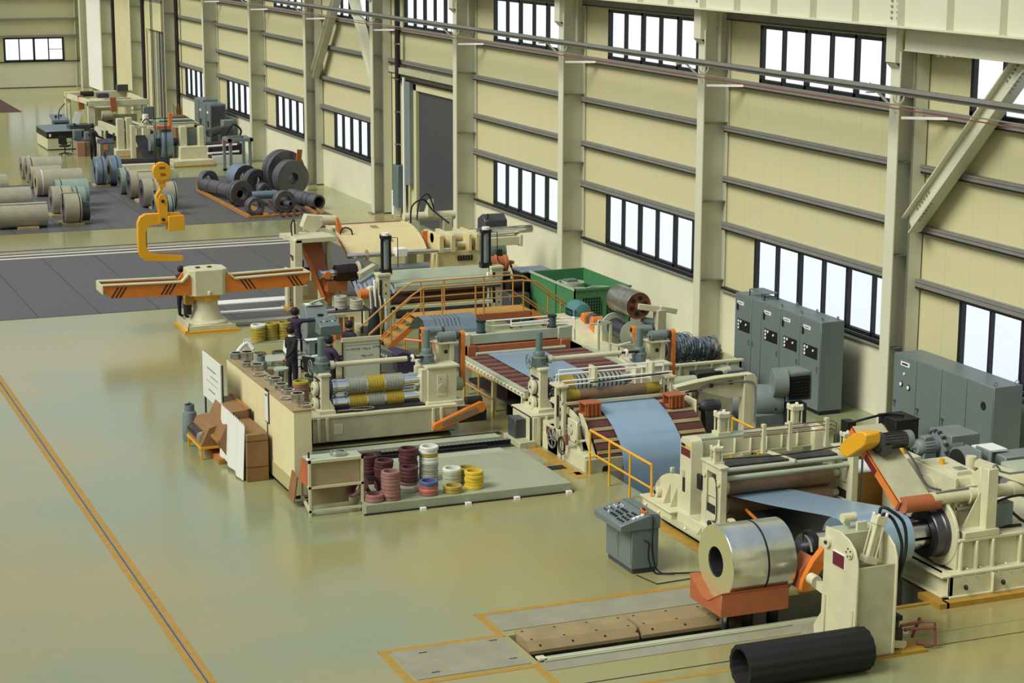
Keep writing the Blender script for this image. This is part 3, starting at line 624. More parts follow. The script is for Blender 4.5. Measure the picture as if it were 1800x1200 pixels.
# coil on the mandrel and its strip
R0 = .49
b = M(); coil(b, (18.9, 29.1, 1.1), (1, 0, 0), 1.34, R0, .28, 'blue_sheet', 'coilblue', 64)
tc_ = thing('blue_steel_coil', 'pale blue steel coil on the mandrel, its sheet running off between the brown rolls', 'steel coil', (18.9, 29.1, .6)); part(b, 'winding', tc_)
b = M(); n_ = 16; L = []
for j in range(n_+1):
    s_ = j/n_; y = 29.1+(33.15-29.1)*s_; z = 1.592+(.905-1.592)*(s_**1.15)-.05*math.sin(PI*s_)
    L.append((y, z))
for (ya, za), (yb, zb) in zip(L[:-1], L[1:]): b.prism([(18.24, ya, za), (18.24, yb, zb), (18.24, yb, zb-.006), (18.24, ya, za-.006)], (1.34, 0, 0), 'blue_sheet')
bmesh.ops.remove_doubles(b.bm, verts=b.bm.verts[:], dist=.0005); part(b, 'running_sheet', tc_)
b = M(); b.prism([(18.45, 32.7, .66), (18.45, 30.0, .2), (18.45, 30.0, .17), (18.45, 32.7, .62)], (1.6, 0, 0), 'dsteel').bar((18.44, 32.75, .7), (18.44, 30.3, .22), .03, .05, 'orange').box(18.6, 18.7, 30.2, 30.3, 0, .24, 'iron').box(19.9, 20, 30.2, 30.3, -.2, .24, 'iron').box(18.6, 18.7, 32.4, 32.5, 0, .6, 'iron').box(19.9, 20, 32.4, 32.5, 0, .6, 'iron')
solo(b, 'threading_table', 'dark threading table with an orange edge bar under the blue sheet', 'threading table', (19.2, 31.3, 0))
# ------------------------------------------------ pinch roll / straightener stand
t = thing('pinch_roll_stand', 'cream two-frame pinch roll stand with brown rolls and four upright cylinders', 'pinch roll machine', (19.3, 33.8, .05))
b = M(); b.box(17.55, 17.75, 32.3, 34.6, .05, .1, 'cream').box(17.72, 17.76, 32.3, 34.6, .1, .3, 'cream').box(17.55, 21.0, 32.3, 34.6, .05, .14, 'cream2').box(17.6, 17.95, 34.3, 35.6, .05, .3, 'cream').box(17.55, 18.0, 34.25, 35.65, .28, .32, 'cream').box(17.72, 18.1, 32.35, 34.4, .28, .34, 'cream')
for y in (32.35, 33.2, 34.55): b.prism([(17.55, y, .1), (17.72, y, .1), (17.72, y, .3)], (0, .03, 0), 'cream')
for y in (32.6, 33.6, 34.8, 35.4): b.cyl((17.56+(.0 if y < 34.5 else .02), y, .17), (17.54+(.0 if y < 34.5 else .02), y, .17), .035, 'white', seg=8)
b.box(20.5, 21.0, 32.5, 34.5, .05, .4, 'cream2'); part(b, 'base_frame', t, .01)
for x0 in (17.8, 20.6):
    b = M(); b.px([(33.86, .3), (34.34, .3), (34.34, 1.78), (34.28, 1.86), (34.2, 1.88), (34.0, 1.88), (33.9, 1.84), (33.86, 1.76)], x0, x0+.26, 'cream')
    if x0 < 18:
        b.box(x0-.008, x0, 33.9, 34.3, 1.5, 1.66, 'maroon').box(x0-.008, x0, 33.9, 34.1, 1.68, 1.74, 'yellow').box(x0-.008, x0, 34.12, 34.3, 1.68, 1.74, 'black').box(x0-.012, x0, 34.1, 34.2, .75, 1.05, 'iron').box(x0-.02, x0, 34.12, 34.22, 1.05, 1.2, 'cream2')
    part(b, 'tall_post', t, .02)
b = M(); b.box(17.9, 20.8, 34.0, 34.3, 1.8, 1.86, 'green_grey').box(17.9, 20.8, 34.0, 34.04, 1.5, 1.8, 'cream').box(17.9, 20.8, 33.96, 34.3, 1.46, 1.5, 'cream').box(17.9, 20.8, 34.26, 34.3, 1.5, 1.8, 'cream')
for i in range(8): b.box(18.1+i*.36, 18.12+i*.36, 33.94, 34.02, 1.5, 1.8, 'cream')
part(b, 'cross_beam', t, .01)
for x in (18.62, 20.3):
    b = M(); tierod(b, (x, 34.15, 1.86), (0, 0, 1), .44, .25); part(b, 'cylinder', t)
b = M(); pr = [(34.34, .3)]+[(34.34+1.25*math.sin(PI/2*j/10), .32+.68*math.cos(PI/2*j/10)) for j in range(11)]
b.px(pr, 17.86, 17.9, 'cream')
for y in (34.55, 34.85): b.prism([(17.86, y, .32), (17.7, y, .32), (17.86, y, .75)], (0, .03, 0), 'cream')
b.cyl((17.86, 35.35, .42), (17.76, 35.35, .42), .12, 'cream').cyl((17.76, 35.35, .42), (17.74, 35.35, .42), .04, 'iron').box(17.82, 17.9, 34.75, 34.82, .98, 1.08, 'cream'); part(b, 'side_fairing', t, .008)
for x0, s in ((17.8, 1), (20.75, 1)):
    b = M(); w_ = .14
    b.box(x0, x0+w_, 32.62, 32.82, .3, 1.62, 'cream').box(x0, x0+w_, 33.2, 33.4, .3, 1.62, 'cream').box(x0, x0+w_, 32.82, 33.2, 1.45, 1.62, 'cream').box(x0, x0+w_, 32.82, 33.2, .3, .62, 'cream').box(x0-.03, x0+w_+.03, 32.6, 33.42, 1.6, 1.64, 'cream')
    b.box(x0+.03, x0+w_-.02, 32.84, 33.18, .95, 1.3, 'cream').box(x0+.01, x0+w_, 32.84, 33.18, .64, .8, 'iron').box(x0+.03, x0+w_-.02, 32.86, 33.16, .7, .92, 'cream')
    if s and x0 < 18:
        b.cyl((x0, 33.28, 1.35), (x0-.03, 33.28, 1.35), .06, 'cream').cyl((x0, 32.7, 1.3), (x0-.03, 32.7, 1.3), .06, 'cream').box(x0-.06, x0, 33.35, 33.5, 1.0, 1.3, 'black').tube([(x0-.02, 32.95, 1.4), (x0-.03, 32.75, 1.3), (x0-.03, 32.72, .6), (x0-.02, 32.9, .5)], .014, 'iron', 6, 3)
        b.cyl((x0, 33.0, .42), (x0-.05, 33.0, .42), .06, 'black').cyl((x0, 32.72, .42), (x0-.05, 32.72, .42), .06, 'black')
    part(b, 'roll_housing', t, .008)
for x in (17.9, 20.82):
    b = M(); tierod(b, (x, 33.0, 1.62), (0, 0, 1), .33, .2); part(b, 'cylinder', t)
for z, r, y in ((1.1, .205, 33.15), (.7, .19, 33.15)):
    b = M(); b.lathe((18.05, y, z), (1, 0, 0), [(0, 0), (.07, 0), (.07, .12), (r*.92, .14, 'roll_br'), (r, .17, 'roll_br'), (r, 2.45, 'roll_br'), (r*.92, 2.5), (.07, 2.52), (.07, 2.7), (0, 2.7)], 'cream', 40); part(b, 'pinch_roll', t, label='brown rubber-covered roll')
for y, z, r in ((32.85, 1.5, .045), (32.78, 1.36, .05), (33.4, 1.45, .05)):
    b = M(); b.cyl((17.9, y, z), (20.8, y, z), r, 'green_grey', seg=16); part(b, 'tie_bar', t)
for i in range(5):
    b = M(); b.cyl((18.05, 33.65+i*.11, .98+(.12 if i % 2 else 0)), (20.6, 33.65+i*.11, .98+(.12 if i % 2 else 0)), .05, 'steel', seg=16); part(b, 'levelling_roll', t)
b = M(); b.box(18.05, 20.6, 33.5, 34.3, 1.2, 1.3, 'green_grey').box(18.05, 20.6, 33.5, 34.3, .6, .72, 'cream2').box(18.0, 20.7, 33.9, 34.25, .14, .6, 'cream2').box(18.05, 20.6, 32.95, 33.3, 1.52, 1.56, 'dsteel'); part(b, 'roll_bed', t)
b = M(); b.cyl((18.05, 32.55, .42), (18.95, 32.55, .42), .13, 'green_grey', seg=6).cyl((17.98, 32.55, .42), (18.06, 32.55, .42), .2, 'cream', seg=14)
for j in range(10): a = 2*PI*j/10; b.cyl((17.96, 32.55+.16*math.cos(a), .42+.16*math.sin(a)), (18.0, 32.55+.16*math.cos(a), .42+.16*math.sin(a)), .025, 'cream', seg=6)
part(b, 'drive_shaft', t)
b = M()
for z in (1.86, 1.95, 2.03): b.tube([(18.9, 33.7+z*.02, z), (20.9, 33.7, z), (21.0, 33.68, z-.05), (21.0, 33.68, .9)], .012, 'pipe_r', 6)
b.tube([(18.0, 32.9, 1.72), (19.2, 32.95, 1.66), (20.0, 33.1, 1.62), (20.85, 32.95, 1.72)], .014, 'iron', 6, 4).tube([(20.85, 32.9, 1.9), (21.0, 32.8, 1.93), (21.05, 32.75, 1.7), (21.05, 32.75, .4)], .022, 'girt', 6, 3)
for x in (19.3, 19.9, 20.75): b.box(x, x+.07, 33.66, 33.76, 1.5, 2.1, 'cream')
b.bar((19.4, 33.6, 1.55), (19.55, 32.8, 1.55), .06, .05, 'cream'); part(b, 'pipework', t)
# drives and boxes behind the entry end
t = thing('ochre_tank', 'ochre brown machine tank with white top edge behind the press arm', 'machine tank', (21.9, 33.6, 0))
b = M(); b.box(21.05, 22.7, 33.3, 34.0, 0, 1.0, 'ochre').box(21.0, 22.75, 33.25, 34.05, 1.0, 1.03, 'white').box(21.05, 22.7, 33.28, 33.3, .84, .87, 'tape'); part(b, 'tank_body', t)
t = thing('cream_gear_case', 'cream gear case with a yellow cap behind the raised press arm', 'gearbox', (21.95, 32.8, 0))
b = M(); b.box(21.75, 22.2, 32.5, 33.05, .3, 1.4, 'cream').box(21.65, 22.25, 32.45, 33.1, 1.38, 1.46, 'cream').box(21.65, 22.3, 32.45, 33.1, 0, .3, 'cream2'); part(b, 'case', t, .015)
b = M(); b.cyl((22.0, 32.8, 1.46), (22.0, 32.8, 1.56), .09, 'yellow', seg=14); part(b, 'oil_cap', t, label='yellow cap')
def motor(name, label, cat, x0, x1, y, z, r, k='grey_m', foot=0.0, box=True, group=None):
    t = thing(name, label, cat, ((x0+x1)/2, y, foot), group)
    b = M(); b.lathe((x0, y, z), (1, 0, 0), [(0, 0), (r*.7, 0), (r*.9, .05), (r, .09), (r, x1-x0-.08), (r*.9, x1-x0), (0, x1-x0)], k, 28)
    for j in range(18):
        a = 2*PI*j/18; b.bar((x0+.12, y+r*1.02*math.cos(a), z+r*1.02*math.sin(a)), (x1-.14, y+r*1.02*math.cos(a), z+r*1.02*math.sin(a)), .015, .015, k)
    part(b, 'body', t)
    b = M(); b.box(x0+.1, x1-.1, y-r*.9, y+r*.9, foot, z-r*.6, k); part(b, 'foot', t, .01)
    b = M(); b.cyl((x0-.12, y, z), (x0+.02, y, z), r*.22, 'steel'); part(b, 'shaft', t)
    if box: b = M(); b.box((x0+x1)/2-.1, (x0+x1)/2+.1, y-.1, y+.1, z+r*.9, z+r*1.35, k); part(b, 'terminal_box', t, .01)
    return t
motor('fan_motor', 'small grey motor with finned body and pale end cap before the long cabinet', 'motor', 22.75, 23.25, 33.4, 1.35, .17, 'grey_m', .85)
t = thing('motor_generator', 'squat grey motor block with a bolted drum behind the cream gear case', 'motor', (23.5, 33.4, 0))
b = M(); b.cyl((23.25, 33.4, 1.3), (23.7, 33.4, 1.3), .34, 'grey_m', seg=32).box(23.4, 24.1, 33.1, 33.9, .85, 1.6, 'grey_m').box(22.6, 24.2, 32.9, 34.0, .0, .86, 'grey')
for j in range(14): a = 2*PI*j/14; b.box(23.2, 23.3, 33.4+.36*math.cos(a)-.03, 33.4+.36*math.cos(a)+.03, 1.3+.36*math.sin(a)-.03, 1.3+.36*math.sin(a)+.03, 'grey_d')
part(b, 'body', t, .01); b = M(); b.box(22.7, 22.74, 33.1, 33.6, .9, 1.15, 'girt'); part(b, 'vent_grille', t)
t = thing('disc_brake', 'grey drum and caliper brake between the gear case and grey drive housing', 'brake', (23.1, 31.9, 0))
b = M(); b.cyl((22.72, 31.9, 1.42), (23.0, 31.9, 1.42), .32, 'grey_m', seg=32).cyl((22.7, 31.9, 1.42), (22.73, 31.9, 1.42), .26, 'cream2', seg=32).cyl((22.69, 31.9, 1.42), (22.72, 31.9, 1.42), .28, 'black', seg=32); part(b, 'drum', t)
b = M(); b.box(23.0, 23.06, 31.55, 32.1, 1.05, 1.72, 'grey_m').box(23.2, 23.26, 31.5, 32.0, 1.1, 1.7, 'grey_m').cyl((22.95, 31.6, 1.45), (23.6, 31.3, 1.35), .07, 'iron').bar((22.9, 31.5, 1.32), (23.3, 31.2, 1.27), .03, .03, 'steel').box(22.9, 23.3, 31.5, 32.1, 0, 1.05, 'grey_d'); part(b, 'caliper', t, .01)
b = M(); b.cyl((23.4, 31.1, 1.1), (23.46, 31.1, 1.1), .32, 'iron', seg=32).cyl((23.38, 31.1, 1.1), (23.42, 31.1, 1.1), .2, 'steel'); part(b, 'disc', t)
t = thing('drive_housing', 'large dull grey drive housing at the right edge of the picture', 'drive housing', (24, 30.4, 0))
b = M(); b.box(23.3, 25.2, 29.9, 31.3, 0, 1.32, 'grey_m').px([(29.9, 1.32), (31.3, 1.55), (31.3, 1.32)], 23.3, 25.2, 'green_grey').box(23.28, 23.32, 30.1, 30.5, .7, .95, 'iron').box(23.5, 25.3, 31.4, 31.9, 0, 1.58, 'grey_m'); part(b, 'casing', t, .02)
b = M(); b.box(23.25, 23.75, 31.7, 32.2, 1.62, 1.66, 'white'); part(b, 'top_tray', t)
part(M().cyl((23.26, 30.6, 1.15), (23.3, 30.6, 1.15), .08, 'iron'), 'gauge', t)
t = thing('terminal_cabinet', 'small grey terminal cabinet with black cables beside the decoiler arm post', 'electrical box', (21.6, 28.9, 1.12))
b = M(); b.box(21.35, 21.75, 28.75, 28.98, 1.14, 1.6, 'grey'); part(b, 'box', t, .01)
b = M(); b.tube([(21.4, 28.8, 1.62), (21.7, 28.72, 1.72), (22.1, 28.7, 1.66), (22.4, 28.7, 1.2)], .025, 'rubber', 6, 3).tube([(21.75, 28.8, 1.4), (22.0, 28.7, 1.2), (22.2, 28.7, 1.35), (22.5, 28.7, 1.5)], .03, 'rubber', 6, 3).tube([(21.4, 28.8, 1.14), (21.9, 28.7, 1.16)], .03, 'rubber', 6); part(b, 'cable', t)
t = thing('power_pack', 'dark hydraulic power pack with black box and dark green tank by the long cabinet', 'hydraulic unit', (23.9, 36.3, 0))
b = M(); b.box(23.0, 24.5, 36.0, 37.0, 0, .75, 'greend'); part(b, 'tank', t, .02)
b = M(); b.box(23.9, 24.5, 35.9, 36.6, .75, 1.2, 'iron').box(23.88, 24.52, 35.88, 36.62, 1.2, 1.22, 'black'); part(b, 'cooler', t, .01)
b = M(); b.box(23.0, 23.2, 36.4, 36.7, .75, 1.15, 'black').tube([(23.1, 36.5, 1.1), (23.5, 36.4, 1.2), (24.0, 36.4, 1.25), (24.3, 36.2, 1.25)], .03, 'rubber', 6, 4).box(22.95, 23.3, 35.6, 35.9, .0, .7, 'dsteel'); part(b, 'hoses', t)
part(M().box(24.1, 24.15, 35.86, 35.9, .82, .9, 'white'), 'tag', t); part(M().box(24.3, 24.36, 35.86, 35.9, .84, .9, 'orange'), 'tag', t)
# ------------------------------------------------ operator desk
t = thing('control_console', 'grey operator console with sloped button panel and black cables on the open floor', 'control desk', (15.8, 32.4, 0))
b = M(); b.box(15.55, 16.1, 31.86, 33.0, .1, .95, 'grey').box(15.58, 16.07, 31.9, 32.96, 0, .1, 'grey_d')
b.py([(15.3, .86), (15.3, .98), (15.88, 1.12), (16.12, 1.1), (16.12, .86)], 31.45+.38, 33.02, 'grey'); part(b, 'body', t, .01)
b = M(); b.prism([(15.9, 31.85, 1.125), (16.1, 31.85, 1.108), (16.1, 33.0, 1.108), (15.9, 33.0, 1.125)], (0, 0, .012), 'teal'); part(b, 'rear_strip', t)
for y in (32.4,):
    b = M(); b.box(15.54, 15.55, 31.9, 32.42, .18, .84, 'grey').box(15.54, 15.55, 32.44, 32.96, .18, .84, 'grey').box(15.53, 15.54, 32.36, 32.38, .45, .6, 'girt').box(15.53, 15.54, 32.48, 32.5, .45, .6, 'girt'); part(b, 'door', t)
def on_slope(x): return .98+(x-15.3)*.14/.58
for (xs, ys, k, r, nm) in ([(15.42+.1*i, 32.0+.1*j, 'black', .028, 'knob') for i in range(4) for j in range(3)]+[(15.45+.11*i, 32.35+.1*j, 'black', .034, 'knob') for i in range(3) for j in range(3)]+[(15.45+.1*i, 32.68+.09*j, ('white', 'maroon', 'iron', 'white')[(i+j) % 4], .018, 'button') for i in range(4) for j in range(3)]+[(15.62+.09*i, 31.95, 'white', .04, 'dial') for i in range(3)]):
    b = M(); z = on_slope(xs); b.cyl((xs, ys, z-.002), (xs-.004, ys, z+.02), r, k, seg=10); part(b, nm, t)
solo(M().bar((15.85, 31.95, 1.15), (15.92, 32.2, 1.15), .09, .05, 'orange').bar((15.87, 32.0, 1.18), (15.91, 32.15, 1.18), .05, .02, 'black'), 'pendant_remote', 'orange handheld remote lying on top of the grey console', 'remote control', (15.88, 32.07, 1.12))
b = M(); b.tube([(15.95, 31.88, 1.12), (15.95, 31.8, 1.0), (15.96, 31.82, .4), (16.05, 31.75, .05), (16.3, 31.6, .025), (17.0, 31.45, .02), (17.3, 31.5, .02)], .016, 'rubber', 6, 5).tube([(15.8, 31.85, .65), (15.86, 31.78, .6), (15.86, 31.78, .3), (15.98, 31.72, .03), (16.3, 31.58, .02)], .018, 'rubber', 6, 5).tube([(15.62, 31.8, .012), (15.75, 31.2, .012), (16.6, 31.25, .012), (17.2, 31.3, .012)], .01, 'rubber', 6)
solo(b, 'floor_cable', 'thin black cables running from the grey console to the machines', 'cable', (16.3, 31.6, 0))
def handrail(name, label, pts, h=1.0, k='yellow', z0=0.0, mids=(.5,), group=None):
    t = thing(name, label, 'handrail', (pts[0][0], pts[0][1], z0), group)
    for p in pts: part(M().cyl((p[0], p[1], z0), (p[0], p[1], z0+h), .025, k, seg=10), 'post', t)
    part(M().tube([(p[0], p[1], z0+h) for p in pts], .028, k, 8), 'top_rail', t)
    for f in mids: part(M().tube([(p[0], p[1], z0+h*f) for p in pts], .022, k, 8), 'mid_rail', t)
    return t
handrail('handrail', 'orange-yellow four-post handrail beside the looping pit and blue sheet', [(17.68, 38.4), (17.68, 37.4), (17.68, 36.38), (17.68, 35.36)])
handrail('handrail', 'orange-yellow handrail in the gap behind the pinch roll stand', [(21.1, 38.2), (21.1, 37.0), (22.2, 36.2)], z0=0)
# ------------------------------------------------ cabinets along the wall
LBL = 0
def cabinet(y0, y1, x0, x1, h, label, two=False, panel=True):
    t = thing('switchgear_cabinet', label, 'electrical cabinet', ((x0+x1)/2, (y0+y1)/2, 0))
    part(M().box(x0+.02, x1, y0+.003, y1-.003, .1, h, 'grey').box(x0+.05, x1-.02, y0+.02, y1-.02, 0, .1, 'black'), 'body', t, .008)
    segs = [(y0, y0+(y1-y0)*.36), (y0+(y1-y0)*.36, y1)] if two else [(y0, y1)]
    for i, (a, c_) in enumerate(segs):
        d = part(M().box(x0, x0+.02, a+.012, c_-.012, .12, h-.02, 'grey'), 'door', t, .004)
        hy = a+.1 if (not two or i == 1) else c_-.1
        part(M().box(x0-.03, x0, hy-.012, hy+.012, 1.08, 1.22, 'steel'), 'handle', d)
    a, c_ = segs[-1]
    if panel:
        ym = (a+c_)/2
        part(M().box(x0-.008, x0, ym-.05-.32, ym-.05+.34, 1.38, 1.68, 'black'), 'instrument_panel', t)
        for yy, zz in ((ym+.22, 1.62), (ym+.22, 1.53), (ym+.22, 1.44), (ym+.1, 1.62)): part(M().cyl((x0-.008, yy, zz), (x0-.02, yy, zz), .035, 'white', seg=12), 'gauge', t)
        part(M().cyl((x0-.008, ym-.18, 1.58), (x0-.025, ym-.18, 1.58), .03, 'white', seg=10), 'lamp', t)
        part(M().box(x0-.01, x0, ym-.02, ym+.34-.02, 2.06, 2.15, 'white').box(x0-.012, x0-.01, ym+.04, ym+.28, 2.09, 2.12, 'girt'), 'label_plate', t)
        part(M().box(x0-.01, x0, c_-.2, c_-.1, 1.9, 2.08, 'black'), 'switch', t)
    for yy in (y0+.12,): 
        for xx in (x0+.12, x1-.12): part(M().lathe((xx, yy, h+.05), (1, 0, 0), [(.025, -.01), (.045, -.01), (.045, .01), (.025, .01)], 'steel', 12, closed=True), 'lifting_eye', t)
    return t
cabinet(41.1, 42.08, 25.08, 25.75, 2.34, 'tall grey cabinet at the near end of the four-cabinet row')
cabinet(42.08, 43.07, 25.08, 25.75, 2.34, 'tall grey cabinet, second from the near end of the four-cabinet row')
cabinet(43.07, 44.03, 25.08, 25.75, 2.34, 'tall grey cabinet next to the double-door one in the four-cabinet row')
cabinet(44.03, 45.43, 25.08, 25.75, 2.34, 'wide double-door grey cabinet at the far end of the four-cabinet row', two=True)
b = M(); b.box(25.2, 25.6, 44.1, 44.9, 2.5, 2.52, 'teal')
for x in (25.2, 25.58):
    for y in (44.1, 44.88): b.box(x, x+.02, y, y+.02, 2.34, 2.5, 'black')
b.box(25.2, 25.6, 44.1, 44.12, 2.42, 2.44, 'black'); solo(b, 'wire_rack', 'low wire rack with a pale shelf on top of the far grey cabinet', 'rack', (25.4, 44.5, 2.34))
t = thing('switchgear_cabinet', 'long low grey cabinet with four doors under the right-hand window', 'electrical cabinet', (25.6, 36.1, 0))
part(M().box(25.22, 25.95, 34.22, 38.05, .1, 2.22, 'grey').box(25.25, 25.93, 34.25, 38.02, 0, .1, 'black'), 'body', t, .008)
for i, (a, c_) in enumerate(((37.12, 38.05), (36.14, 37.12), (35.19, 36.14), (34.22, 35.19))):
    d = part(M().box(25.2, 25.22, a+.012, c_-.012, .12, 2.2, 'grey'), 'door', t, .004)
    hy = c_-.12
    part(M().box(25.17, 25.2, hy-.012, hy+.012, .98, 1.14, 'steel').box(25.16, 25.2, hy-.04, hy+.04, 1.1, 1.13, 'steel'), 'handle', d)
part(M().box(25.19, 25.2, 37.4, 37.75, 1.98, 2.08, 'white').box(25.186, 25.19, 37.46, 37.7, 2.01, 2.05, 'black'), 'label_plate', t)
for y, z in ((37.7, 1.55), (37.4, 1.52)): part(M().cyl((25.2, y, z), (25.18, y, z), .065, 'black', seg=16).cyl((25.18, y, z), (25.17, y, z), .045, 'white', seg=16), 'gauge', t)
part(M().cyl((25.2, 37.6, 1.8), (25.18, 37.6, 1.8), .03, 'white', seg=10), 'lamp', t)
part(M().cyl((25.2, 34.55, 1.75), (25.185, 34.55, 1.75), .09, 'iron', seg=18), 'fan_grille', t)
part(M().lathe((25.3, 34.3, 2.27), (0, 1, 0), [(.03, -.01), (.05, -.01), (.05, .01), (.03, .01)], 'steel', 12, closed=True), 'lifting_eye', t)
part(M().lathe((25.85, 34.3, 2.27), (0, 1, 0), [(.03, -.01), (.05, -.01), (.05, .01), (.03, .01)], 'steel', 12, closed=True), 'lifting_eye', t)
# ================================================================ LOOP ENTRY, SLITTER IN LINE, ROLLER TABLE
SLATS = [(40.9, 1.18), (40.3, 1.17), (39.75, 1.10), (39.3, .97), (38.95, .80), (38.72, .60), (38.55, .38), (38.5, .26)]
t = thing('loop_entry_table', 'curved loop entry table of maroon slats bending down into the pit', 'loop table', (19.3, 39.5, 0))
b = M()
for (ya, za), (yb, zb) in zip(SLATS[:-1], SLATS[1:]):
    d = V(0, yb-ya, zb-za); n_ = V(0, -d.z, d.y).normalized()*-1; m1 = V(0, ya, za)+d*.08; m2 = V(0, ya, za)+d*.62; m3 = V(0, ya, za)+d*.7; m4 = V(0, yb, zb)
    b.prism([V(17.95, m1.y, m1.z), V(17.95, m2.y, m2.z), V(17.95, m2.y, m2.z)-n_*.05, V(17.95, m1.y, m1.z)-n_*.05], (2.75, 0, 0), 'slat').prism([V(17.95, m3.y, m3.z)+n_*.01, V(17.95, m4.y, m4.z)+n_*.01, V(17.95, m4.y, m4.z)-n_*.05, V(17.95, m3.y, m3.z)-n_*.05], (2.75, 0, 0), 'khaki')
part(b, 'slat_deck', t)
for x in (17.9, 20.72):
    b = M(); o = [(y+.02, z-.02) for y, z in SLATS]; i_ = [(y+.14, z-.16) for y, z in SLATS][::-1]
    for q in range(len(o)-1): b.px([o[q], o[q+1], (o[q+1][0]+.14, o[q+1][1]-.12), (o[q][0]+.14, o[q][1]-.12)], x-.05, x, 'cream')
    part(b, 'side_frame', t)
b = M(); b.box(17.62, 20.9, 38.47, 38.55, -.25, .3, 'cream2').box(17.62, 17.9, 38.55, 40.9, .0, .36, 'cream').box(17.65, 18.0, 40.0, 41.4, .0, .62, 'cream').box(18, 20.7, 39.5, 41, 0, .5, 'iron')
for x in (18.1, 18.6, 19.4, 20.1): b.cyl((x, 38.47, .05), (x, 38.46, .05), .09, 'black', seg=20)
part(b, 'base_box', t, .01)
b = M(); b.px([(39.0, .45), (39.25, 1.1), (39.55, 1.1), (39.35, .7), (39.1, .25), (39.0, .25)], 17.72, 17.78, 'cream').px([(38.55, .35), (38.95, .95), (39.2, 1.15), (39.35, 1.15), (39.1, .85), (38.7, .3)], 17.82, 17.86, 'cream').cyl((17.6, 39.0, .6), (17.86, 39.0, .6), .03, 'white').cyl((17.6, 39.25, .9), (17.86, 39.25, .9), .03, 'white'); part(b, 'link_plate', t)
# strip: over the deck and down into the pit
path = [(46.9, .98), (45, .97), (43.2, .97), (42.3, 1.05), (41.6, 1.12), (40.9, 1.215), (40.3, 1.21), (39.75, 1.14), (39.3, 1.01), (38.93, .83), (38.62, .6), (38.47, .38), (38.4, .1), (38.36, -.4), (38.34, -1.2), (38.3, -2.2)]
b = M()
for (ya, za), (yb, zb) in zip(path[:-1], path[1:]):
    d = V(0, yb-ya, zb-za); n_ = V(0, d.z, -d.y).normalized()*.006
    b.prism([V(18.5, ya, za), V(18.5, yb, zb), V(18.5, yb, zb)-n_, V(18.5, ya, za)-n_], (1.5, 0, 0), 'blue_sheet')
bmesh.ops.remove_doubles(b.bm, verts=b.bm.verts[:], dist=.007)
solo(b, 'steel_strip', 'wide pale blue steel strip curving over maroon slats into the looping pit', 'steel strip', (19.2, 39.0, 0))
for x, lab in ((18.02, 'orange side guide block beside the left edge of the blue strip'), (20.12, 'orange side guide block beside the right edge of the blue strip')):
    b = M(); b.box(x, x+.38, 39.4, 39.75, 1.04, 1.08, 'orange_r').box(x, x+.38, 39.4, 39.44, 1.08, 1.3, 'orange_r').box(x, x+.38, 39.71, 39.75, 1.08, 1.3, 'orange_r').box(x-.02, x+.4, 39.38, 39.78, 1.3, 1.33, 'orange_r')
    for q in range(4): b.box(x+.04+q*.1, x+.06+q*.1, 39.36, 39.42, 1.04, 1.3, 'orange_r')
    solo(b, 'side_guide', lab, 'strip guide', (x+.2, 39.55, 1.04), group='strip side guides')
# yellow-banded feed roll between small posts
t = thing('feed_roll_stand', 'cream two-post feed roll frame with a brown roll banded yellow at both ends', 'feed roll machine', (19, 40.4, 0))
for x in (17.62, 20.35):
    b = M(); b.box(x, x+.1, 40.15, 40.25, .3, 1.62, 'cream').box(x+.12, x+.22, 40.05, 40.15, .3, 1.6, 'cream').box(x-.02, x+.25, 40.0, 40.5, 1.58, 1.63, 'cream').box(x, x+.2, 40.05, 40.6, 0, .62, 'cream').box(x+.02, x+.06, 40.12, 40.15, .9, 1.4, 'iron'); part(b, 'post', t, .006)
b = M(); b.lathe((17.8, 40.25, 1.34), (1, 0, 0), [(0, 0), (.06, 0), (.06, .06), (.13, .07, 'ringy'), (.13, .42, 'roll_br'), (.13, 2.1, 'ringy'), (.13, 2.45), (.06, 2.46), (.06, 2.6), (0, 2.6)], 'cream', 32); part(b, 'feed_roll', t, label='brown roll with yellow bands')
b = M(); b.box(17.7, 20.5, 39.92, 39.97, 1.2, 1.26, 'cream').box(17.7, 17.76, 39.9, 39.97, .5, 1.26, 'cream').box(20.9, 20.96, 39.9, 39.97, .6, 1.26, 'cream').box(20.5, 20.96, 39.92, 39.97, 1.2, 1.26, 'cream').cyl((17.8, 40.1, 1.05), (18.2, 40.1, 1.05), .03, 'chrome').cyl((17.8, 40.1, .98), (18.3, 40.1, .98), .03, 'chrome').cyl((18.2, 40.3, 1.05), (20.2, 40.3, 1.05), .08, 'roll_br'); part(b, 'front_bar', t)
for q, (y, z) in enumerate(((40.3, 1.93), (40.45, 1.80), (40.1, 1.72), (40.2, 1.60))):
    b = M(); b.tube([(17.75, y, 1.5), (17.75, y, z), (20.4+.06*q, y, z), (20.4+.06*q, y, 1.0)], .02, 'white', 8); part(b, 'air_pipe', t, label='white air pipe')
b = M()
for x in (18.55, 20.0): b.box(x, x+.07, 40.08, 40.42, 1.55, 1.98, 'cream')
b.tube([(18.4, 40.0, 1.66), (19.2, 40.02, 1.68), (20.4, 40.0, 1.72)], .018, 'rubber', 6); part(b, 'pipe_clamp', t)
b = M(); b.box(17.6, 17.66, 38.95, 39.45, .55, 1.05, 'cream').cyl((17.6, 39.25, .8), (17.57, 39.25, .8), .1, 'cream2'); part(b, 'cover_plate', t, .02)
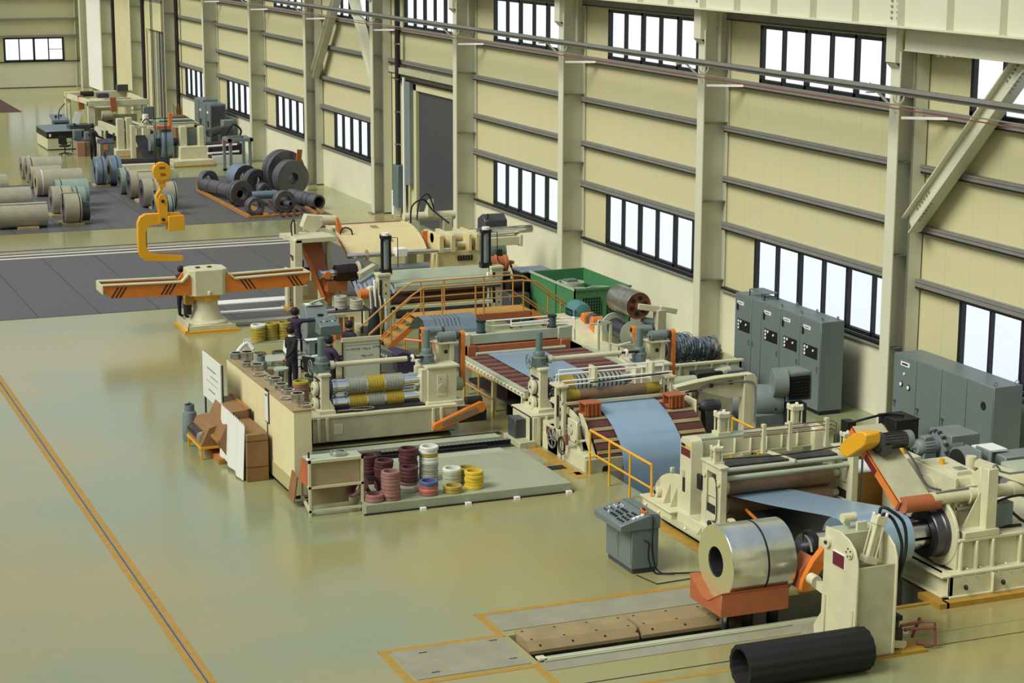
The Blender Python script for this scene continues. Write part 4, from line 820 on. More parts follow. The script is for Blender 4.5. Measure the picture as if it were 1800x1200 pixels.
# hand wheel and hoses on the base
def wheel(mb, c, ax, r, k='girt'):
    ax = Vector(ax).normalized(); a = ax.orthogonal().normalized(); bb = ax.cross(a); c = Vector(c)
    pts = [c+(a*math.cos(2*PI*j/24)+bb*math.sin(2*PI*j/24))*r for j in range(25)]
    mb.tube(pts, r*.09, k, 6)
    for j in range(5): a_ = 2*PI*j/5; mb.tube([c, c+(a*math.cos(a_)+bb*math.sin(a_))*r], r*.06, k, 5)
    mb.cyl(c-ax*r*.1, c+ax*r*.25, r*.16, k, seg=10); return mb
part(wheel(M(), (17.5, 40.1, .42), (1, 0, 0), .22), 'hand_wheel', t)
b = M(); pts = [(17.5, 39.55+.2*math.cos(a*.5), .38+.2*math.sin(a*.5)) for a in range(15)]; b.tube(pts, .014, 'rubber', 6); part(b, 'hose_loop', t); b = M(); b.tube([(p[0], p[1]*.7+11.85, p[2]*.8+.1) for p in pts], .014, 'rubber', 6); part(b, 'hose_loop', t); b = M(); b.box(17.5, 17.56, 39.3, 39.36, .45, .7, 'pipe_r').cyl((17.52, 39.6, .05), (17.52, 39.6, .55), .015, 'girt'); part(b, 'valve', t); part(M().box(17.58, 17.6, 40.35, 40.6, .4, .58, 'maroon'), 'name_plate', t)
tape([(17.4, 38.3), (17.4, 41.6)], .26); tape([(17.5, 38.55), (18.1, 38.55)], .22); tape([(15.6, 41.3), (16.2, 41.3)], .2)
c = M(); c.box(16.2, 17.2, 39.6, 41.0, 0, .012, 'conc').box(16.05, 16.2, 39.5, 41.1, 0, .015, 'tape').box(16.05, 17.2, 39.45, 39.6, 0, .015, 'tape').box(16.5, 17.3, 39.0, 39.02, 0, .01, 'iron').box(17, 17.4, 39.0, 39.3, -.0, .012, 'iron'); struct(c, 'floor_cover')

# ------------------------------------------------ slitting heads (one in line, one drawn out)
def jack(parent, x, y, z, k='teal', wheel_side=None):
    b = M(); b.box(x-.17, x+.17, y-.17, y+.17, z, z+.05, k).lathe((x, y, z+.05), (0, 0, 1), [(0, 0), (.17, 0), (.18, .16), (.14, .19), (.14, .26), (.12, .3), (.08, .32), (.08, .72), (.075, .76), (0, .76)], k, 20)
    for a in range(8): b.cyl((x+.16*math.cos(a*.785), y+.16*math.sin(a*.785), z+.16), (x+.16*math.cos(a*.785), y+.16*math.sin(a*.785), z+.21), .02, 'iron', seg=6)
    j = part(b, 'screw_jack', parent)
    if wheel_side: part(wheel(M(), (x+wheel_side*.26, y, z+.12), (1, 0, 0), .17, 'grey_m'), 'hand_wheel', j)
def belt_drive(parent, x, y, z, x2):
    """twin motors on a little stand with two orange belt guards"""
    b = M(); b.box(x, x+.52, y-.2, y+.35, z+.42, z+.46, 'cream').box(x+.05, x+.12, y-.1, y+.3, z, z+.42, 'cream').box(x+.3, x+.42, y-.15, y-.05, z, z+.42, 'cream').box(x+.12, x+.42, y-.1, y-.05, z, z+.42, 'cream2').cyl((x+.22, y-.11, z+.22), (x+.22, y-.1, z+.22), .05, 'black'); part(b, 'motor_stand', parent, .006)
    for dx, dy, dz, r in ((-.18, .3, .66, .11), (.05, -.05, .58, .12)):
        b = M(); b.cyl((x+dx, y+dy, z+dz), (x+dx+.42, y+dy, z+dz), r, 'grey_m', seg=20).cyl((x+dx+.42, y+dy, z+dz), (x+dx+.5, y+dy, z+dz), r*.8, 'grey_d', seg=20).box(x+dx+.08, x+dx+.34, y+dy-.08, y+dy+.08, z+dz-r-.04, z+dz, 'grey_m').cyl((x+dx-.1, y+dy, z+dz), (x+dx, y+dy, z+dz), .04, 'steel'); part(b, 'motor', parent)
    for (xx, za, zb, ya, yb) in ((x-.28, z+.68, z-.0, y+.3, y-.25), (x+.6, z+.6, z-.6, y-.05, y-.05)):
        b = M(); pr = []
        for a in range(9): an = PI*a/8; pr.append((ya+.1*math.cos(an), za+.1*math.sin(an)))
        for a in range(9): an = PI+PI*a/8; pr.append((yb+.09*math.cos(an), zb+.09*math.sin(an)))
        b.px(pr, xx, xx+.1, 'orange').cyl((xx-.01, ya, za), (xx, ya, za), .06, 'iron')
        b.px([(p[0]*.55+(ya+yb)/2*.45, p[1]*.72+(za+zb)/2*.28) for p in pr], xx-.004, xx, 'roll_br'); part(b, 'belt_guard', parent, .006, label='orange belt guard')
def slitter(name, label, X0, Yc, dz, bands, stripes_):
    """X0: outer face of the operator-side housing, Yc: arbor line"""
    t = thing(name, label, 'slitting machine', (X0+1.7, Yc, .1))
    b = M(); b.box(X0-.35, X0+3.25, Yc-.6, Yc-.52, .12, .72, 'cream2').box(X0-.35, X0+3.25, Yc-.62, Yc+.6, .68, .74, 'cream').box(X0-.35, X0+3.25, Yc+.5, Yc+.58, .12, .72, 'cream2').box(X0+.3, X0+2.5, Yc-.45, Yc+.1, .74, .78, 'iron').box(X0-.35, X0-.3, Yc-.6, Yc+.58, .12, .72, 'cream')
    for x in (X0-.2, X0+.0, X0+2.6, X0+2.8): b.box(x, x+.06, Yc-.66, Yc-.6, .16, .7, 'cream')
    b.box(X0+.2, X0+.42, Yc-.61, Yc-.6, .28, .52, 'cream').cyl((X0-.3, Yc-.55, .12), (X0+3.2, Yc-.55, .12), .03, 'iron'); b.box(X0-.3, X0+3.2, Yc-.3, Yc+.4, .02, .12, 'iron'); part(b, 'base', t, .01)
    # operator-side housing with two bearing caps
    b = M(); b.box(X0, X0+.2, Yc-.3, Yc+.3, .74, 1.62+dz, 'cream').box(X0-.03, X0+.24, Yc-.34, Yc+.34, 1.6+dz, 1.66+dz, 'cream').box(X0-.1, X0+.3, Yc-.45, Yc+.45, .72, .82, 'cream').prism([(X0+.2, Yc-.3, .82), (X0+.34, Yc-.3, .82), (X0+.2, Yc-.3, 1.05)], (0, .6, 0), 'cream')
    for z in (1.27, .885): b.lathe((X0, Yc, z), (-1, 0, 0), [(0, 0), (.17, 0), (.17, .1), (.15, .12), (0, .12)], 'cream', 28).lathe((X0, Yc, z), (-1, 0, 0), [(.17, .005), (.2, .005), (.2, .02), (.17, .02)], 'iron', 28, closed=True).cyl((X0-.12, Yc, z), (X0-.14, Yc, z), .03, 'iron')
    for z in (1.47, 1.05): b.box(X0-.02, X0, Yc-.22, Yc+.22, z, z+.05, 'iron')
    part(b, 'bearing_housing', t, .01)
    # drive-side gear housing
    xd = X0+2.62
    b = M(); b.box(xd, xd+.72, Yc-.32, Yc+.6, .76, 1.6, 'cream').box(xd-.03, xd+.78, Yc-.36, Yc+.64, 1.58, 1.63, 'cream').box(xd-.05, xd+.85, Yc-.42, Yc+.7, .68, .78, 'cream').box(xd-.14, xd, Yc-.25, Yc+.3, .76, 1.55, 'cream').box(xd+.22, xd+.46, Yc-.34, Yc-.32, .9, 1.42, 'cream').cyl((xd+.34, Yc-.34, 1.1), (xd+.34, Yc-.36, 1.1), .1, 'cream2').cyl((xd+.3, Yc-.36, 1.32), (xd+.3, Yc-.37, 1.32), .015, 'black').cyl((xd+.72, Yc+.1, 1.05), (xd+1.0, Yc+.1, 1.05), .16, 'green_grey', seg=24).box(xd+.2, xd+.6, Yc-.34, Yc-.3, .69, .72, 'black'); part(b, 'gear_housing', t, .012)
    jack(t, X0+.1, Yc, 1.66+dz, wheel_side=-1); jack(t, xd+.12, Yc+.1, 1.63)
    belt_drive(t, xd+.42, Yc+.3, 1.62, 0)
    for i, z in enumerate((1.27, .885)):
        b = M(); b.cyl((X0+.2, Yc, z), (xd, Yc, z), .165, 'chrome', seg=32).cyl((X0+.2, Yc, z), (X0+.32, Yc, z), .2, 'dsteel', seg=24).cyl((X0+.38, Yc, z), (X0+.44, Yc, z), .185, 'steel', seg=24); ar = part(b, 'knife_arbor', t)
        for (xa, xb, k) in bands[i]:
            n_ = max(2, round((xb-xa)/.065)); w_ = (xb-xa)/n_
            b = M(); pr = []
            for q in range(n_): pr += [(.196, q*w_+.002), (.2, q*w_+.012), (.2, (q+1)*w_-.012), (.196, (q+1)*w_-.002)]
            b.lathe((X0+xa, Yc, z), (1, 0, 0), [(.16, 0)]+pr+[(.16, xb-xa)], k, 36); part(b, 'rubber_ring_set', ar)
            b = M(); b.cyl((X0+xa-.025, Yc, z), (X0+xa, Yc, z), .205, 'chrome', seg=36); part(b, 'slitting_knife', ar)
    b = M(); b.cyl((X0+.35, Yc, 1.8+dz), (X0+2.2, Yc, 1.8+dz), .062, 'cream', seg=20).cyl((X0+.3, Yc, 1.8+dz), (X0+.4, Yc, 1.8+dz), .1, 'cream', seg=20).cyl((X0+.1, Yc, 1.8+dz), (xd+.1, Yc, 1.8+dz), .03, 'iron').cyl((X0+2.32, Yc, 1.8+dz), (X0+2.36, Yc, 1.8+dz), .09, 'white', seg=20); part(b, 'cross_shaft', t)
    return t
up_b = [(.7, 1.18, 'ringg'), (1.18, 1.62, 'ringy'), (1.62, 2.08, 'ringg')]; lo_b = [(.72, 1.18, 'ringy'), (1.18, 1.62, 'ringg'), (1.62, 2.07, 'ringy')]
t = slitter('slitting_head', 'slitting machine drawn out of the line, grey and yellow rings on both shafts', 12.95, 43.3, 0, (up_b, lo_b), 0)
b = M(); pr = []
for a in range(9): an = PI/2+PI*a/8; pr.append((15.62+.09*math.cos(an), .28+.09*math.sin(an)))
for a in range(9): an = -PI/2+PI*a/8; pr.append((16.72+.13*math.cos(an), .66+.13*math.sin(an)))
b.prism([(x, 42.5, z) for x, z in pr], (0, .14, 0), 'orange').prism([(x*.7+16.2*.3, 42.49, z*.62+.48*.38) for x, z in pr], (0, .01, 0), 'roll_br'); b.cyl((16.4, 42.7, .8), (16.8, 42.7, .8), .1, 'iron').box(16.2, 16.9, 42.6, 43.0, .3, .6, 'iron'); part(b, 'belt_guard', t, .006, label='orange belt guard low at the front')
b = M(); pts = [(13.9+.3*math.cos(a*.5), 42.9+.12*math.sin(a*.5), .8) for a in range(15)]; b.tube(pts, .012, 'girt', 6).tube([(13.3, 42.85, .8), (13.7, 42.85, .8), (13.95, 42.75, .8)], .015, 'girt', 6); solo(b, 'wire_hoop', 'thin loop of rod lying on the machine bed under the lower ring shaft', 'rod', (13.8, 42.9, .79))
ub = [(.55, .95, 'ringy'), (1.0, 2.2, 'ringm')]
slitter('slitting_head', 'slitting machine standing in the line under white air pipes', 17.72, 41.6, .1, (ub, ub), 1)
# floor channel and guide rails of the drawn-out head
c = M(); c.box(11.9, 17.2, 42.35, 42.55, 0, .012, 'iron').box(11.6, 17.0, 41.95, 42.3, 0, .05, 'green_grey').box(11.6, 17.2, 41.2, 41.9, 0, .014, 'black').box(11.6, 16.2, 40.75, 40.95, 0, .05, 'iron').box(13, 16.4, 41.3, 41.38, .014, .06, 'iron').box(12, 16.5, 40.3, 40.75, 0, .14, 'green_grey').box(12, 16.5, 40.25, 40.3, 0, .16, 'cream2')
struct(c, 'floor_rail')
t = thing('cable_chain', 'black cable carrier chain lying in the floor channel beside the machine base', 'cable chain', (16, 41.6, .02))
b = M()
for i in range(34): b.box(13.9+i*.1, 13.985+i*.1, 41.45, 41.62, .014, .1, 'rubber').box(13.9+i*.1, 13.985+i*.1, 41.47, 41.6, .1, .104, 'girt')
part(b, 'links', t)
b = M(); b.tube([(17.2, 41.5, .1), (17.45, 41.5, .18), (17.55, 41.4, .35), (17.6, 41.3, .4)], .07, 'rubber', 8, 4); part(b, 'hose_end', t)
t = thing('junction_box', 'grey box with valves on the cream base beside the in-line slitting machine', 'electrical box', (17.3, 41.2, .0))
b = M(); b.box(17.1, 17.4, 41.3, 41.75, .15, .6, 'grey_d').box(17.05, 17.45, 40.9, 41.9, 0, .15, 'cream2').box(17.4, 17.6, 40.95, 41.8, 0, .7, 'cream'); part(b, 'box', t, .01)
# platform
b = M(); b.box(12.15, 16.75, 37.3, 40.2, 0, .2, 'platform'); b.box(12.1, 16.8, 37.26, 37.3, 0, .03, 'iron')
for x in (13.3, 14.3, 15.4, 16.6): b.box(x, x+.12, 37.18, 37.28, 0, .05, 'white')
solo(b, 'platform_slab', 'low pale green platform that carries the stacks of rubber rings', 'platform', (14.4, 38.7, 0))
# ------------------------------------------------ roller table with blue strip
t = thing('roller_table', 'long table of maroon rollers carrying the blue strip towards the orange clamp beam', 'roller table', (19.4, 44.6, 0))
for x in (17.78, 21.2): part(M().box(x, x+.1, 42.35, 46.6, .8, .95, 'cream').box(x-.02, x+.12, 42.35, 46.6, .95, .98, 'green_grey'), 'side_beam', t)
for y in (42.5, 44.4, 46.3):
    for x in (17.78, 21.2): part(M().box(x, x+.1, y, y+.1, 0, .8, 'cream'), 'leg', t)
for i in range(19): part(M().cyl((17.9, 42.5+i*.22, .88), (21.2, 42.5+i*.22, .88), .075, 'slat' if i % 2 else 'roll_mb', seg=16).cyl((17.72, 42.5+i*.22, .9), (17.9, 42.5+i*.22, .9), .03, 'white', seg=8), 'roller', t)
b = M(); b.box(17.9, 21.2, 42.4, 46.5, .35, .4, 'iron').box(18.0, 21.1, 44, 44.06, 0, .8, 'iron'); part(b, 'drip_tray', t)
handrail('handrail', 'yellow-brown handrail fence along the near side of the roller table', [(17.6, 45.9), (17.6, 44.9), (17.6, 43.9)], h=.9, k='amber')
t = thing('bridle_clamp', 'wide clamp of pale green beam over orange beam at the roller table end', 'clamp beam', (19.5, 46.9, 0))
part(M().box(17.95, 20.9, 46.75, 47.1, 1.2, 1.47, 'green_grey').box(17.9, 18.1, 46.72, 47.12, 1.18, 1.49, 'cream').box(20.55, 20.95, 46.7, 47.1, 1.17, 1.5, 'green_grey'), 'top_beam', t, .02)
part(M().box(18.0, 20.85, 46.7, 47.0, .88, 1.17, 'orange_r').box(18.0, 18.25, 46.68, 47.02, .84, 1.19, 'orange_r').box(20.6, 20.88, 46.65, 47.02, .82, 1.18, 'orange_r'), 'clamp_beam', t, .015, label='orange beam')
for x in (18.45, 20.45): part(M().cyl((x, 46.9, 1.47), (x, 46.9, 1.78), .11, 'dteal', seg=20).cyl((x, 46.9, 1.76), (x, 46.9, 1.8), .13, 'iron', seg=20).cyl((x, 46.9, 1.47), (x, 46.9, 1.5), .13, 'iron', seg=20), 'cylinder', t)
part(M().cyl((18.2, 46.6, .98), (20.7, 46.6, .98), .05, 'green_grey', seg=16), 'pressure_roll', t)
b = M()
for y, z in ((46.95, 1.75), (47.0, 1.60)): b.tube([(18.6, y, z), (20.4, y-.05, z+.02)], .02, 'white', 8)
b.tube([(19.3, 46.9, 1.65), (21.0, 46.85, 1.7), (21.05, 46.8, 1.72), (21.05, 46.75, 1.1)], .02, 'white', 8).tube([(19.3, 46.9, 1.58), (20.9, 46.85, 1.6), (20.95, 46.75, 1.1)], .02, 'white', 8).tube([(19.3, 46.92, 1.75), (19.3, 46.92, 1.58)], .02, 'white', 8); part(b, 'air_pipe', t, label='white air pipes')
for x in (18.0, 20.75): part(M().box(x, x+.14, 46.78, 47.05, 0, .85, 'cream'), 'leg', t)
# slit strips hanging behind the clamp
t = thing('slit_strips', 'grey-blue slit strips hanging side by side below the orange walkway', 'steel strip', (18.7, 49.5, 0))
for i, (xa, xb) in enumerate(((17.75, 18.1), (18.11, 18.22), (18.23, 18.33), (18.34, 18.44), (18.45, 18.55), (18.56, 18.66), (18.67, 18.77), (18.78, 19.3))):
    b = M(); P = [(50.6, .9), (50.2, 1.25), (49.8, 1.42), (49.4, 1.38), (49.15, 1.1), (49.0, .7), (48.95, .2), (48.95, 0)]
    for (ya, za), (yb, zb) in zip(P[:-1], P[1:]): b.prism([(xa, ya, za), (xa, yb, zb), (xa, yb+.006, zb-.006), (xa, ya+.006, za-.006)], (xb-xa-.012, 0, 0), 'coilblue')
    part(b, 'strip', t)
# ================================================================ PARTITION, DESKS, PEOPLE, RINGS
t = thing('partition_bench', 'long cream partition bench with khaki top carrying steel rings', 'partition', (11.3, 41.7, 0))
part(M().box(11.1, 11.5, 38.9, 44.45, .08, 1.9, 'partition').box(11.12, 11.48, 38.92, 44.43, 0, .08, 'black'), 'body', t, .01)
part(M().box(11.08, 11.56, 38.88, 44.47, 1.9, 1.93, 'khaki'), 'top', t, .005)
part(M().box(11.08, 11.1, 40.75, 41.05, 1.2, 1.95, 'black').box(11.07, 11.08, 40.78, 41.02, 1.23, 1.9, 'paper').box(11.065, 11.07, 40.83, 40.97, 1.8, 1.84, 'iron').box(11.08, 11.1, 40.9, 40.92, .75, 1.2, 'iron'), 'notice_sheet', t, label='white notice in a black frame')
MT['skirt'] = mat('skirt_paint', (176, 168, 120), .6)
part(M().box(11.085, 11.1, 38.9, 44.4, .1, .42, 'skirt'), 'skirting', t)
def ring_mesh(k, ro, ri, h):
    b = M(); b.lathe((0, 0, 0), (0, 0, 1), [(ri, 0), (ro-.012, 0), (ro, .012), (ro, h-.012), (ro-.012, h), (ri, h)], k, 28, closed=True); return b
PLACE = ['at the far end', 'second from the far end', 'third from the far end', 'fourth from the far end', 'beside the black-framed notice', 'just past the notice', 'near the middle of the bench', 'before the covered drum', 'near the purple tub', 'third from the near end', 'second from the near end', 'at the near end']
spots = [(11.27, 44.2, .14, .13), (11.45, 43.9, .15, .2), (11.3, 43.3, .12, .1), (11.42, 42.9, .14, .12), (11.3, 42.3, .13, .03), (11.42, 41.85, .12, .04), (11.42, 41.35, .14, .13), (11.4, 40.85, .14, .11), (11.43, 40.45, .14, .07), (11.25, 39.95, .13, .02), (11.42, 39.65, .14, .17), (11.42, 39.15, .14, .05)]
for (x, y, r, h), pl_ in zip(spots, PLACE):
    b = ring_mesh('steel', r, r*.82, h); b.lathe((0, 0, h), (0, 0, 1), [(r*.8, 0), (r*1.04, 0), (r*1.04, .012), (r*.8, .012)], 'chrome', 28, closed=True)
    ob = solo(b, 'steel_ring', f'steel spacer ring on the partition bench top, {pl_}', 'steel ring', (0, 0, 0), 'steel spacer rings on the bench'); ob.location = (x, y, 1.93)
# boards, gas bottles and brown boxes in front of the partition
MT['writing'] = stripes('faint_writing', (206, 208, 200), (150, 156, 156), 'Z', 14, .8)
b = M(); b.prism([(10.6, 43.05, 1.0), (10.6, 44.75, 1.0), (10.6, 44.75, 2.06), (10.6, 43.05, 2.06)], (.03, 0, 0), 'paper'); t = thing('whiteboard', 'white notice board with faint writing standing at the far end of the partition', 'board', (10.62, 43.9, .2))
part(b, 'panel', t); part(M().box(10.595, 10.6, 43.5, 44.3, 1.75, 1.78, 'girt').box(10.595, 10.6, 43.3, 44.0, 1.6, 1.62, 'girt').box(10.595, 10.6, 43.3, 44.4, 1.45, 1.46, 'girt').box(10.595, 10.6, 43.6, 44.2, 1.25, 1.28, 'girt'), 'writing', t); part(M().box(10.63, 10.66, 43.02, 43.1, 0, 2.05, 'iron').box(10.63, 10.66, 44.7, 44.76, 0, 2.05, 'iron'), 'stand', t)
b = M(); n = 14
for j in range(n):
    y0_, y1_ = 40.65+j*2.0/n, 40.65+(j+1)*2.0/n
    f = lambda y: .03*math.sin(y*9)
    b.prism([(10.42+f(y0_), y0_, .02+.10*(y0_-40.65)/2), (10.42+f(y1_), y1_, .02+.1*(y1_-40.65)/2), (10.5+f(y1_)*.3, y1_, 1.28), (10.5+f(y0_)*.3, y0_, 1.2+.04*j/n)], (.006, 0, 0), 'paper')
solo(b, 'paper_sheet', 'large sheet of white paper hanging in soft folds before the brown boxes', 'paper sheet', (10.5, 41.6, 0))
def box_case(name, label, x0, x1, y0, y1, z0, z1, lids):
    t = thing(name, label, 'wooden box', ((x0+x1)/2, (y0+y1)/2, z0)); part(M().box(x0, x1, y0, y1, z0, z1, 'wood'), 'case', t, .008)
    b = M()
    for z in lids: b.box(x0-.004, x1+.004, y0-.004, y1+.004, z-.006, z+.006, 'iron')
    part(b, 'seam', t); return t
box_case('wooden_box', 'tall brown wooden box with dark seams standing behind the hanging paper', 10.52, 11.0, 40.55, 42.0, 0, 1.05, (.32, .9))
t = thing('wooden_rack', 'brown sloping wooden case with amber edging leaning at the partition', 'wooden box', (10.75, 43.0, 0))
part(M().py([(10.3, .55), (10.62, 1.2), (11.0, 1.22), (11.0, .1), (10.5, .1)], 42.1, 43.6, 'wood'), 'case', t, .006); part(M().bar((10.28, 42.1, .55), (10.28, 43.6, .55), .05, .06, 'amberwood').box(10.95, 11.02, 42.1, 43.7, 1.2, 1.24, 'amberwood').box(11.0, 11.03, 42.05, 42.1, .6, 1.24, 'iron'), 'edging', t); part(M().box(10.3, 10.98, 42.15, 43.55, 0, .12, 'amberwood'), 'plinth', t)
t = thing('blade_rack', 'low brown blade rack with a row of steel discs on an amber stand', 'tool rack', (10.3, 43.3, 0))
part(M().py([(10.02, .3), (10.22, .72), (10.5, .78), (10.52, .3)], 42.7, 43.95, 'wood'), 'case', t, .006); part(M().box(10.0, 10.54, 42.66, 43.99, .25, .3, 'yellow'), 'frame', t)
for x in (10.02, 10.48):
    for y in (42.68, 43.92): part(M().box(x, x+.05, y, y+.05, 0, .25, 'yellow'), 'leg', t)
for i in range(9): part(M().lathe((10.08+.0, 42.85+i*.11, .5), (0, 1, 0), [(.05, 0), (.12, 0), (.12, .02), (.05, .02)], 'steel', 20, closed=True), 'steel_disc', t)
def gas_bottle(label, x, y, z0, k='grey_m', s=1.0):
    t = thing('gas_bottle', label, 'gas bottle', (x, y, z0)); r = .14*s
    part(M().lathe((x, y, z0), (0, 0, 1), [(0, 0), (r*.9, 0), (r, .03), (r, .45*s), (r*.85, .55*s), (r*.3, .6*s), (0, .6*s)], k, 24), 'body', t)
    part(M().lathe((x, y, z0+.57*s), (0, 0, 1), [(r*.62, 0), (r*.66, 0), (r*.66, .12*s), (r*.62, .12*s)], 'grey', 20, closed=True), 'collar', t); part(M().cyl((x, y, z0+.58*s), (x, y, z0+.74*s), .02, 'steel').cyl((x-.05, y, z0+.7*s), (x+.05, y, z0+.7*s), .015, 'iron'), 'valve', t); return t
gas_bottle('grey gas bottle standing on the floor left of the sloping wooden case', 10.2, 44.5, 0, s=1.25)
gas_bottle('grey gas bottle behind the far end of the partition bench', 12.45, 46.4, .7, s=1.1)
b = M(); b.box(12.1, 12.8, 46.1, 46.8, 0, .7, 'dsteel'); solo(b, 'steel_stool', 'dark steel stand that carries the gas bottle behind the bench', 'stand', (12.45, 46.4, 0), bev=.02)
# cream rack with plywood panels
t = thing('panel_rack', 'cream tubular rack holding light plywood panels at the near end of the partition', 'rack', (11.6, 38.2, 0))
for x, y in ((11.03, 37.6), (12.15, 37.6), (11.2, 38.75), (12.3, 38.75)): part(M().box(x, x+.05, y, y+.05, 0, 1.18 if y < 38 else .6, 'cream'), 'leg', t)
part(M().box(11.03, 12.2, 37.6, 37.65, 1.12, 1.18, 'cream').box(11.03, 12.2, 37.6, 37.65, .58, .63, 'cream').box(11.03, 12.2, 37.6, 37.65, .08, .13, 'cream').bar((11.05, 37.62, .1), (11.22, 38.78, .1), .05, .05, 'cream').bar((12.17, 37.62, .1), (12.32, 38.78, .1), .05, .05, 'cream').bar((11.05, 37.62, .6), (11.22, 38.78, .6), .05, .05, 'cream').box(11.2, 12.32, 38.75, 38.8, .08, .13, 'cream').box(11.04, 12.2, 37.65, 38.1, 1.14, 1.17, 'green_grey'), 'rail', t)
part(M().box(11.1, 12.14, 37.66, 37.7, .63, 1.1, 'wood_l'), 'upper_panel', t); part(M().box(11.15, 12.0, 38.0, 38.04, .12, .58, 'wood_l'), 'lower_panel', t); part(M().prism([(11.04, 37.66, 1.12), (11.04, 37.66, .63), (10.98, 38.2, .63), (11.06, 38.2, 1.1)], (.03, 0, 0), 'orange_r').prism([(10.9, 38.3, .12), (10.9, 38.75, .12), (11.0, 38.75, .7), (10.98, 38.3, .66)], (.03, 0, 0), 'wood'), 'side_board', t)
ob = solo(ring_mesh('steel', .17, .13, .08), 'steel_ring', 'steel ring lying on top of the cream panel rack', 'steel ring'); ob.location = (11.75, 37.9, 1.17)
b = M(); b.cyl((11.08, 37.75, 1.17), (11.08, 37.75, 1.2), .05, 'white').cyl((11.08, 37.75, 1.2), (11.08, 37.75, 1.32), .02, 'iron'); solo(b, 'spindle', 'small black spindle on a white foot at the corner of the panel rack', 'spindle', (11.08, 37.75, 1.17))
ob = solo(ring_mesh('dsteel', .2, .15, .3), 'steel_ring', 'dark steel ring sleeve on the floor behind the panel rack', 'steel ring'); ob.location = (11.75, 39.9, 0)
# stacks of rubber rings on the platform
RK = dict(maroon=(84, 40, 44), pink=(150, 106, 96), white=(222, 226, 212), grey=(176, 176, 152), yellow=(214, 184, 46), mustard=(170, 150, 56), blue=(78, 90, 140), coral=(206, 112, 96), dark=(60, 34, 38))
RM = {}
for k_, c_ in RK.items(): MT['rk_'+k_] = mat('rubber_'+k_, c_, .6, noise=.15, nscale=12)
def ring_proto(k):
    if k not in RM:
        ob = ring_mesh('rk_'+k, .2, .145, .075).out('rubber_ring'); COL.objects.unlink(ob); RM[k] = ob
    return RM[k]
CNT = ['lowest', 'second from the bottom', 'third from the bottom', 'fourth from the bottom', 'fifth from the bottom', 'sixth from the bottom', 'seventh from the bottom', 'eighth from the bottom', 'ninth from the bottom', 'tenth from the bottom', 'eleventh from the bottom', 'twelfth from the bottom', 'thirteenth from the bottom']
def stack(x, y, cols, desc, z0=.2, s=1.0, seedv=0):
    rr = random.Random(int(x*100+y*10)); n_ = len(cols)
    for i, k in enumerate(cols):
        c_ = ring_proto(k).copy(); COL.objects.link(c_); c_.scale = (s, s, 1)
        c_.location = (x+rr.uniform(-.012, .012), y+rr.uniform(-.012, .012), z0+i*.0752)
        pos = 'topmost' if i == n_-1 else CNT[i]
        c_['label'] = f'{pos} {NAMEK[k]} ring of {desc}'; c_['category'] = 'rubber ring'; c_['group'] = 'rubber rings on '+desc
NAMEK = dict(maroon='maroon', pink='pink', white='white', grey='grey', yellow='yellow', mustard='mustard', blue='blue', coral='coral', dark='dark maroon')
stack(12.74, 38.95, ['maroon']*8, 'the maroon stack behind the panel rack')
stack(12.92, 38.45, ['maroon']*8, 'the maroon stack behind the pink one')
stack(12.78, 37.58, ['pink']*8, 'the tall pink front stack')
stack(13.54, 38.65, ['dark']*3+['maroon']*7, 'the tallest maroon stack')
stack(13.32, 38.0, ['grey', 'white', 'pink']+['maroon']*4, 'the maroon stack over a white ring')
stack(14.0, 38.65, ['grey']*5+['white']*2+['mustard']+['white']*2, 'the tall white and grey stack', s=1.02)
stack(13.62, 37.62, ['pink', 'coral', 'pink', 'blue'], 'the low stack topped with blue')
stack(14.32, 38.1, ['grey']*4+['white'], 'the short grey stack topped with white')
stack(14.15, 37.6, ['mustard']*2, 'the two-ring mustard pile')
stack(14.72, 38.3, ['grey']*2+['mustard']*2, 'the mustard stack behind the yellow one')
stack(14.68, 37.72, ['yellow']*5, 'the bright yellow front stack')
stack(12.42, 37.6, ['pink']*2, 'the low pink pile by the rack leg', s=1.02)
for i in range(3):
    c_ = ring_proto('pink').copy(); COL.objects.link(c_); c_.location = (12.1+.08*i, 37.85+.05*i, .4); c_.rotation_euler = (0, math.radians(-50), .3)
    c_['label'] = 'pink ring leaning against the cream rack, '+('outermost', 'middle', 'innermost')[i]+' of three'; c_['category'] = 'rubber ring'; c_['group'] = 'leaning pink rings'
c_ = ring_proto('dark').copy(); COL.objects.link(c_); c_.location = (12.5, 38.0, .4); c_.rotation_euler = (1.2, 0, .4); c_['label'] = 'dark ring standing on edge behind the leaning pink rings'; c_['category'] = 'rubber ring'
# inside the bay
stack(13.25, 45.7, ['pink']*11+['mustard'], 'the yellow-topped column beyond the bench', z0=0)
b = M(); b.lathe((13.0, 46.2, 0), (0, 0, 1), [(0, 0), (.14, 0), (.17, .65), (.15, .65), (.12, .05), (0, .05)], 'purple', 24); solo(b, 'plastic_tub', 'dark purple open tub beside the pink ring column', 'tub', (13.0, 46.2, 0))
t = thing('steel_drum', 'shiny steel drum with a pale green lid beyond the bench', 'drum', (13.12, 47.0, 0)); part(M().cyl((13.12, 47, 0), (13.12, 47, .92), .17, 'chrome', seg=28), 'shell', t); part(M().cyl((13.12, 47, .92), (13.12, 47, .96), .19, 'green_grey', seg=28), 'lid', t)
def table(name, label, x0, x1, y0, y1, z, k='dsteel', ktop='green_grey'):
    t = thing(name, label, 'table', ((x0+x1)/2, (y0+y1)/2, 0)); part(M().box(x0, x1, y0, y1, z-.03, z, ktop), 'table_top', t, .005)
    for x in (x0+.03, x1-.07):
        for y in (y0+.03, y1-.07): part(M().box(x, x+.04, y, y+.04, 0, z-.03, k), 'leg', t)
    return t
table('desk', 'metal desk with a computer in front of the man in black', 13.15, 15.1, 48.75, 49.5, .75)
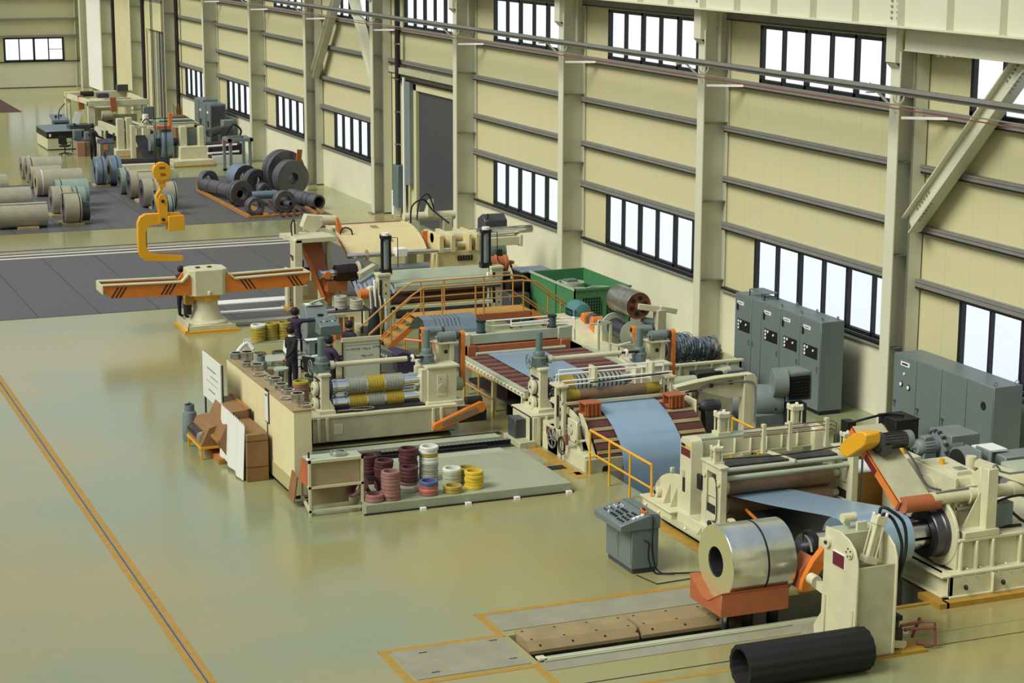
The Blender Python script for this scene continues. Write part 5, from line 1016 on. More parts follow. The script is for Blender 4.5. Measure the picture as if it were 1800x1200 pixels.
t = thing('computer', 'beige and black computer box with a sheet of paper on top, on the desk', 'computer', (14.75, 49.2, .75))
part(M().box(14.45, 15.05, 49.0, 49.4, .77, 1.12, 'grey_m').box(14.6, 14.7, 48.99, 49.0, .79, 1.08, 'black').box(14.75, 15.0, 48.99, 49.0, .82, .9, 'iron').box(14.75, 15.0, 48.99, 49.0, .95, .97, 'iron'), 'case', t, .01); part(M().box(14.35, 15.05, 49.0, 49.4, 1.12, 1.14, 'dteal'), 'lid', t)
b = M(); b.box(0, .4, 0, .26, 0, .004, 'white'); solo(b, 'paper_sheet', 'white sheet of paper lying on top of the computer', 'paper sheet', (0, 0, 0)).location = (14.4, 49.05, 1.142)
b = M(); b.box(14.5, 14.95, 48.8, 48.95, .752, .775, 'white'); solo(b, 'keyboard', 'pale keyboard on the desk in front of the computer', 'keyboard', (14.7, 48.87, .75))
t = thing('monitor', 'pale monitor seen edge on at the left of the man in black', 'monitor', (13.95, 49.25, .75)); part(M().px([(49.0, .8), (49.05, 1.2), (49.3, 1.15), (49.4, .85)], 13.85, 13.95, 'white').box(13.95, 14.15, 49.05, 49.35, .85, 1.12, 'grey_m').box(13.85, 14.1, 49.1, 49.35, .75, .8, 'grey_m'), 'housing', t, .01)
t = thing('ring_cart', 'white-legged cart loaded with mustard ring stacks behind the desk', 'cart', (13.85, 50.6, 0))
part(M().box(13.2, 14.6, 50.35, 51.0, .88, .91, 'green_grey').box(13.2, 14.6, 50.35, 51.0, .15, .18, 'green_grey'), 'shelf', t)
for x in (13.2, 14.55):
    for y in (50.35, 50.95): part(M().box(x, x+.05, y, y+.05, 0, .9, 'white'), 'leg', t)
stack(13.5, 50.55, ['mustard']*5+['white'], 'the left column on the ring cart', z0=.91, s=1.0); stack(13.88, 50.65, ['mustard']*6, 'the middle column on the ring cart', z0=.91, s=.95); stack(14.25, 50.65, ['mustard']*6, 'the right column on the ring cart', z0=.91, s=.95)
stack(13.55, 50.7, ['grey']*5, 'the left column on the lower cart shelf', z0=.18, s=.95); stack(14.1, 50.7, ['grey']*5, 'the right column on the lower cart shelf', z0=.18, s=.95)
b = M(); b.tube([(12.7, 50.2, .4), (12.9, 50.3, .75), (13.15, 50.4, .9), (13.3, 50.3, .75)], .06, 'paper', 8, 4); solo(b, 'paper_roll', 'white bent paper roll beside the ring cart', 'paper roll', (12.9, 50.3, .4))
t = thing('control_cabinet', 'tall grey control cabinet with papers on its sloping top behind the men', 'control desk', (15.35, 51.3, 0))
part(M().px([(51.0, 0), (51.0, 1.35), (51.25, 1.62), (51.7, 1.62), (51.7, 0)], 15.0, 15.6, 'grey_m'), 'body', t, .01); part(M().box(15.05, 15.5, 51.2, 51.5, 1.63, 1.66, 'white').box(15.3, 15.45, 51.0, 51.1, 1.38, 1.42, 'iron').bar((15.15, 51.2, 1.7), (15.6, 51.4, 1.76), .1, .05, 'green_grey'), 'papers', t)
t = thing('button_box', 'teal push-button box on a thin post in the middle of the work area', 'control panel', (15.35, 50.2, 0))
part(M().px([(49.95, 1.05), (49.95, 1.3), (50.5, 1.45), (50.5, 1.05)], 15.05, 15.62, 'teal'), 'box', t, .015); part(M().cyl((15.33, 50.2, 0), (15.33, 50.2, 1.06), .04, 'teal'), 'post', t)
for q in range(6): part(M().cyl((15.15+.08*q, 50.2+.03*(q % 2), 1.36), (15.15+.08*q, 50.2+.03*(q % 2), 1.39), .022, ('maroon', 'white', 'black')[q % 3], seg=8), 'button', t)
t = thing('whiteboard', 'framed whiteboard with handwritten notes standing before the sloped grey console', 'board', (14.8, 45.7, 0))
part(M().box(14.33, 15.28, 45.68, 45.7, .55, 1.78, 'board'), 'panel', t); part(M().box(14.3, 15.32, 45.66, 45.72, 1.78, 1.88, 'cream').box(14.31, 14.33, 45.66, 45.72, .55, 1.78, 'black').box(15.28, 15.3, 45.66, 45.72, .55, 1.78, 'black'), 'frame', t)
rr = random.Random(3); b = M()
for z, xs in ((1.58, (14.4, 14.75)), (1.58, (14.82, 15.05)), (1.6, (15.1, 15.26)), (1.4, (14.8, 15.1))):
    x = xs[0]
    while x < xs[1]: w_ = rr.uniform(.015, .04); b.box(x, x+w_, 45.675, 45.68, z+rr.uniform(-.03, 0), z+rr.uniform(.01, .04), 'girt'); x += w_+.015
b.box(14.36, 15.26, 45.675, 45.68, 1.68, 1.69, 'girt'); part(b, 'writing', t, kind='stuff')
for x in (14.4, 15.15): part(M().box(x, x+.05, 45.72, 45.78, 0, 1.7, 'cream'), 'leg', t)
t = thing('sloped_console', 'grey operator console with sloping instrument front under the walkway stairs', 'control desk', (16.1, 47.5, 0))
part(M().py([(15.45, 0), (15.45, 1.15), (15.6, 1.3), (16.4, .95), (16.6, .8), (16.6, 0)], 47.3, 48.2, 'grey_m'), 'body', t, .01); part(M().py([(16.2, .6), (16.15, 1.02), (16.35, 1.1), (16.75, .95), (16.7, .55)], 47.0, 47.8, 'purple').box(15.9, 16.8, 46.9, 47.0, .42, .46, 'white'), 'cloth_cover', t, label='dark purple cloth cover')
for q in range(6): part(M().box(15.62+.07*q, 15.665+.07*q, 47.29, 47.3, 1.08-.03*q, 1.15-.03*q, 'white'), 'meter', t)
b = M(); b.box(15.3, 15.52, 45.9, 45.92, .62, .92, 'tape').box(15.35, 15.47, 45.89, 45.9, .7, .84, 'orange_r').box(15.38, 15.42, 45.93, 46.0, 0, .8, 'iron'); solo(b, 'warning_sign', 'small yellowish warning sign with an orange mark under the whiteboard corner', 'sign', (15.4, 45.9, 0))
def office_chair(x, y, rz, label):
    t = thing('office_chair', label, 'chair', (0, 0, 0))
    part(M().box(-.24, .24, -.24, .24, .42, .5, 'blackwear'), 'seat', t, .03); part(M().prism([(-.22, .2, .55), (.22, .2, .55), (.22, .32, 1.0), (-.22, .32, 1.0)], (0, .06, .01), 'blackwear'), 'backrest', t, .03)
    part(M().cyl((0, 0, .1), (0, 0, .42), .03, 'iron'), 'column', t)
    for s in (-1, 1): part(M().tube([(s*.24, -.15, .47), (s*.28, -.15, .66), (s*.28, .15, .68), (s*.2, .28, .62)], .02, 'black', 6, 3), 'armrest', t)
    for a in range(5): an = a*1.257; part(M().bar((0, 0, .12), (.3*math.cos(an), .3*math.sin(an), .06), .04, .04, 'black').cyl((.3*math.cos(an), .3*math.sin(an), 0), (.3*math.cos(an), .3*math.sin(an), .06), .03, 'black', seg=8), 'leg', t)
    t.location = (x, y, 0); t.rotation_euler = (0, 0, rz); return t
office_chair(14.35, 48.0, 2.2, 'black office chair beside the man in black')
table('work_table', 'dark work table heaped with tools before the recoiler', 15.9, 17.8, 53.9, 54.7, .85, 'dsteel', 'dsteel')
stack(17.0, 54.35, ['grey']*5, 'the taller pale stack on the work table', z0=.85, s=.95); stack(17.4, 54.1, ['grey']*4, 'the shorter pale stack on the work table', z0=.85, s=.95)
for i, (x, y, a, l) in enumerate(((16.1, 54.2, .3, .5), (16.4, 54.3, 1.2, .4), (16.6, 54.15, .1, .45), (16.3, 54.45, .7, .5))):
    b = M(); b.bar((-l/2, 0, .02), (l/2, 0, .02), .04, .04, ('steel', 'iron', 'white', 'dsteel')[i]).cyl((l/2-.02, 0, 0), (l/2-.02, 0, .06), .04, 'iron'); o_ = solo(b, 'hand_tool', ('bright', 'dark', 'white-handled', 'grey')[i]+' hand tool lying on the work table', 'tool', (0, 0, 0)); o_.location = (x, y, .852); o_.rotation_euler = (0, 0, a)
for i in range(4):
    b = M(); b.cyl((0, 0, 0), (0, 0, .62), .06, 'orange_r' if i % 2 else 'orange', seg=14); o_ = solo(b, 'orange_tube', ('leftmost', 'second from the left', 'second from the right', 'rightmost')[i]+' orange tube standing under the work table', 'tube', (0, 0, 0), 'orange tubes under the work table'); o_.location = (16.75+.17*i, 54.1, 0)
b = M(); b.lathe((17.45, 52.6, 0), (0, 0, 1), [(.26, 0), (.25, .4), (.17, .8), (.08, 1.1), (.03, 1.2), (0, 1.2)], 'blackwear', 14); solo(b, 'black_coat', 'black coat hanging in a tall cone shape right of the orange tubes', 'coat', (17.45, 52.6, 0))
# ---------------------------------------------------------------- people
def person(label, x, y, head_to, cloth, legs, pose, h=1.72, extra=None):
    """local: facing +Y. pose: [(elbow, hand) left, (elbow, hand) right], metres"""
    s = h/1.72; me = bpy.data.meshes.new('person_cage'); bmx = bmesh.new(); sk = bmx.verts.layers.skin.verify()
    def v(p, r, root=False):
        a = bmx.verts.new(Vector(p)*s); rr_ = r if isinstance(r, tuple) else (r, r); a[sk].radius = (rr_[0]*s, rr_[1]*s); a[sk].use_root = root; return a
    def e(a, b_): bmx.edges.new((a, b_))
    pel = v((0, 0, .95), (.15, .11), True); wa = v((0, 0, 1.1), (.14, .105)); ch = v((0, .0, 1.3), (.165, .115)); nb = v((0, -.01, 1.43), (.09, .08)); nk = v((0, .0, 1.5), .055); h0 = v((0, .015, 1.57), (.07, .085)); h1 = v((0, .01, 1.64), (.076, .092)); h2 = v((0, .005, 1.69), (.05, .06))
    for a, b_ in ((pel, wa), (wa, ch), (ch, nb), (nb, nk), (nk, h0), (h0, h1), (h1, h2)): e(a, b_)
    hands = []
    for si, (el, ha) in zip((-1, 1), pose):
        sh = v((si*.185, 0, 1.40), .065); e(ch, sh); ev = v(el, .046); e(sh, ev); hv = v(ha, .032); e(ev, hv)
        d = (Vector(ha)-Vector(el)).normalized(); pv = v(Vector(ha)+d*.07, (.035, .022)); e(hv, pv); hands.append((Vector(ha)+d*.07, d))
    for si in (-1, 1):
        hp = v((si*.09, 0, .88), .095); e(pel, hp); kn = v((si*.105, .02*si, .5), .065); e(hp, kn); an = v((si*.115, 0, .1), .045); e(kn, an); ft = v((si*.125, .14, .04), (.045, .035)); e(an, ft)
    bmx.to_mesh(me); bmx.free(); ob = bpy.data.objects.new('person', me); COL.objects.link(ob)
    ob.modifiers.new('skin', 'SKIN'); sd = ob.modifiers.new('sub', 'SUBSURF'); sd.levels = 1; sd.render_levels = 1
    dg = bpy.context.evaluated_depsgraph_get(); nm = bpy.data.meshes.new_from_object(ob.evaluated_get(dg)); ob.modifiers.clear(); ob.data = nm
    nm.materials.clear()
    for k in ('skin', cloth, legs, 'black', 'navy'): nm.materials.append(MT[k])
    hp_ = [Vector(q[0])*s for q in hands]
    for p in nm.polygons:
        c = p.center/s
        if c.z > 1.485: i = 0
        elif min((p.center-q).length for q in hp_) < .085: i = 0
        elif c.z < .1: i = 3
        elif c.z < .93 and abs(c.x) < .26: i = 2
        else: i = 1
        p.material_index = i; p.use_smooth = True
    # fingers, thumb, nose, ears, eyes and mouth joined into the same body mesh
    f = M(); f.ms = [MT['skin'], MT['black'], MT['maroon']]
    for (hp2, d) in hands:
        up_ = Vector((0, 0, 1)); sdv = d.cross(up_).normalized() if abs(d.z) < .9 else Vector((1, 0, 0)); dn = d.cross(sdv)
        for q in range(4):
            a0 = hp2+d*.02+sdv*(-.027+.018*q); L_ = (.062, .075, .07, .055)[q]
            f.tube([a0*s, (a0+d*L_*.55+dn*.008)*s, (a0+d*L_+dn*.028)*s], .0085*s, 'skin', 6)
        a0 = hp2-sdv*.03-d*.01; f.tube([a0*s, (a0-sdv*.03+d*.03)*s, (a0-sdv*.03+d*.055)*s], .0095*s, 'skin', 6)
    f.prism([Vector(q)*s for q in ((-.014, .095, 1.585), (.014, .095, 1.585), (.009, .1, 1.625), (-.009, .1, 1.625))], (0, .022*s, -.006*s), 'skin')
    for si in (-1, 1): f.lathe(Vector((si*.072, .0, 1.6))*s, (si, .2, 0), [(0, -.01*s), (.022*s, 0), (.024*s, .012*s), (0, .014*s)], 'skin', 10); f.box(si*.032*s-.011*s, si*.032*s+.011*s, .088*s, .1*s, 1.624*s, 1.636*s, 'black')
    f.box(-.024*s, .024*s, .088*s, .102*s, 1.552*s, 1.558*s, 'maroon')
    bb = bmesh.new(); bb.from_mesh(nm); tmp = bpy.data.meshes.new('face_parts'); f.bm.to_mesh(tmp); f.bm.free(); n0 = len(bb.faces); bb.from_mesh(tmp); bb.faces.ensure_lookup_table()
    for fc in bb.faces[n0:]: fc.material_index = {0: 0, 1: 3, 2: 3}[fc.material_index]
    bb.to_mesh(nm); bb.free()
    ob.location = (x, y, 0); ob.rotation_euler = (0, 0, -head_to); ob.scale = (1.14, 1.2, 1.0); ob['label'] = label; ob['category'] = 'person'; ORG[ob.name] = Vector((0, 0, 0))
    hb = M(); prof = [(.0, .128), (.05, .12), (.083, .09), (.096, .05), (.098, .0), (.092, -.045), (.075, -.07)]
    hb.lathe(Vector((0, -.012, 1.625))*s, (0, -.12, 1), [(r*s, q*s) for r, q in prof], 'hair', 20)
    for vtx in hb.bm.verts:
        if vtx.co.y > .05*s and vtx.co.z < 1.66*s: vtx.co.y = .05*s
    part(hb, 'hair', ob); 
    cb = M(); cb.lathe(Vector((0, -.005, 1.47))*s, (0, 0, 1), [(.07*s, 0), (.078*s, 0), (.07*s, .03*s), (.062*s, .03*s)], 'white' if cloth == 'blackwear' else cloth, 14, closed=True); part(cb, 'collar', ob)
    return ob
R_ = math.radians
person('man in a black jacket standing at the desk with one hand behind his back', 13.78, 48.3, R_(75), 'blackwear', 'navy', [((-.27, .02, 1.12), (-.18, .22, 1.02)), ((.26, -.14, 1.13), (.1, -.2, .95))])
person('man in purple workwear seen from behind, arm stretched to the tall grey cabinet', 14.55, 50.6, R_(50), 'purple', 'navy', [((-.24, .12, 1.16), (-.14, .3, 1.08)), ((.36, .2, 1.38), (.48, .44, 1.42))])
p3 = person('man in purple workwear before the whiteboard, holding a sheet of paper', 14.32, 46.75, R_(80), 'purple', 'navy', [((-.23, .12, 1.14), (-.1, .34, 1.14)), ((.25, .1, 1.13), (.12, .36, 1.14))])
b = M(); b.prism([(14.72, 46.6, 1.08), (14.72, 46.9, 1.06), (15.0, 46.9, 1.22), (15.0, 46.6, 1.24)], (0, 0, .004), 'white'); solo(b, 'paper_sheet', 'white sheet of paper held by the man before the whiteboard', 'paper sheet', (14.8, 46.75, 1.06))
person('man in dark workwear behind the whiteboard, only head and shoulders showing', 15.45, 48.65, R_(75), 'navy', 'navy', [((-.26, .02, 1.12), (-.2, .2, .98)), ((.26, .02, 1.12), (.22, .2, 1.0))], h=1.66)
MT['card'] = MT['wood']
# ================================================================ SCRAP WINDER, TANK, JIB, GREEN UNIT
t = thing('scrap_winder', 'scrap winder with turquoise motor, orange couplings and big brown-faced drum', 'winding machine', (22.8, 47.8, 0))
part(M().px([(43.9, 0), (43.9, .5), (46.2, .62), (49.6, .62), (50.8, .78), (50.8, 0)], 22.0, 22.7, 'cream').px([(48.5, .62), (50.6, .62), (50.9, .95), (49.9, .95)], 22.25, 23.3, 'cream').box(22.0, 23.4, 46, 50.8, 0, .55, 'cream2').box(21.98, 22.0, 47.9, 48.3, .35, .55, 'maroon').box(21.98, 22.0, 44.2, 49.2, .3, .32, 'iron').box(21.99, 22.0, 43.9, 50.5, .02, .1, 'tape'), 'base', t, .01)
b = M(); b.lathe((22.85, 50.9, 1.05), (0, -1, 0), [(0, 0), (.26, .02), (.3, .1), (.3, .55), (.26, .68), (.15, .72), (0, .72)], 'motor_t', 32).box(22.55, 23.15, 50.25, 50.85, .62, .85, 'motor_t')
for a in range(8): b.box(22.545, 22.56, 50.3+a*.06, 50.33+a*.06, .85, 1.15, 'iron')
b.tube([(22.6, 50.2, 1.15), (22.45, 49.9, .9), (22.3, 49.8, .72), (22.25, 49.6, .85)], .02, 'rubber', 6, 4); part(b, 'motor', t, label='turquoise motor')
for y0_ in (49.75, 49.15): part(M().px([(y0_-.22, .62)]+[(y0_+.22*math.cos(PI-PI*a/8)*.6, 1.0+.17*math.sin(PI*a/8)) for a in range(9)]+[(y0_+.15, .62)], 22.62, 22.95, 'orange'), 'coupling_guard', t, .01, label='orange coupling guard')
part(M().cyl((22.85, 49.6, 1.0), (22.85, 49.3, 1.0), .18, 'grey_d').cyl((22.85, 49.0, 1.0), (22.85, 48.4, 1.0), .15, 'grey_m').box(22.6, 23.1, 48.4, 48.9, .55, 1.0, 'cream'), 'coupling', t)
part(M().lathe((22.9, 48.3, 1.05), (0, -1, 0), [(0, 0), (.38, 0), (.38, .06), (.24, .08, 'dsteel'), (.24, 1.2, 'dsteel'), (.38, 1.22), (.40, 1.28), (.12, 1.32), (.1, 1.45), (0, 1.45)], 'green_grey', 36), 'spool', t)
b = M(); b.lathe((23.05, 48.35, 1.82), (0, -1, 0), [(0, 0), (.36, 0), (.37, .02, 'drumsteel'), (.37, 1.28, 'drumsteel'), (.36, 1.3, 'copper'), (.33, 1.27, 'copper'), (.1, 1.27), (.09, 1.34), (0, 1.34)], 'copper', 48)
for a in range(6): an = a*PI/3+.3; b.cyl((23.05+.21*math.cos(an), 47.08, 1.82+.21*math.sin(an)), (23.05+.21*math.cos(an), 47.06, 1.82+.21*math.sin(an)), .065, 'iron', seg=14)
part(b, 'press_drum', t, label='steel drum with red-brown holed face')
part(M().bar((23.0, 47.0, 1.82), (23.7, 46.9, 1.7), .1, .16, 'cream').bar((23.6, 46.9, 1.75), (24.1, 46.9, 1.62), .12, .14, 'cream').box(23.5, 23.75, 46.8, 47.1, .9, 1.7, 'cream2').cyl((23.2, 47.2, 1.4), (23.7, 47.0, 1.3), .1, 'grey_m'), 'drum_arm', t, .01)
part(M().box(21.58, 21.64, 46.45, 46.51, 0, 1.62, 'cream').box(21.92, 21.98, 46.45, 46.51, 0, 1.55, 'cream').bar((21.6, 46.48, 1.62), (21.96, 46.48, 1.55), .06, .06, 'cream').box(21.6, 21.96, 47.0, 47.06, 1.4, 1.45, 'cream').tube([(21.95, 46.45, 1.0), (22.1, 46.4, .95), (22.5, 46.4, 1.0)], .02, 'white', 6), 'guide_frame', t)
t = thing('scrap_bin', 'long cream steel bin heaped with tangled grey scrap strip by the wall', 'scrap bin', (23.2, 45, 0))
part(M().box(22.15, 24.3, 43.6, 43.66, 0, .95, 'cream2').box(22.15, 22.21, 43.6, 46.4, 0, .9, 'cream2').box(24.24, 24.3, 43.6, 46.4, 0, .95, 'cream2').box(22.15, 24.3, 46.34, 46.4, 0, .95, 'cream2').box(22.1, 24.35, 43.56, 43.72, .93, .98, 'cream').box(22.2, 24.3, 43.6, 46.4, .3, .34, 'iron'), 'bin_body', t)
for x in (22.5, 22.95, 23.4, 23.85): part(M().box(x, x+.05, 43.55, 43.6, 0, .93, 'cream2'), 'rib', t)
def scrap(cx, cy, cz, r, l, seed, label, n=46):
    rr = random.Random(seed); b = M()
    for q in range(n):
        ro = r*rr.uniform(.5, 1.05); x = cx+rr.uniform(-l/2, l/2); tilt = rr.uniform(-.35, .35); ph = rr.uniform(0, 6.28); pts = []
        for a in range(15):
            an = ph+a*2*PI/14*rr.uniform(.97, 1.0); pts.append((x+tilt*ro*math.cos(an), cy+ro*math.cos(an+.3)*1.0, max(cz-.45, cz+ro*.75*math.sin(an))))
        b.tube(pts, .012, ('coilblue', 'grey_m', 'coilblue', 'coilgrey')[q % 4], 4)
    return solo(b, 'scrap_bundle', label, 'scrap metal', (cx, cy, cz), kind='stuff')
scrap(22.95, 45.0, 1.08, .56, 1.0, 5, 'large tangle of grey-blue scrap strip in the left half of the cream bin', 70); scrap(23.85, 44.9, 1.02, .46, .6, 9, 'rounder tangle of scrap strip in the right half of the cream bin', 50)
t = thing('jib_crane', 'cream bracket arm on a post reaching left over the scrap boxes', 'jib arm', (21.7, 38.6, 0))
part(M().box(21.55, 21.78, 38.5, 38.75, .0, 1.9, 'cream').prism([(21.78, 38.5, 1.9), (21.78, 38.75, 1.9), (21.88, 38.75, 1.8), (21.88, 38.5, 1.8)], (0, 0, -1.8), 'cream'), 'post', t, .01)
part(M().prism([(19.85, 38.6, 1.74), (20.35, 38.6, 1.80), (20.9, 38.6, 1.86), (21.6, 38.6, 1.87), (21.6, 38.6, 1.36), (21.2, 38.6, 1.36), (20.5, 38.6, 1.58), (19.95, 38.6, 1.66)], (0, .05, 0), 'cream').prism([(19.83, 38.5, 1.74), (20.35, 38.5, 1.80), (20.9, 38.5, 1.86), (21.6, 38.5, 1.87), (21.6, 38.5, 1.9), (20.9, 38.5, 1.89), (20.3, 38.5, 1.83), (19.83, 38.5, 1.76)], (0, .22, 0), 'cream').cyl((19.9, 38.55, 1.71), (19.9, 38.68, 1.71), .06, 'cream'), 'arm', t, .006)
part(M().tube([(20.4, 38.58, 1.6), (20.6, 38.57, 1.7), (21.0, 38.57, 1.72), (21.6, 38.5, 1.75), (21.8, 38.47, 1.6), (21.8, 38.47, .8)], .025, 'grey_m', 6, 3).box(20.7, 20.78, 38.54, 38.6, 1.66, 1.74, 'black').box(21.2, 21.28, 38.54, 38.6, 1.69, 1.77, 'black').bar((20.1, 38.58, 1.6), (20.5, 38.58, 1.62), .03, .03, 'black'), 'cable', t)
b = M(); b.box(20.9, 22.3, 41.2, 42.6, 0, .8, 'khaki').box(20.95, 22.25, 41.25, 42.55, .8, .86, 'rust')
for q in range(7): b.tube([(21.0+q*.18, 41.3, .87), (21.1+q*.15, 41.8, .9+.03*(q % 3)), (21.0+q*.18, 42.4, .88)], .02, ('rust', 'copper')[q % 2], 5, 3)
solo(b, 'scrap_box', 'brown box of rusty strip ends below the cream jib arm', 'scrap box', (21.6, 41.9, 0))
t = thing('spindle_drive', 'green-grey shaft housing with dark clamp right of the banded feed roll', 'shaft drive', (21.3, 41.4, 0))
part(M().cyl((20.75, 41.0, 1.18), (21.6, 41.0, 1.18), .17, 'green_grey', seg=24).box(20.9, 21.3, 40.9, 41.15, 0, 1.05, 'cream2'), 'housing', t); part(M().box(21.6, 22.3, 40.9, 41.3, 1.15, 1.4, 'iron').cyl((22.2, 41.1, 1.3), (22.6, 41.1, 1.35), .12, 'cream2').box(22.4, 22.9, 40.9, 41.4, 1.25, 1.4, 'grey').box(21.7, 22.8, 40.95, 41.3, 0, 1.2, 'cream2'), 'clamp', t, .01)
t = thing('drive_motor', 'big grey drive motor with louvred blower box in front of the four grey cabinets', 'motor', (22.9, 39.6, 0))
b = M(); b.lathe((22.0, 39.9, .95), (1, -.45, 0), [(0, 0), (.33, .0), (.38, .08), (.38, 1.05), (.33, 1.2), (0, 1.22)], 'grey_m', 32).box(22.1, 23.2, 39.2, 40.0, 0, .7, 'grey_m'); part(b, 'body', t, .01)
part(M().lathe((22.75, 39.35, 1.42), (.9, -.3, 0), [(0, 0), (.34, 0), (.34, .35), (0, .35)], 'grey_m', 28).box(23.0, 23.65, 39.1, 39.7, 1.0, 1.68, 'grey_m').box(22.98, 23.66, 39.08, 39.1, 1.0, 1.66, 'grey_m').box(23.04, 23.6, 39.06, 39.08, 1.04, 1.6, 'black'), 'blower_box', t, .01)
b = M()
for q in range(7): b.box(23.04, 23.6, 39.03, 39.07, 1.08+q*.075, 1.1+q*.075, 'iron')
part(b, 'louvre', t)
part(M().box(23.0, 23.5, 39.0, 39.5, 0, .95, 'dsteel').box(22.75, 22.95, 39.15, 39.2, .8, 1.0, 'black').tube([(23.1, 39.0, .9), (23.12, 38.95, .5), (23.1, 38.95, .1)], .04, 'pipe_r', 6), 'plinth', t, .01)
t = thing('transfer_gearbox', 'small grey gearbox on shafts between the jib post and the cabinets', 'gearbox', (22.4, 41.6, 0)); part(M().box(22.3, 23.0, 41.2, 41.8, 0, 1.1, 'grey_m').cyl((22.3, 41.4, 1.25), (23.0, 41.4, 1.25), .12, 'grey_m').box(22.5, 22.7, 41.2, 41.5, 1.1, 1.42, 'steel'), 'case', t, .02)
motor('feed_motor', 'dark grey motor beside the right-hand maroon slats', 'motor', 21.0, 21.5, 39.6, .95, .14, 'grey_d', 0, False)
part(M().box(20.78, 20.86, 39.4, 40.1, 0, 1.12, 'orange_r').box(20.74, 20.78, 39.3, 41.2, 0, 1.2, 'cream'), 'side_cover', thing('side_cover', 'cream and orange side cover plate at the right edge of the slat table', 'cover', (20.8, 39.8, 0)), .01)
# green hydraulic unit
t = thing('green_unit', 'green open-topped machine housing with mesh panels and round fans inside', 'ventilation unit', (24.1, 53.2, 0))
part(M().box(23.2, 23.24, 51.6, 54.9, 0, 1.46, 'green').box(24.96, 25.0, 51.6, 54.9, 0, 1.46, 'green').box(23.2, 25.0, 54.86, 54.9, 0, 1.46, 'green').box(23.2, 25.0, 51.6, 51.64, 0, .5, 'green').box(23.2, 25.0, 51.6, 51.64, 1.2, 1.46, 'green').box(23.2, 23.45, 51.6, 51.64, .5, 1.2, 'green').box(24.1, 24.22, 51.6, 51.64, .5, 1.2, 'green').box(24.85, 25.0, 51.6, 51.64, .5, 1.2, 'green').box(23.18, 25.02, 51.56, 51.62, 1.42, 1.48, 'green').box(23.17, 23.22, 51.56, 54.92, 1.42, 1.48, 'green_grey').box(23.19, 23.2, 52.9, 52.94, 0, 1.4, 'greend').box(23.24, 24.96, 51.64, 54.86, .95, 1.0, 'greend'), 'casing', t)
for x0_ in (23.45, 24.22):
    b = M(); b.box(x0_, x0_+.63, 51.63, 51.64, .5, 1.2, 'black')
    for q in range(8): b.box(x0_+q*.085, x0_+q*.085+.014, 51.6, 51.615, .5, 1.2, 'green')
    for q in range(9): b.box(x0_, x0_+.63, 51.6, 51.615, .5+q*.085, .51+q*.085, 'green')
    part(b, 'mesh_panel', t)
for x, y in ((24.1, 53.9), (23.8, 52.6), (24.5, 52.6)): part(M().lathe((x, y, 1.0), (0, 0, 1), [(.42, 0), (.42, .25), (.36, .25), (.36, .02), (.08, .02), (.08, .26), (0, .26)], 'green_grey', 28), 'fan_cowl', t)
part(M().box(23.95, 24.3, 53.8, 54.1, 1.25, 1.32, 'teal').box(23.9, 24.35, 53.75, 54.15, 1.2, 1.25, 'green_grey'), 'fan_motor', t, .01)
b = M(); b.box(23.0, 23.9, 55.0, 55.7, 0, 1.4, 'black').box(22.95, 23.95, 54.95, 55.75, 1.4, 1.46, 'coilblue'); solo(b, 'control_box', 'black box with pale blue lid behind the far corner of the green housing', 'electrical box', (23.4, 55.3, 0), bev=.01)
t = thing('hydraulic_station', 'dark machinery block with blue-grey side left of the green housing', 'hydraulic unit', (22.6, 55.2, 0)); part(M().box(22.3, 22.95, 54.3, 55.8, 0, .9, 'grey_d'), 'tank', t, .02); part(M().cyl((22.4, 54.8, 1.1), (22.9, 54.8, 1.1), .18, 'iron').cyl((22.6, 55.4, .9), (22.6, 55.4, 1.35), .15, 'iron').tube([(22.4, 54.6, .95), (22.5, 54.5, 1.35), (22.8, 54.7, 1.4), (22.9, 55.2, 1.0)], .03, 'rubber', 6, 4), 'pump', t)
# ------------------------------------------------ walkway bridge with stairs
t = thing('walkway_bridge', 'orange-yellow walkway bridge with stairs and handrails crossing the line', 'walkway', (19.8, 51.4, 0))
part(M().box(18.25, 21.6, 51.0, 51.9, 1.04, 1.08, 'amber').box(18.25, 21.6, 50.98, 51.02, .9, 1.08, 'orange_r').box(18.25, 21.6, 51.9, 51.94, .9, 1.08, 'amber'), 'deck', t, .004)
for (xa, za, xb, zb, nm) in ((18.25, 1.05, 16.9, .0, 1), (21.6, 1.05, 23.0, 0.0, 2)):
    for y in (51.0, 51.86): part(M().bar((xa, y, za), (xb, y, zb), .04, .16, 'orange'), 'stringer', t)
    for q in range(6):
        f = (q+.5)/6; x = xa+(xb-xa)*f; z = za+(zb-za)*f; part(M().box(x-.12, x+.12, 51.02, 51.86, z-.02, z+.01, 'amber'), 'stair_tread', t)
for y in (51.0, 51.9):
    part(M().tube([(16.75, y, .75), (18.0, y, 1.75), (18.35, y, 1.95), (21.3, y, 1.97), (21.75, y, 1.9), (23.0, y, .95)], .026, 'amber', 8), 'top_rail', t)
    part(M().tube([(16.95, y, .45), (18.3, y, 1.5), (21.35, y, 1.52), (22.9, y, .4)], .02, 'amber', 8), 'mid_rail', t)
    for x in (18.35, 18.9, 19.9, 20.15, 21.35) if y < 51.5 else (18.6, 19.3, 20.5, 21.4): part(M().cyl((x, y, 1.05), (x, y, 1.96), .024, 'amber', seg=8), 'post', t)
    for (x, z) in ((17.4, .38), (22.5, .38)): part(M().cyl((x, y, z), (x, y, z+.9), .024, 'amber', seg=8), 'post', t)
for x in (18.5, 21.3):
    for y in (51.1, 51.8): part(M().box(x, x+.06, y, y+.06, 0, .92, 'amber'), 'leg', t)
handrail('handrail', 'orange low handrail standing below the left walkway stairs', [(17.3, 49.6), (17.9, 49.0)], h=.85, k='orange')
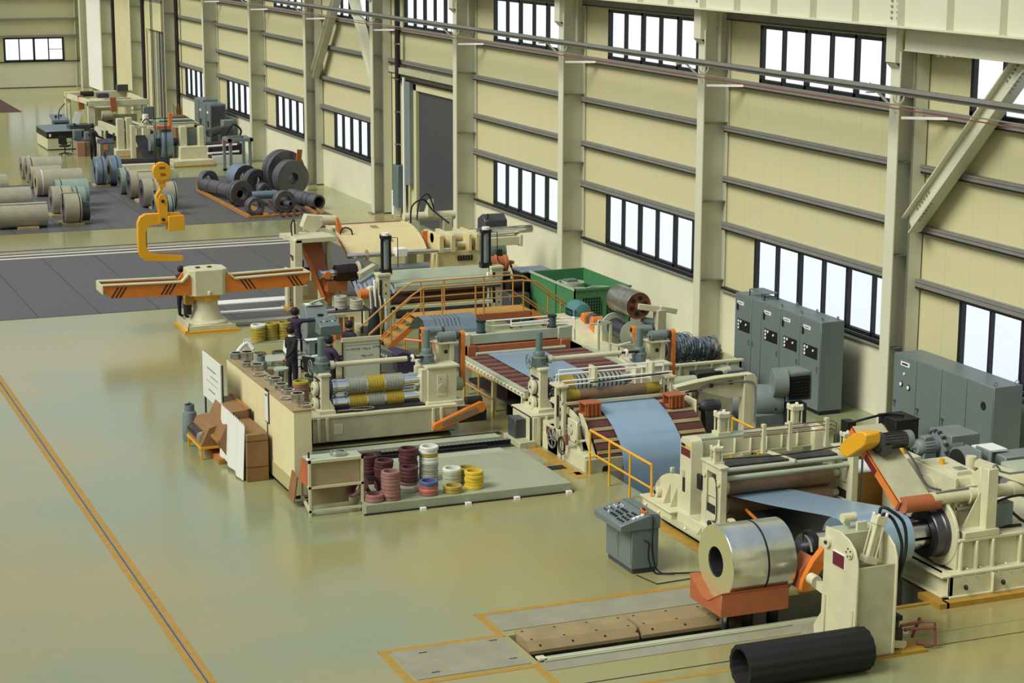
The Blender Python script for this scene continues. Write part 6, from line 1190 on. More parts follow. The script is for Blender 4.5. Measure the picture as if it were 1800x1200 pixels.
# ------------------------------------------------ tension stand
t = thing('tension_stand', 'tall tension stand with green-grey beam, dark rolls and two black cylinders', 'tension unit', (20.2, 55.3, 0))
part(M().box(18.85, 22.25, 54.9, 55.5, 1.28, 1.34, 'green_grey').box(18.85, 22.25, 54.86, 54.92, 1.12, 1.3, 'green_grey').box(18.85, 22.25, 54.9, 54.94, 1.05, 1.12, 'pipe_r').prism([(18.85, 55.5, 1.34), (22.25, 55.5, 1.34), (22.25, 55.8, 1.6), (18.85, 55.8, 1.6)], (0, .04, 0), 'green_grey'), 'cross_beam', t, .01)
for x0_ in (18.35, 21.95):
    b = M(); b.box(x0_, x0_+.38, 54.95, 55.2, 0, 1.65, 'cream').box(x0_-.12, x0_-.06, 54.95, 55.05, 0, 1.5, 'white').box(x0_+.04, x0_+.12, 54.93, 54.95, .2, 1.5, 'iron').box(x0_-.02, x0_+.4, 54.9, 55.3, 1.6, 1.68, 'cream')
    for q in range(5): b.box(x0_+.22, x0_+.26, 54.93, 54.95, .3+q*.25, .36+q*.25, 'iron')
    part(b, 'side_frame', t, .01)
    xc = x0_+.32 if x0_ < 19 else x0_-.1
    part(M().box(xc-.16, xc+.16, 55.05, 55.3, 1.62, 1.78, 'black').box(xc-.15, xc+.15, 55.05, 55.28, 2.68, 2.78, 'black').cyl((xc, 55.16, 1.75), (xc, 55.16, 2.72), .1, 'grey_m', seg=18).box(xc-.15, xc-.1, 55.1, 55.2, 1.75, 2.7, 'black').box(xc+.1, xc+.15, 55.1, 55.2, 1.75, 2.7, 'black').cyl((xc, 55.16, 2.78), (xc, 55.16, 2.86), .12, 'white', seg=12).tube([(xc+.1, 55.1, 2.72), (xc+.35, 55.1, 2.7), (xc+.36, 55.1, 1.8)], .015, 'iron', 6), 'cylinder', t, label='black upright cylinder')
for z, r, k in ((.85, .17, 'rollmar'), (.42, .17, 'dsteel')): part(M().lathe((18.7, 55.15, z), (1, 0, 0), [(0, 0), (.06, 0), (.06, .06), (r, .08, k), (r, 2.2, k), (r, 3.2, 'rollgold' if z > .5 else k), (.06, 3.22), (0, 3.3)], 'cream', 28), 'roll', t)
part(M().box(18.75, 22, 54.75, 54.85, .6, .68, 'cream').box(18.75, 18.82, 54.75, 54.85, 0, .68, 'cream').box(21.93, 22, 54.75, 54.85, 0, .68, 'cream'), 'front_bar', t)
for q in range(7): part(M().tube([(18.0+.07*q, 54.7-.02*q, 1.3-.05*q), (18.02+.07*q, 54.65-.02*q, .8), (17.98+.075*q, 54.62-.02*q, .05)], .016, ('white', 'rubber', 'white', 'black')[q % 4], 6, 3), 'hose', t)
part(M().prism([(17.9, 55.0, 1.05), (18.15, 55.0, 1.3), (18.3, 55.0, 1.28), (18.3, 55.0, .2), (17.95, 55.0, .2)], (0, .25, 0), 'cream').box(17.7, 18.3, 54.7, 55.3, 0, .2, 'cream2'), 'side_bracket', t, .01); part(M().cyl((17.75, 54.9, 1.12), (18.0, 54.9, 1.12), .15, 'orange', seg=20), 'orange_cap', t, label='bright orange round motor cap')
part(M().prism([(18.0, 55.6, 1.6), (18.5, 55.6, 1.85), (18.6, 55.6, 1.75), (18.05, 55.6, 1.45)], (0, .3, 0), 'cream2').bar((17.95, 55.5, 1.35), (18.45, 55.5, 1.62), .2, .1, 'grey_m'), 'hold_down', t, .01)
t = thing('spool_motor', 'brown-orange spool beside the right-hand black cylinder', 'spool', (23.0, 57, 1.3)); part(M().lathe((22.55, 57.0, 1.4), (1, -.1, 0), [(0, 0), (.3, 0), (.3, .05), (.22, .09), (.22, .32), (.27, .36), (.22, .4), (.2, .6), (.25, .63), (.25, .72), (.08, .74), (.05, .95), (0, .95)], 'orange_r', 30), 'winding', t)
part(M().box(22.5, 23.3, 56.7, 57.3, 0, 1.15, 'green_grey').tube([(23.4, 57, 1.35), (23.5, 56.9, 1.0), (23.45, 56.8, .5)], .035, 'rubber', 6, 4), 'stand', t, .01)
# ------------------------------------------------ recoiler with its separator shaft
t = thing('recoiler', 'recoiler with curved cream guard, chrome shafts and black end drum', 'recoiler', (20.6, 59.2, 0))
part(M().cyl((17.65, 58.5, 1.13), (18.3, 58.5, 1.13), .12, 'chrome', seg=24).cyl((17.62, 58.5, 1.13), (17.66, 58.5, 1.13), .16, 'steel', seg=24), 'shaft_end', t)
part(M().lathe((18.12, 58.5, 1.13), (1, 0, 0), [(0, 0), (.25, .0), (.26, .03), (.26, .2), (.27, .22), (.27, .68), (.25, .7), (0, .7)], 'rollblk', 32), 'end_drum', t, label='black end drum')
part(M().lathe((18.82, 58.5, 1.13), (1, 0, 0), [(0, 0), (.28, 0), (.33, .02, 'cream2'), (.34, .08, 'grey_m'), (.3, .12, 'grey_m'), (.16, .5, 'grey_m'), (.16, 2.4, 'steel'), (0, 2.4)], 'cream2', 32), 'mandrel', t)
b = M(); b.cyl((18.55, 58.6, 1.62), (22.2, 58.6, 1.62), .075, 'chrome', seg=20)
for x in (19.2, 19.75, 19.95): b.lathe((x, 58.6, 1.62), (1, 0, 0), [(.08, 0), (.17, 0), (.17, .03), (.08, .03)], 'khaki', 24, closed=True)
part(b, 'separator_shaft', t); part(M().box(20.1, 20.45, 58.3, 58.7, 1.55, 1.8, 'white'), 'separator_block', t, .01)
# curved guard panel
G = [(61.4, 2.18), (60.8, 2.22), (60.2, 2.16), (59.7, 2.02), (59.3, 1.84), (59.0, 1.62)]
b = M()
for (ya, za), (yb, zb) in zip(G[:-1], G[1:]): b.prism([(18.75, ya, za), (18.75, yb, zb), (18.75, yb, zb-.03), (18.75, ya, za-.03)], (2.55, 0, 0), 'guard')
bmesh.ops.remove_doubles(b.bm, verts=b.bm.verts[:], dist=.0005)
for (x, y, z) in ((19.95, 60.55, 2.21), (20.0, 59.75, 2.05)): b.prism([(x, y, z+.01), (x+.22, y-.02, z+.01), (x+.3, y-.42, z-.10), (x+.08, y-.4, z-.10)], (0, 0, .015), 'khaki')
part(b, 'curved_guard', t); part(M().prism([(21.3, y, z+.02) for y, z in G]+[(21.3, y, z-.14) for y, z in G[::-1]], (.06, 0, 0), 'cream').prism([(18.72, y, z+.02) for y, z in G]+[(18.72, y, z-.1) for y, z in G[::-1]], (.04, 0, 0), 'cream').box(18.75, 21.3, 59.0, 59.05, 1.5, 1.62, 'orange_r'), 'guard_rim', t)
part(M().box(18.0, 18.1, 61.35, 61.5, 2.05, 2.25, 'cream').box(18.5, 21.6, 61.35, 61.5, 2.12, 2.2, 'pipe_r').cyl((21.4, 61.4, 2.3), (23.2, 61.4, 2.3), .15, 'cream', seg=24).px([(61.2, 2.3), (61.2, 2.9), (61.7, 2.3)], 22.2, 22.4, 'cream').box(22.75, 23.05, 61.2, 61.6, 1.0, 2.25, 'cream').box(21.5, 21.8, 61.2, 61.6, .5, 2.2, 'cream'), 'guard_beam', t, .01)
# left bracket arm
part(M().prism([(17.95, 60.2, 2.1), (17.6, 60.2, 2.35), (17.75, 60.2, 2.75), (18.25, 60.2, 2.68), (18.3, 60.2, 2.4)], (0, .35, 0), 'cream').cyl((18.2, 60.35, 2.55), (18.75, 60.35, 2.5), .16, 'cream', seg=24), 'arm_elbow', t, .015)
part(M().prism([(18.68, 60.3, 2.62), (18.78, 60.3, 2.6), (19.05, 60.2, 1.8), (19.15, 60.1, 1.45), (19.0, 60.1, 1.42), (18.75, 60.2, 1.9)], (0, -.18, -.0), 'orange').prism([(18.95, 59.9, 1.75), (19.12, 59.9, 1.75), (19.2, 59.9, 1.32), (19.02, 59.9, 1.3)], (0, .1, 0), 'cream'), 'separator_arm', t, .01, label='orange separator arm')
part(M().tube([(18.75, 60.0, 2.0), (18.85, 59.9, 2.3), (19.1, 59.9, 2.25), (19.15, 59.9, 2.0), (18.95, 59.9, 1.8)], .025, 'rubber', 6, 4).tube([(21.45, 60.8, 2.2), (21.5, 60.8, 2.75), (21.9, 60.8, 2.95), (22.2, 60.8, 2.6), (22.6, 60.3, 2.2)], .03, 'rubber', 8, 4).tube([(21.7, 60.9, 2.3), (21.8, 60.9, 2.9), (22.1, 60.9, 3.1), (22.3, 60.9, 2.6)], .025, 'rubber', 8, 4), 'hose', t)
# machine head on the right
part(M().box(21.6, 22.9, 58.6, 60.0, .3, 1.55, 'guard').box(21.6, 21.75, 58.5, 60.0, 1.55, 2.1, 'guard').box(22.0, 22.15, 58.5, 60.0, 1.55, 2.1, 'guard').box(22.6, 22.7, 58.5, 60.0, 1.55, 2.1, 'guard').box(22.85, 22.95, 58.5, 60.0, 1.55, 2.1, 'guard').cyl((21.6, 59.2, 1.95), (23.1, 59.2, 1.95), .18, 'cream', seg=24).box(22.9, 23.1, 58.6, 59.6, .3, 1.9, 'cream').box(21.5, 23.2, 58.4, 60.2, 0, .35, 'cream2').box(21.5, 21.58, 58.5, 59.2, .8, 1.5, 'guard').box(22.1, 22.5, 58.57, 58.6, .8, 1.1, 'girt').cyl((22.3, 58.9, 1.72), (22.9, 58.9, 1.72), .1, 'cream'), 'drive_head', t, .01)
b = M()
for q in range(6): b.box(22.25+q*.09, 22.3+q*.09, 58.55, 58.6, 1.25, 1.42, 'iron')
part(b, 'bolt_row', t)
part(M().prism([(21.4, 59.6, 2.1), (21.65, 59.6, 2.1), (21.6, 59.6, 1.5), (21.52, 59.6, 1.35)], (0, .12, 0), 'orange'), 'orange_link', t, .01, label='orange link plate')
part(M().cyl((22.9, 60.0, 1.88), (25.4, 60.0, 1.92), .13, 'chrome', seg=28).cyl((25.38, 60, 1.92), (25.41, 60, 1.92), .11, 'iron'), 'pusher_rod', t, label='long chrome rod pointing at the wall')
part(M().box(23.0, 24.9, 59.7, 60.3, 1.45, 1.72, 'cream').box(24.85, 24.95, 59.65, 60.35, 1.4, 1.78, 'cream').box(23.2, 23.5, 59.6, 60.2, 1.2, 1.55, 'cream').box(23.1, 23.3, 59.0, 60, 0, 1.3, 'green_grey'), 'rod_slide', t, .01)
t = thing('recoiler_motor', 'large grey motor under the long chrome rod by the wall', 'motor', (24.3, 61, 0)); part(M().lathe((23.5, 61.2, 1.0), (1, 0, 0), [(0, 0), (.42, 0), (.45, .05), (.45, 1.1), (.4, 1.2), (.4, 1.35), (.15, 1.4), (0, 1.4)], 'grey_m', 32).box(23.6, 24.6, 60.8, 61.6, 0, .7, 'grey_m').box(24.45, 24.65, 60.72, 60.8, .9, 1.15, 'black'), 'body', t, .01)
part(M().px([(60.9, 1.45), (60.9, 2.1), (61.2, 2.3), (61.6, 2.1), (61.6, 1.45)], 24.1, 24.9, 'grey_d').cyl((24.2, 60.9, 2.15), (24.2, 60.9, 2.35), .03, 'iron'), 'top_box', t, .02)
# left outboard frame of the recoiler
t = thing('recoiler_outboard_frame', 'cream outboard frame with orange swinging arm at the left end of the recoiler', 'support frame', (17.5, 59.5, 0))
part(M().box(16.9, 17.15, 58.7, 59.2, 0, 2.2, 'cream').box(18.1, 18.25, 59.2, 60.6, 0, 2.0, 'cream').px([(58.7, 2.1), (58.7, 2.25), (59.4, 2.25), (60.6, 2.15), (60.6, 2.0)], 16.95, 18.25, 'cream').box(16.7, 16.78, 58.9, 59.2, 0, 1.3, 'cream').box(17.15, 18.1, 60.3, 60.4, 0, 1.0, 'khaki').box(17.15, 18.1, 60.28, 60.32, .95, 1.05, 'iron').box(16.6, 17.3, 58.5, 59.3, 0, .08, 'tape'), 'frame', t, .012)
part(M().box(16.88, 16.9, 58.85, 59.0, 1.55, 1.7, 'maroon').box(16.88, 16.9, 59.08, 59.12, 1.62, 1.7, 'iron'), 'name_plate', t); part(M().tube([(17.0, 59.3, 2.25), (16.98, 59.3, 2.6), (17.08, 59.3, 2.75), (17.1, 59.3, 2.3)], .022, 'rubber', 6, 3).box(17.15, 17.3, 59.6, 59.8, 2.2, 2.6, 'cream2'), 'hose', t)
b = M(); b.prism([(17.2, 59.4, 2.0), (18.0, 59.4, 2.05), (18.05, 59.4, 1.2), (18.1, 59.0, .75), (18.2, 58.75, .35), (17.95, 58.75, .15), (17.8, 58.75, .3), (17.65, 59.0, .95), (17.45, 59.3, 1.5)], (0, .12, 0), 'orange_r').prism([(17.2, 59.36, 2.0), (17.3, 59.36, 2.0), (17.55, 59.1, 1.4), (17.9, 58.8, .3), (17.8, 58.8, .25), (17.45, 59.1, 1.3)], (0, -.06, 0), 'orange').box(17.85, 18.5, 58.4, 58.75, .55, .9, 'orange_r').cyl((17.85, 58.35, 1.1), (17.85, 58.7, 1.1), .12, 'orange'); part(b, 'swing_arm', t, .01, label='orange swinging support arm')
part(M().cyl((17.4, 59.7, .5), (17.4, 59.7, 1.4), .08, 'iron').box(17.25, 17.55, 59.5, 59.9, .3, .6, 'cream').box(18.1, 18.2, 58.6, 58.8, 0, .6, 'cream2').box(18.3, 18.36, 58.6, 58.66, 0, .7, 'cream2'), 'cylinder', t)
for i, (x, y, l) in enumerate(((18.6, 57.4, 1.2), (19.0, 57.0, 1.1), (18.4, 56.6, 1.0))):
    b = M()
    for q in range(5): b.prism([(x+.14*q, y, .35+.05*q), (x+.14*q, y+l, 1.0+.03*q), (x+.14*q+.1, y+l, 1.0+.03*q), (x+.14*q+.1, y, .35+.05*q)], (0, 0, .006), 'chrome')
    solo(b, 'loose_strips', ('upper', 'middle', 'lower')[i]+' bundle of shiny narrow strips below the black end drum', 'steel strips', (x, y, .3), kind='stuff')
# ------------------------------------------------ turnstile
t = thing('turnstile', 'cream turnstile column with two long striped orange arms', 'coil turnstile', (13.7, 57.2, 0))
part(M().box(13.0, 14.4, 56.5, 57.9, .06, .14, 'cream').lathe((13.7, 57.2, .1), (0, 0, 1), [(0, 0), (.62, 0), (.62, .12), (.5, .18), (.36, .5), (.36, .82), (0, .82)], 'cream', 40).box(12.98, 14.42, 56.48, 56.52, .06, .2, 'cream').box(12.98, 13.02, 56.48, 57.9, .06, .3, 'cream'), 'column', t, .01)
part(M().lathe((13.7, 57.2, .88), (0, 0, 1), [(0, 0), (.44, 0), (.44, .14), (0, .14)], 'yellow', 40).box(13.05, 13.3, 57.0, 57.3, .75, 1.05, 'tape').cyl((13.15, 57.1, .45), (13.15, 57.1, .75), .1, 'iron'), 'slewing_ring', t, label='yellow slewing ring')
part(M().prism([(13.12, 56.85, 1.03), (13.3, 56.7, 1.03), (14.1, 56.7, 1.03), (14.3, 56.85, 1.03), (14.3, 57.5, 1.03), (14.1, 57.65, 1.03), (13.3, 57.65, 1.03), (13.12, 57.5, 1.03)], (0, 0, .78), 'cream').box(13.4, 13.55, 57.1, 57.2, 1.81, 1.85, 'black').box(13.75, 13.9, 57.1, 57.2, 1.81, 1.85, 'black').cyl((13.7, 56.68, 1.05), (13.7, 56.66, 1.18), .05, 'cream'), 'head', t, .03)
for s in (-1, 1):
    b = M(); X_ = lambda d: 13.7+s*d
    for y in (56.78, 57.5):
        b.prism([(X_(.55), y, 1.68), (X_(.75), y, 1.45), (X_(3.1), y, 1.5), (X_(3.1), y, 1.3), (X_(2.85), y, 1.14), (X_(.6), y, 1.08), (X_(.45), y, 1.1)], (0, .08, 0), 'orange')
    b.prism([(X_(.6), 56.72, 1.64), (X_(.78), 56.72, 1.47), (X_(3.12), 56.72, 1.52), (X_(3.12), 56.72, 1.56), (X_(.8), 56.72, 1.52), (X_(.6), 56.72, 1.72)], (0, .18, 0), 'cream').prism([(X_(.8), 57.45, 1.47), (X_(3.12), 57.45, 1.52), (X_(3.12), 57.45, 1.56), (X_(.8), 57.45, 1.52)], (0, .18, 0), 'cream').box(min(X_(3.1), X_(3.14)), max(X_(3.1), X_(3.14)), 56.72, 57.65, 1.28, 1.54, 'cream')
    for d0 in (.95, 2.4):
        for q in range(3):
            d1 = d0+q*.12; z0_, z1_ = 1.15, 1.43
            b.prism([(X_(d1+.2), 56.77, z0_), (X_(d1+.25), 56.77, z0_), (X_(d1+.05), 56.77, z1_+.02), (X_(d1), 56.77, z1_+.02)], (0, .01, 0), 'black')
    part(b, 'arm', t, .006, label='long orange arm with black stripes')
c = M(); c.box(12.9, 14.5, 56.35, 57.95, 0, .06, 'cream2').box(12.88, 12.98, 56.35, 57.95, 0, .07, 'yellow').box(12.88, 14.5, 56.33, 56.42, 0, .07, 'yellow'); struct(c, 'machine_plinth')
p_ = person('person in dark trousers hidden behind the turnstile column, only the feet showing', 13.35, 58.75, R_(60), 'navy', 'navy', [((-.24, .04, 1.13), (-.2, .25, 1.1)), ((.24, .04, 1.13), (.2, .25, 1.1))], h=1.6)
# ------------------------------------------------ crane hook with C-frame
t = thing('coil_lifting_hook', 'yellow C-shaped coil hook hanging from a round pulley block on crane ropes', 'crane hook', (12.6, 58, 1.9))
b = M(); o_ = [(13.2, 3.38), (12.15, 3.38), (11.98, 3.3), (11.9, 3.12), (11.9, 2.3), (11.96, 2.1), (12.1, 1.98), (13.2, 1.9), (13.25, 2.06), (12.3, 2.2), (12.18, 2.3), (12.14, 2.42), (12.14, 2.86), (12.2, 2.98), (12.35, 3.04), (13.2, 3.04)]
b.prism([(x, 57.9, z) for x, z in o_], (0, .2, 0), 'yellow'); part(b, 'c_frame', t, .012)
part(M().box(12.8, 13.28, 57.78, 58.22, 2.86, 3.3, 'yellow'), 'counterweight', t, .01); part(M().box(12.18, 13.2, 57.95, 58.05, 2.17, 2.2, 'khaki').box(12.14, 12.17, 57.95, 58.05, 2.3, 2.9, 'iron'), 'wear_strip', t)
part(M().prism([(12.55, 57.86, 3.1), (12.8, 57.86, 3.1), (12.8, 57.86, 3.8), (12.72, 57.86, 3.95), (12.6, 57.86, 3.95), (12.52, 57.86, 3.8)], (0, .06, 0), 'yellow').prism([(12.55, 58.08, 3.1), (12.8, 58.08, 3.1), (12.8, 58.08, 3.8), (12.52, 58.08, 3.8)], (0, .06, 0), 'yellow').cyl((12.66, 57.82, 3.75), (12.66, 58.18, 3.75), .05, 'iron').cyl((12.66, 57.82, 3.2), (12.66, 58.18, 3.2), .05, 'iron'), 'shackle', t, .006)
part(M().tube([(12.68, 58, 4.2), (12.62, 58, 4.05), (12.52, 58, 3.9), (12.56, 58, 3.7), (12.7, 58, 3.66), (12.8, 58, 3.8)], .06, 'yellow', 10, 4).box(12.6, 12.78, 57.92, 58.08, 4.15, 4.42, 'yellow'), 'hook', t)
part(M().cyl((12.68, 57.88, 4.62), (12.68, 58.12, 4.62), .27, 'yellow', seg=32).box(12.5, 12.86, 57.9, 58.1, 4.3, 4.5, 'yellow'), 'pulley_block', t, .01)
text('20t', .13, 'iron', 'lettering', t, (12.7, 57.875, 4.53), FACE_Y, .002)
b = M(); b.box(12.6, 12.64, 57.872, 57.878, 4.7, 4.76, 'maroon').box(12.66, 12.7, 57.872, 57.878, 4.7, 4.76, 'maroon').box(12.72, 12.76, 57.872, 57.878, 4.7, 4.76, 'maroon'); part(b, 'red_mark', t)
b = M()
for x, y in ((12.5, 57.95), (12.56, 58.05), (12.82, 57.95), (12.88, 58.05)): b.cyl((x, y, 4.7), (x+(.0), y, 14), .012, 'iron', seg=6)
part(b, 'wire_rope', t)
# ================================================================ FAR END: STORED COILS
def stored(label, c, ax, L, R, r, k='coilpaper', ke='coiledge', straps=(0,), group=None, sk='black', eye=()):
    if group and c[2] < .9 and 'right-hand' not in group: R *= 1.14; L *= 1.05; c = (c[0], c[1], R+.014)
    t = thing('steel_coil', label, 'steel coil', (c[0], c[1], c[2]-R), group)
    b = M(); coil(b, c, ax, L, R, r, k, ke, 40); part(b, 'winding', t)
    for s in straps: b = M(); strap(b, Vector(c)+Vector(ax).normalized()*s, ax, R, .035, sk, 40); part(b, 'strap', t)
    a = Vector(ax).normalized(); e = a.orthogonal().normalized(); f = a.cross(e)
    for q in eye:
        d = e*math.cos(q)+f*math.sin(q); b = M(); b.bar(Vector(c)-a*(L/2+.012)+d*r, Vector(c)-a*(L/2+.012)+d*(R+.005), .04, .01, sk).bar(Vector(c)-a*L/2+d*(R+.008), Vector(c)+a*L/2+d*(R+.008), .04, .01, sk); part(b, 'eye_band', t)
    return t
X1 = (1, 0, 0)
G1 = 'wrapped coils in the left rows'
stored('big paper-wrapped coil at the front left corner of the dark plates', (11.65, 78.7, .52), X1, 1.8, .43, .2, straps=(), group=G1, eye=(1.2,))
stored('paper-wrapped coil just behind the front left one', (11.7, 83.6, .52), X1, 2.0, .42, .2, straps=(), group=G1)
stored('paper-wrapped coil at the left edge with pale label patches', (11.5, 88.4, .5), X1, 1.9, .4, .2, straps=(-.3,), group=G1, sk='paper')
stored('tan coil at the far left edge of the stored rows', (11.2, 92.0, .48), X1, 1.4, .38, .2, 'amberwood', straps=(), group=G1)
stored('wrapped coil at the back of the left rows', (14.75, 92.4, .6), X1, 1.5, .5, .22, straps=(-.6,), group=G1)
stored('wrapped coil half hidden behind the back-row coil', (14.2, 93.8, .6), X1, .5, .45, .2, straps=(.1,), group=G1, sk='white')
stored('wide wrapped coil with a bright rim in the second left row', (14.6, 87.6, .62), X1, 1.9, .5, .22, 'coilpaper', 'galv_edge', straps=(-.75,), group=G1, sk='white')
stored('wrapped coil peeping out behind the wide bright-rimmed one', (14.5, 90.4, .58), X1, 1.3, .42, .2, straps=(), group=G1)
stored('pale green coil in the third left row', (14.5, 84.0, .62), X1, 1.3, .5, .2, 'palegreen', straps=(-.45,), group=G1)
stored('wrapped coil with a reddish band near the pale green one', (13.65, 81.6, .6), X1, .75, .52, .2, straps=(.0,), group=G1, sk='rust')
stored('narrow wrapped coil standing at the front of the left rows', (13.62, 79.0, .66), X1, .62, .55, .25, straps=(.25,), group=G1, eye=(1.0, 3.6))
stored('pale green narrow coil behind the front narrow wrapped one', (14.5, 82.3, .58), X1, .45, .45, .2, 'palegreen', straps=(-.1,), group=G1)
for i in range(3): stored(('left', 'middle', 'right')[i]+' one of three slim dark coils strapped together at the front', (14.05+.13*i, 79.4, .44), X1, .11, .36, .17, 'coilgrey', straps=(0,), group='slim strapped coils')
G2 = 'slit coils in the middle row'
stored('blue-grey narrow coil standing at the far left of the middle row', (16.85, 90.0, .62), X1, .42, .58, .22, 'coilblue', 'coilblue', straps=(.06,), group=G2, eye=(.2, 3.3))
stored('second blue-grey narrow coil right beside the first one', (17.55, 90.2, .62), X1, .48, .58, .22, 'coilblue', 'coilblue', straps=(.06,), group=G2)
stored('wrapped narrow coil with a bright edge behind the row', (17.35, 87.0, .55), X1, .4, .5, .22, 'palegreen', 'chrome', straps=(.05,), group=G2)
stored('dark-faced narrow coil in the middle of the row', (17.4, 85.4, .55), X1, .35, .52, .22, 'coilpaper', 'coilgrey', straps=(), group=G2)
stored('wide wrapped coil leaning on the dark-faced one', (17.95, 85.0, .56), X1, .8, .5, .22, straps=(), group=G2)
stored('wrapped coil with dark face nearer the hook', (17.55, 82.6, .56), X1, .7, .52, .24, 'coilpaper', 'coilgrey', straps=(.1,), group=G2)
stored('widest wrapped coil of the middle row nearest the hook', (18.0, 81.8, .55), X1, .8, .5, .24, straps=(.35,), group=G2)
for i in range(2): stored(('left', 'right')[i]+' one of the two small pale green coils behind the yellow hook', (17.35+.38*i, 80.3-.3*i, .42), X1, .33, .36, .2, 'palegreen', 'chrome', straps=(-.1, .1), group='small pale green coils')
for i, (x, y, L) in enumerate(((11.8, 78.55, .8), (13.6, 79.0, .9), (16.9, 90, .7), (17.6, 84.2, .6), (17.7, 82.0, .6), (14.1, 79.4, .6), (13.4, 81.4, .5))):
    solo(M().box(x-L/2, x+L/2, y-.45, y+.45, .012, .1, 'palewood'), 'timber_chock', 'pale timber chock under the '+('front left wrapped coil', 'front narrow wrapped coil', 'far blue-grey coil', 'leaning wide coil', 'widest middle-row coil', 'three slim dark coils', 'red-banded coil')[i], 'timber', (x, y, .012), 'timber chocks under the coils')
# loose coils on the right-hand timbers
G3 = 'dark coils on the right-hand timbers'
def loose(label, c, ax, L, R, r, k='coilgrey', ke='coilgrey', **kw): return stored(label, c, ax, L, R, r, k, ke, straps=kw.get('straps', ()), group=G3, eye=kw.get('eye', ()))
AY = (.22, -1, -.02)
loose('biggest dark coil at the back with a thick wound face', (24.0, 84.9, .98), AY, .6, .92, .4, straps=(.0,))
loose('large flat dark coil leaning against the biggest one', (23.95, 83.6, .82), AY, .5, .78, .26, eye=(2.6,))
solo(M().bar((24.55, 84.4, 1.4), (24.6, 84.3, 1.95), .22, .1, 'amberwood'), 'timber_wedge', 'upright timber wedge on top of the biggest dark coil', 'timber', (24.55, 84.4, 1.4))
loose('blue-grey coil behind the open rings', (22.4, 86.0, .62), AY, .8, .6, .3, 'coilblue', 'coilgrey')
loose('dark broad coil with open eye left of the big ones', (22.75, 85.0, .55), AY, .4, .55, .28, straps=(.1,))
loose('small grey ring coil under the broad dark coil', (22.75, 83.6, .33), AY, .3, .32, .2)
loose('dark thin-rimmed coil at the left end of the timbers', (20.85, 86.0, .5), (.5, -1, 0), .3, .5, .3)
loose('long dark coil roll lying between two discs', (21.0, 83.9, .42), (.18, -1, 0), 3.6, .3, .16, straps=(-1, 0, 1))
loose('dark disc coil at the near end of the long roll', (21.1, 81.4, .56), (.3, -1, 0), .35, .55, .27, straps=(.0,))
loose('open grey ring coil at the front left', (21.0, 78.7, .38), (.12, -1, 0), .4, .37, .24, 'coilgrey')
loose('grey steel tube lying crossways behind the rings', (22.05, 81.0, .5), X1, 1.1, .17, .14, 'coilblue')
loose('grey disc coil with a small roll inside its eye', (22.3, 78.9, .48), (.12, -1, 0), .35, .46, .26)
loose('small roll pushed into the eye of the grey disc coil', (22.35, 78.8, .42), (.4, -1, 0), .7, .13, .09)
loose('long grey coil roll at the right end of the timbers', (23.65, 80.4, .33), (.22, -1, 0), 2.4, .3, .22, straps=(-.5, .2, .6))
t = thing('timber_skid', 'amber timber frame under the dark coils on the right', 'timber skid', (22, 81, .012))
for x in (20.5, 21.3): part(M().box(x, x+.14, 77.9, 86.5, .012, .12, 'amberwood'), 'long_beam', t)
part(M().box(20.5, 21.6, 77.8, 77.95, .012, .1, 'amberwood').box(20.5, 21.5, 86.5, 86.7, .012, .5, 'amberwood').box(21.6, 22.8, 78.1, 78.3, .012, .08, 'amberwood'), 'cross_beam', t)
for i in range(7): solo(M().bar((21.9+i*.3, 77.6+.05*i, .05), (22.3+i*.3, 82.2, .05), .1, .07, ('rust', 'amberwood')[i in (5, 6)]), 'steel_bar', ('leftmost', 'second', 'third', 'fourth', 'fifth', 'sixth', 'rightmost')[i]+' of the rusty bars fanned out under the right coils', 'bar', (22+i*.3, 80, .012), 'bars under the right coils')
t = thing('grey_frame', 'tall grey open steel frame standing between the far line and the dark coils', 'steel frame', (24, 92.8, 0))
for x in (23.45, 24.4):
    for y in (92.2, 93.4): part(M().box(x, x+.13, y, y+.13, 0, 1.6, 'grey_m'), 'leg', t)
part(M().box(23.4, 24.6, 92.15, 92.3, 1.5, 1.65, 'grey_m').box(23.4, 24.6, 93.4, 93.55, 1.5, 1.65, 'grey_m').box(23.4, 23.55, 92.15, 93.55, 1.5, 1.65, 'grey_m').box(24.45, 24.6, 92.15, 93.55, 1.5, 1.65, 'grey_m').box(23.4, 24.6, 92.15, 92.3, 0, .1, 'grey_m').box(23.4, 24.6, 93.4, 93.55, 0, .1, 'grey_m'), 'ring_beam', t)
# ================================================================ FAR LINE
t = thing('portal_frame', 'large cream portal frame with orange hooks at the far end of the second line', 'portal machine', (20.8, 109, 0))
for x, y in ((19.0, 110.6), (19.6, 107.2), (22.5, 107.2), (22.3, 110.6)): part(M().box(x, x+.3, y, y+.3, 0, 2.25, 'cream'), 'post', t, .01)
part(M().box(19.0, 22.7, 110.5, 110.9, 2.15, 2.5, 'cream').box(19.6, 22.9, 107.15, 107.5, 2.0, 2.3, 'cream').bar((19.15, 110.6, 2.3), (19.75, 107.2, 2.2), .2, .25, 'cream').bar((22.4, 110.6, 2.3), (22.7, 107.3, 2.15), .2, .25, 'cream').box(20.9, 22.7, 109.5, 109.8, 1.7, 2.2, 'cream2').box(19.1, 19.2, 110, 110.6, .0, 1.9, 'cream2'), 'top_frame', t, .01)
part(M().box(20.3, 20.9, 108, 108.5, 2.35, 2.6, 'grey_d'), 'motor', t, .01); part(M().box(21.8, 22.4, 110.2, 110.6, 2.5, 2.85, 'grey_d'), 'motor', t, .01); part(M().cyl((19.7, 109.8, 2.45), (20.4, 109.8, 2.45), .15, 'iron'), 'motor', t)
for x, y in ((19.5, 108.8), (20.9, 107.0)): part(M().bar((x, y, 2.45), (x+.05, y, 1.7), .3, .15, 'orange_r'), 'orange_hook', t, label='orange hook plate')
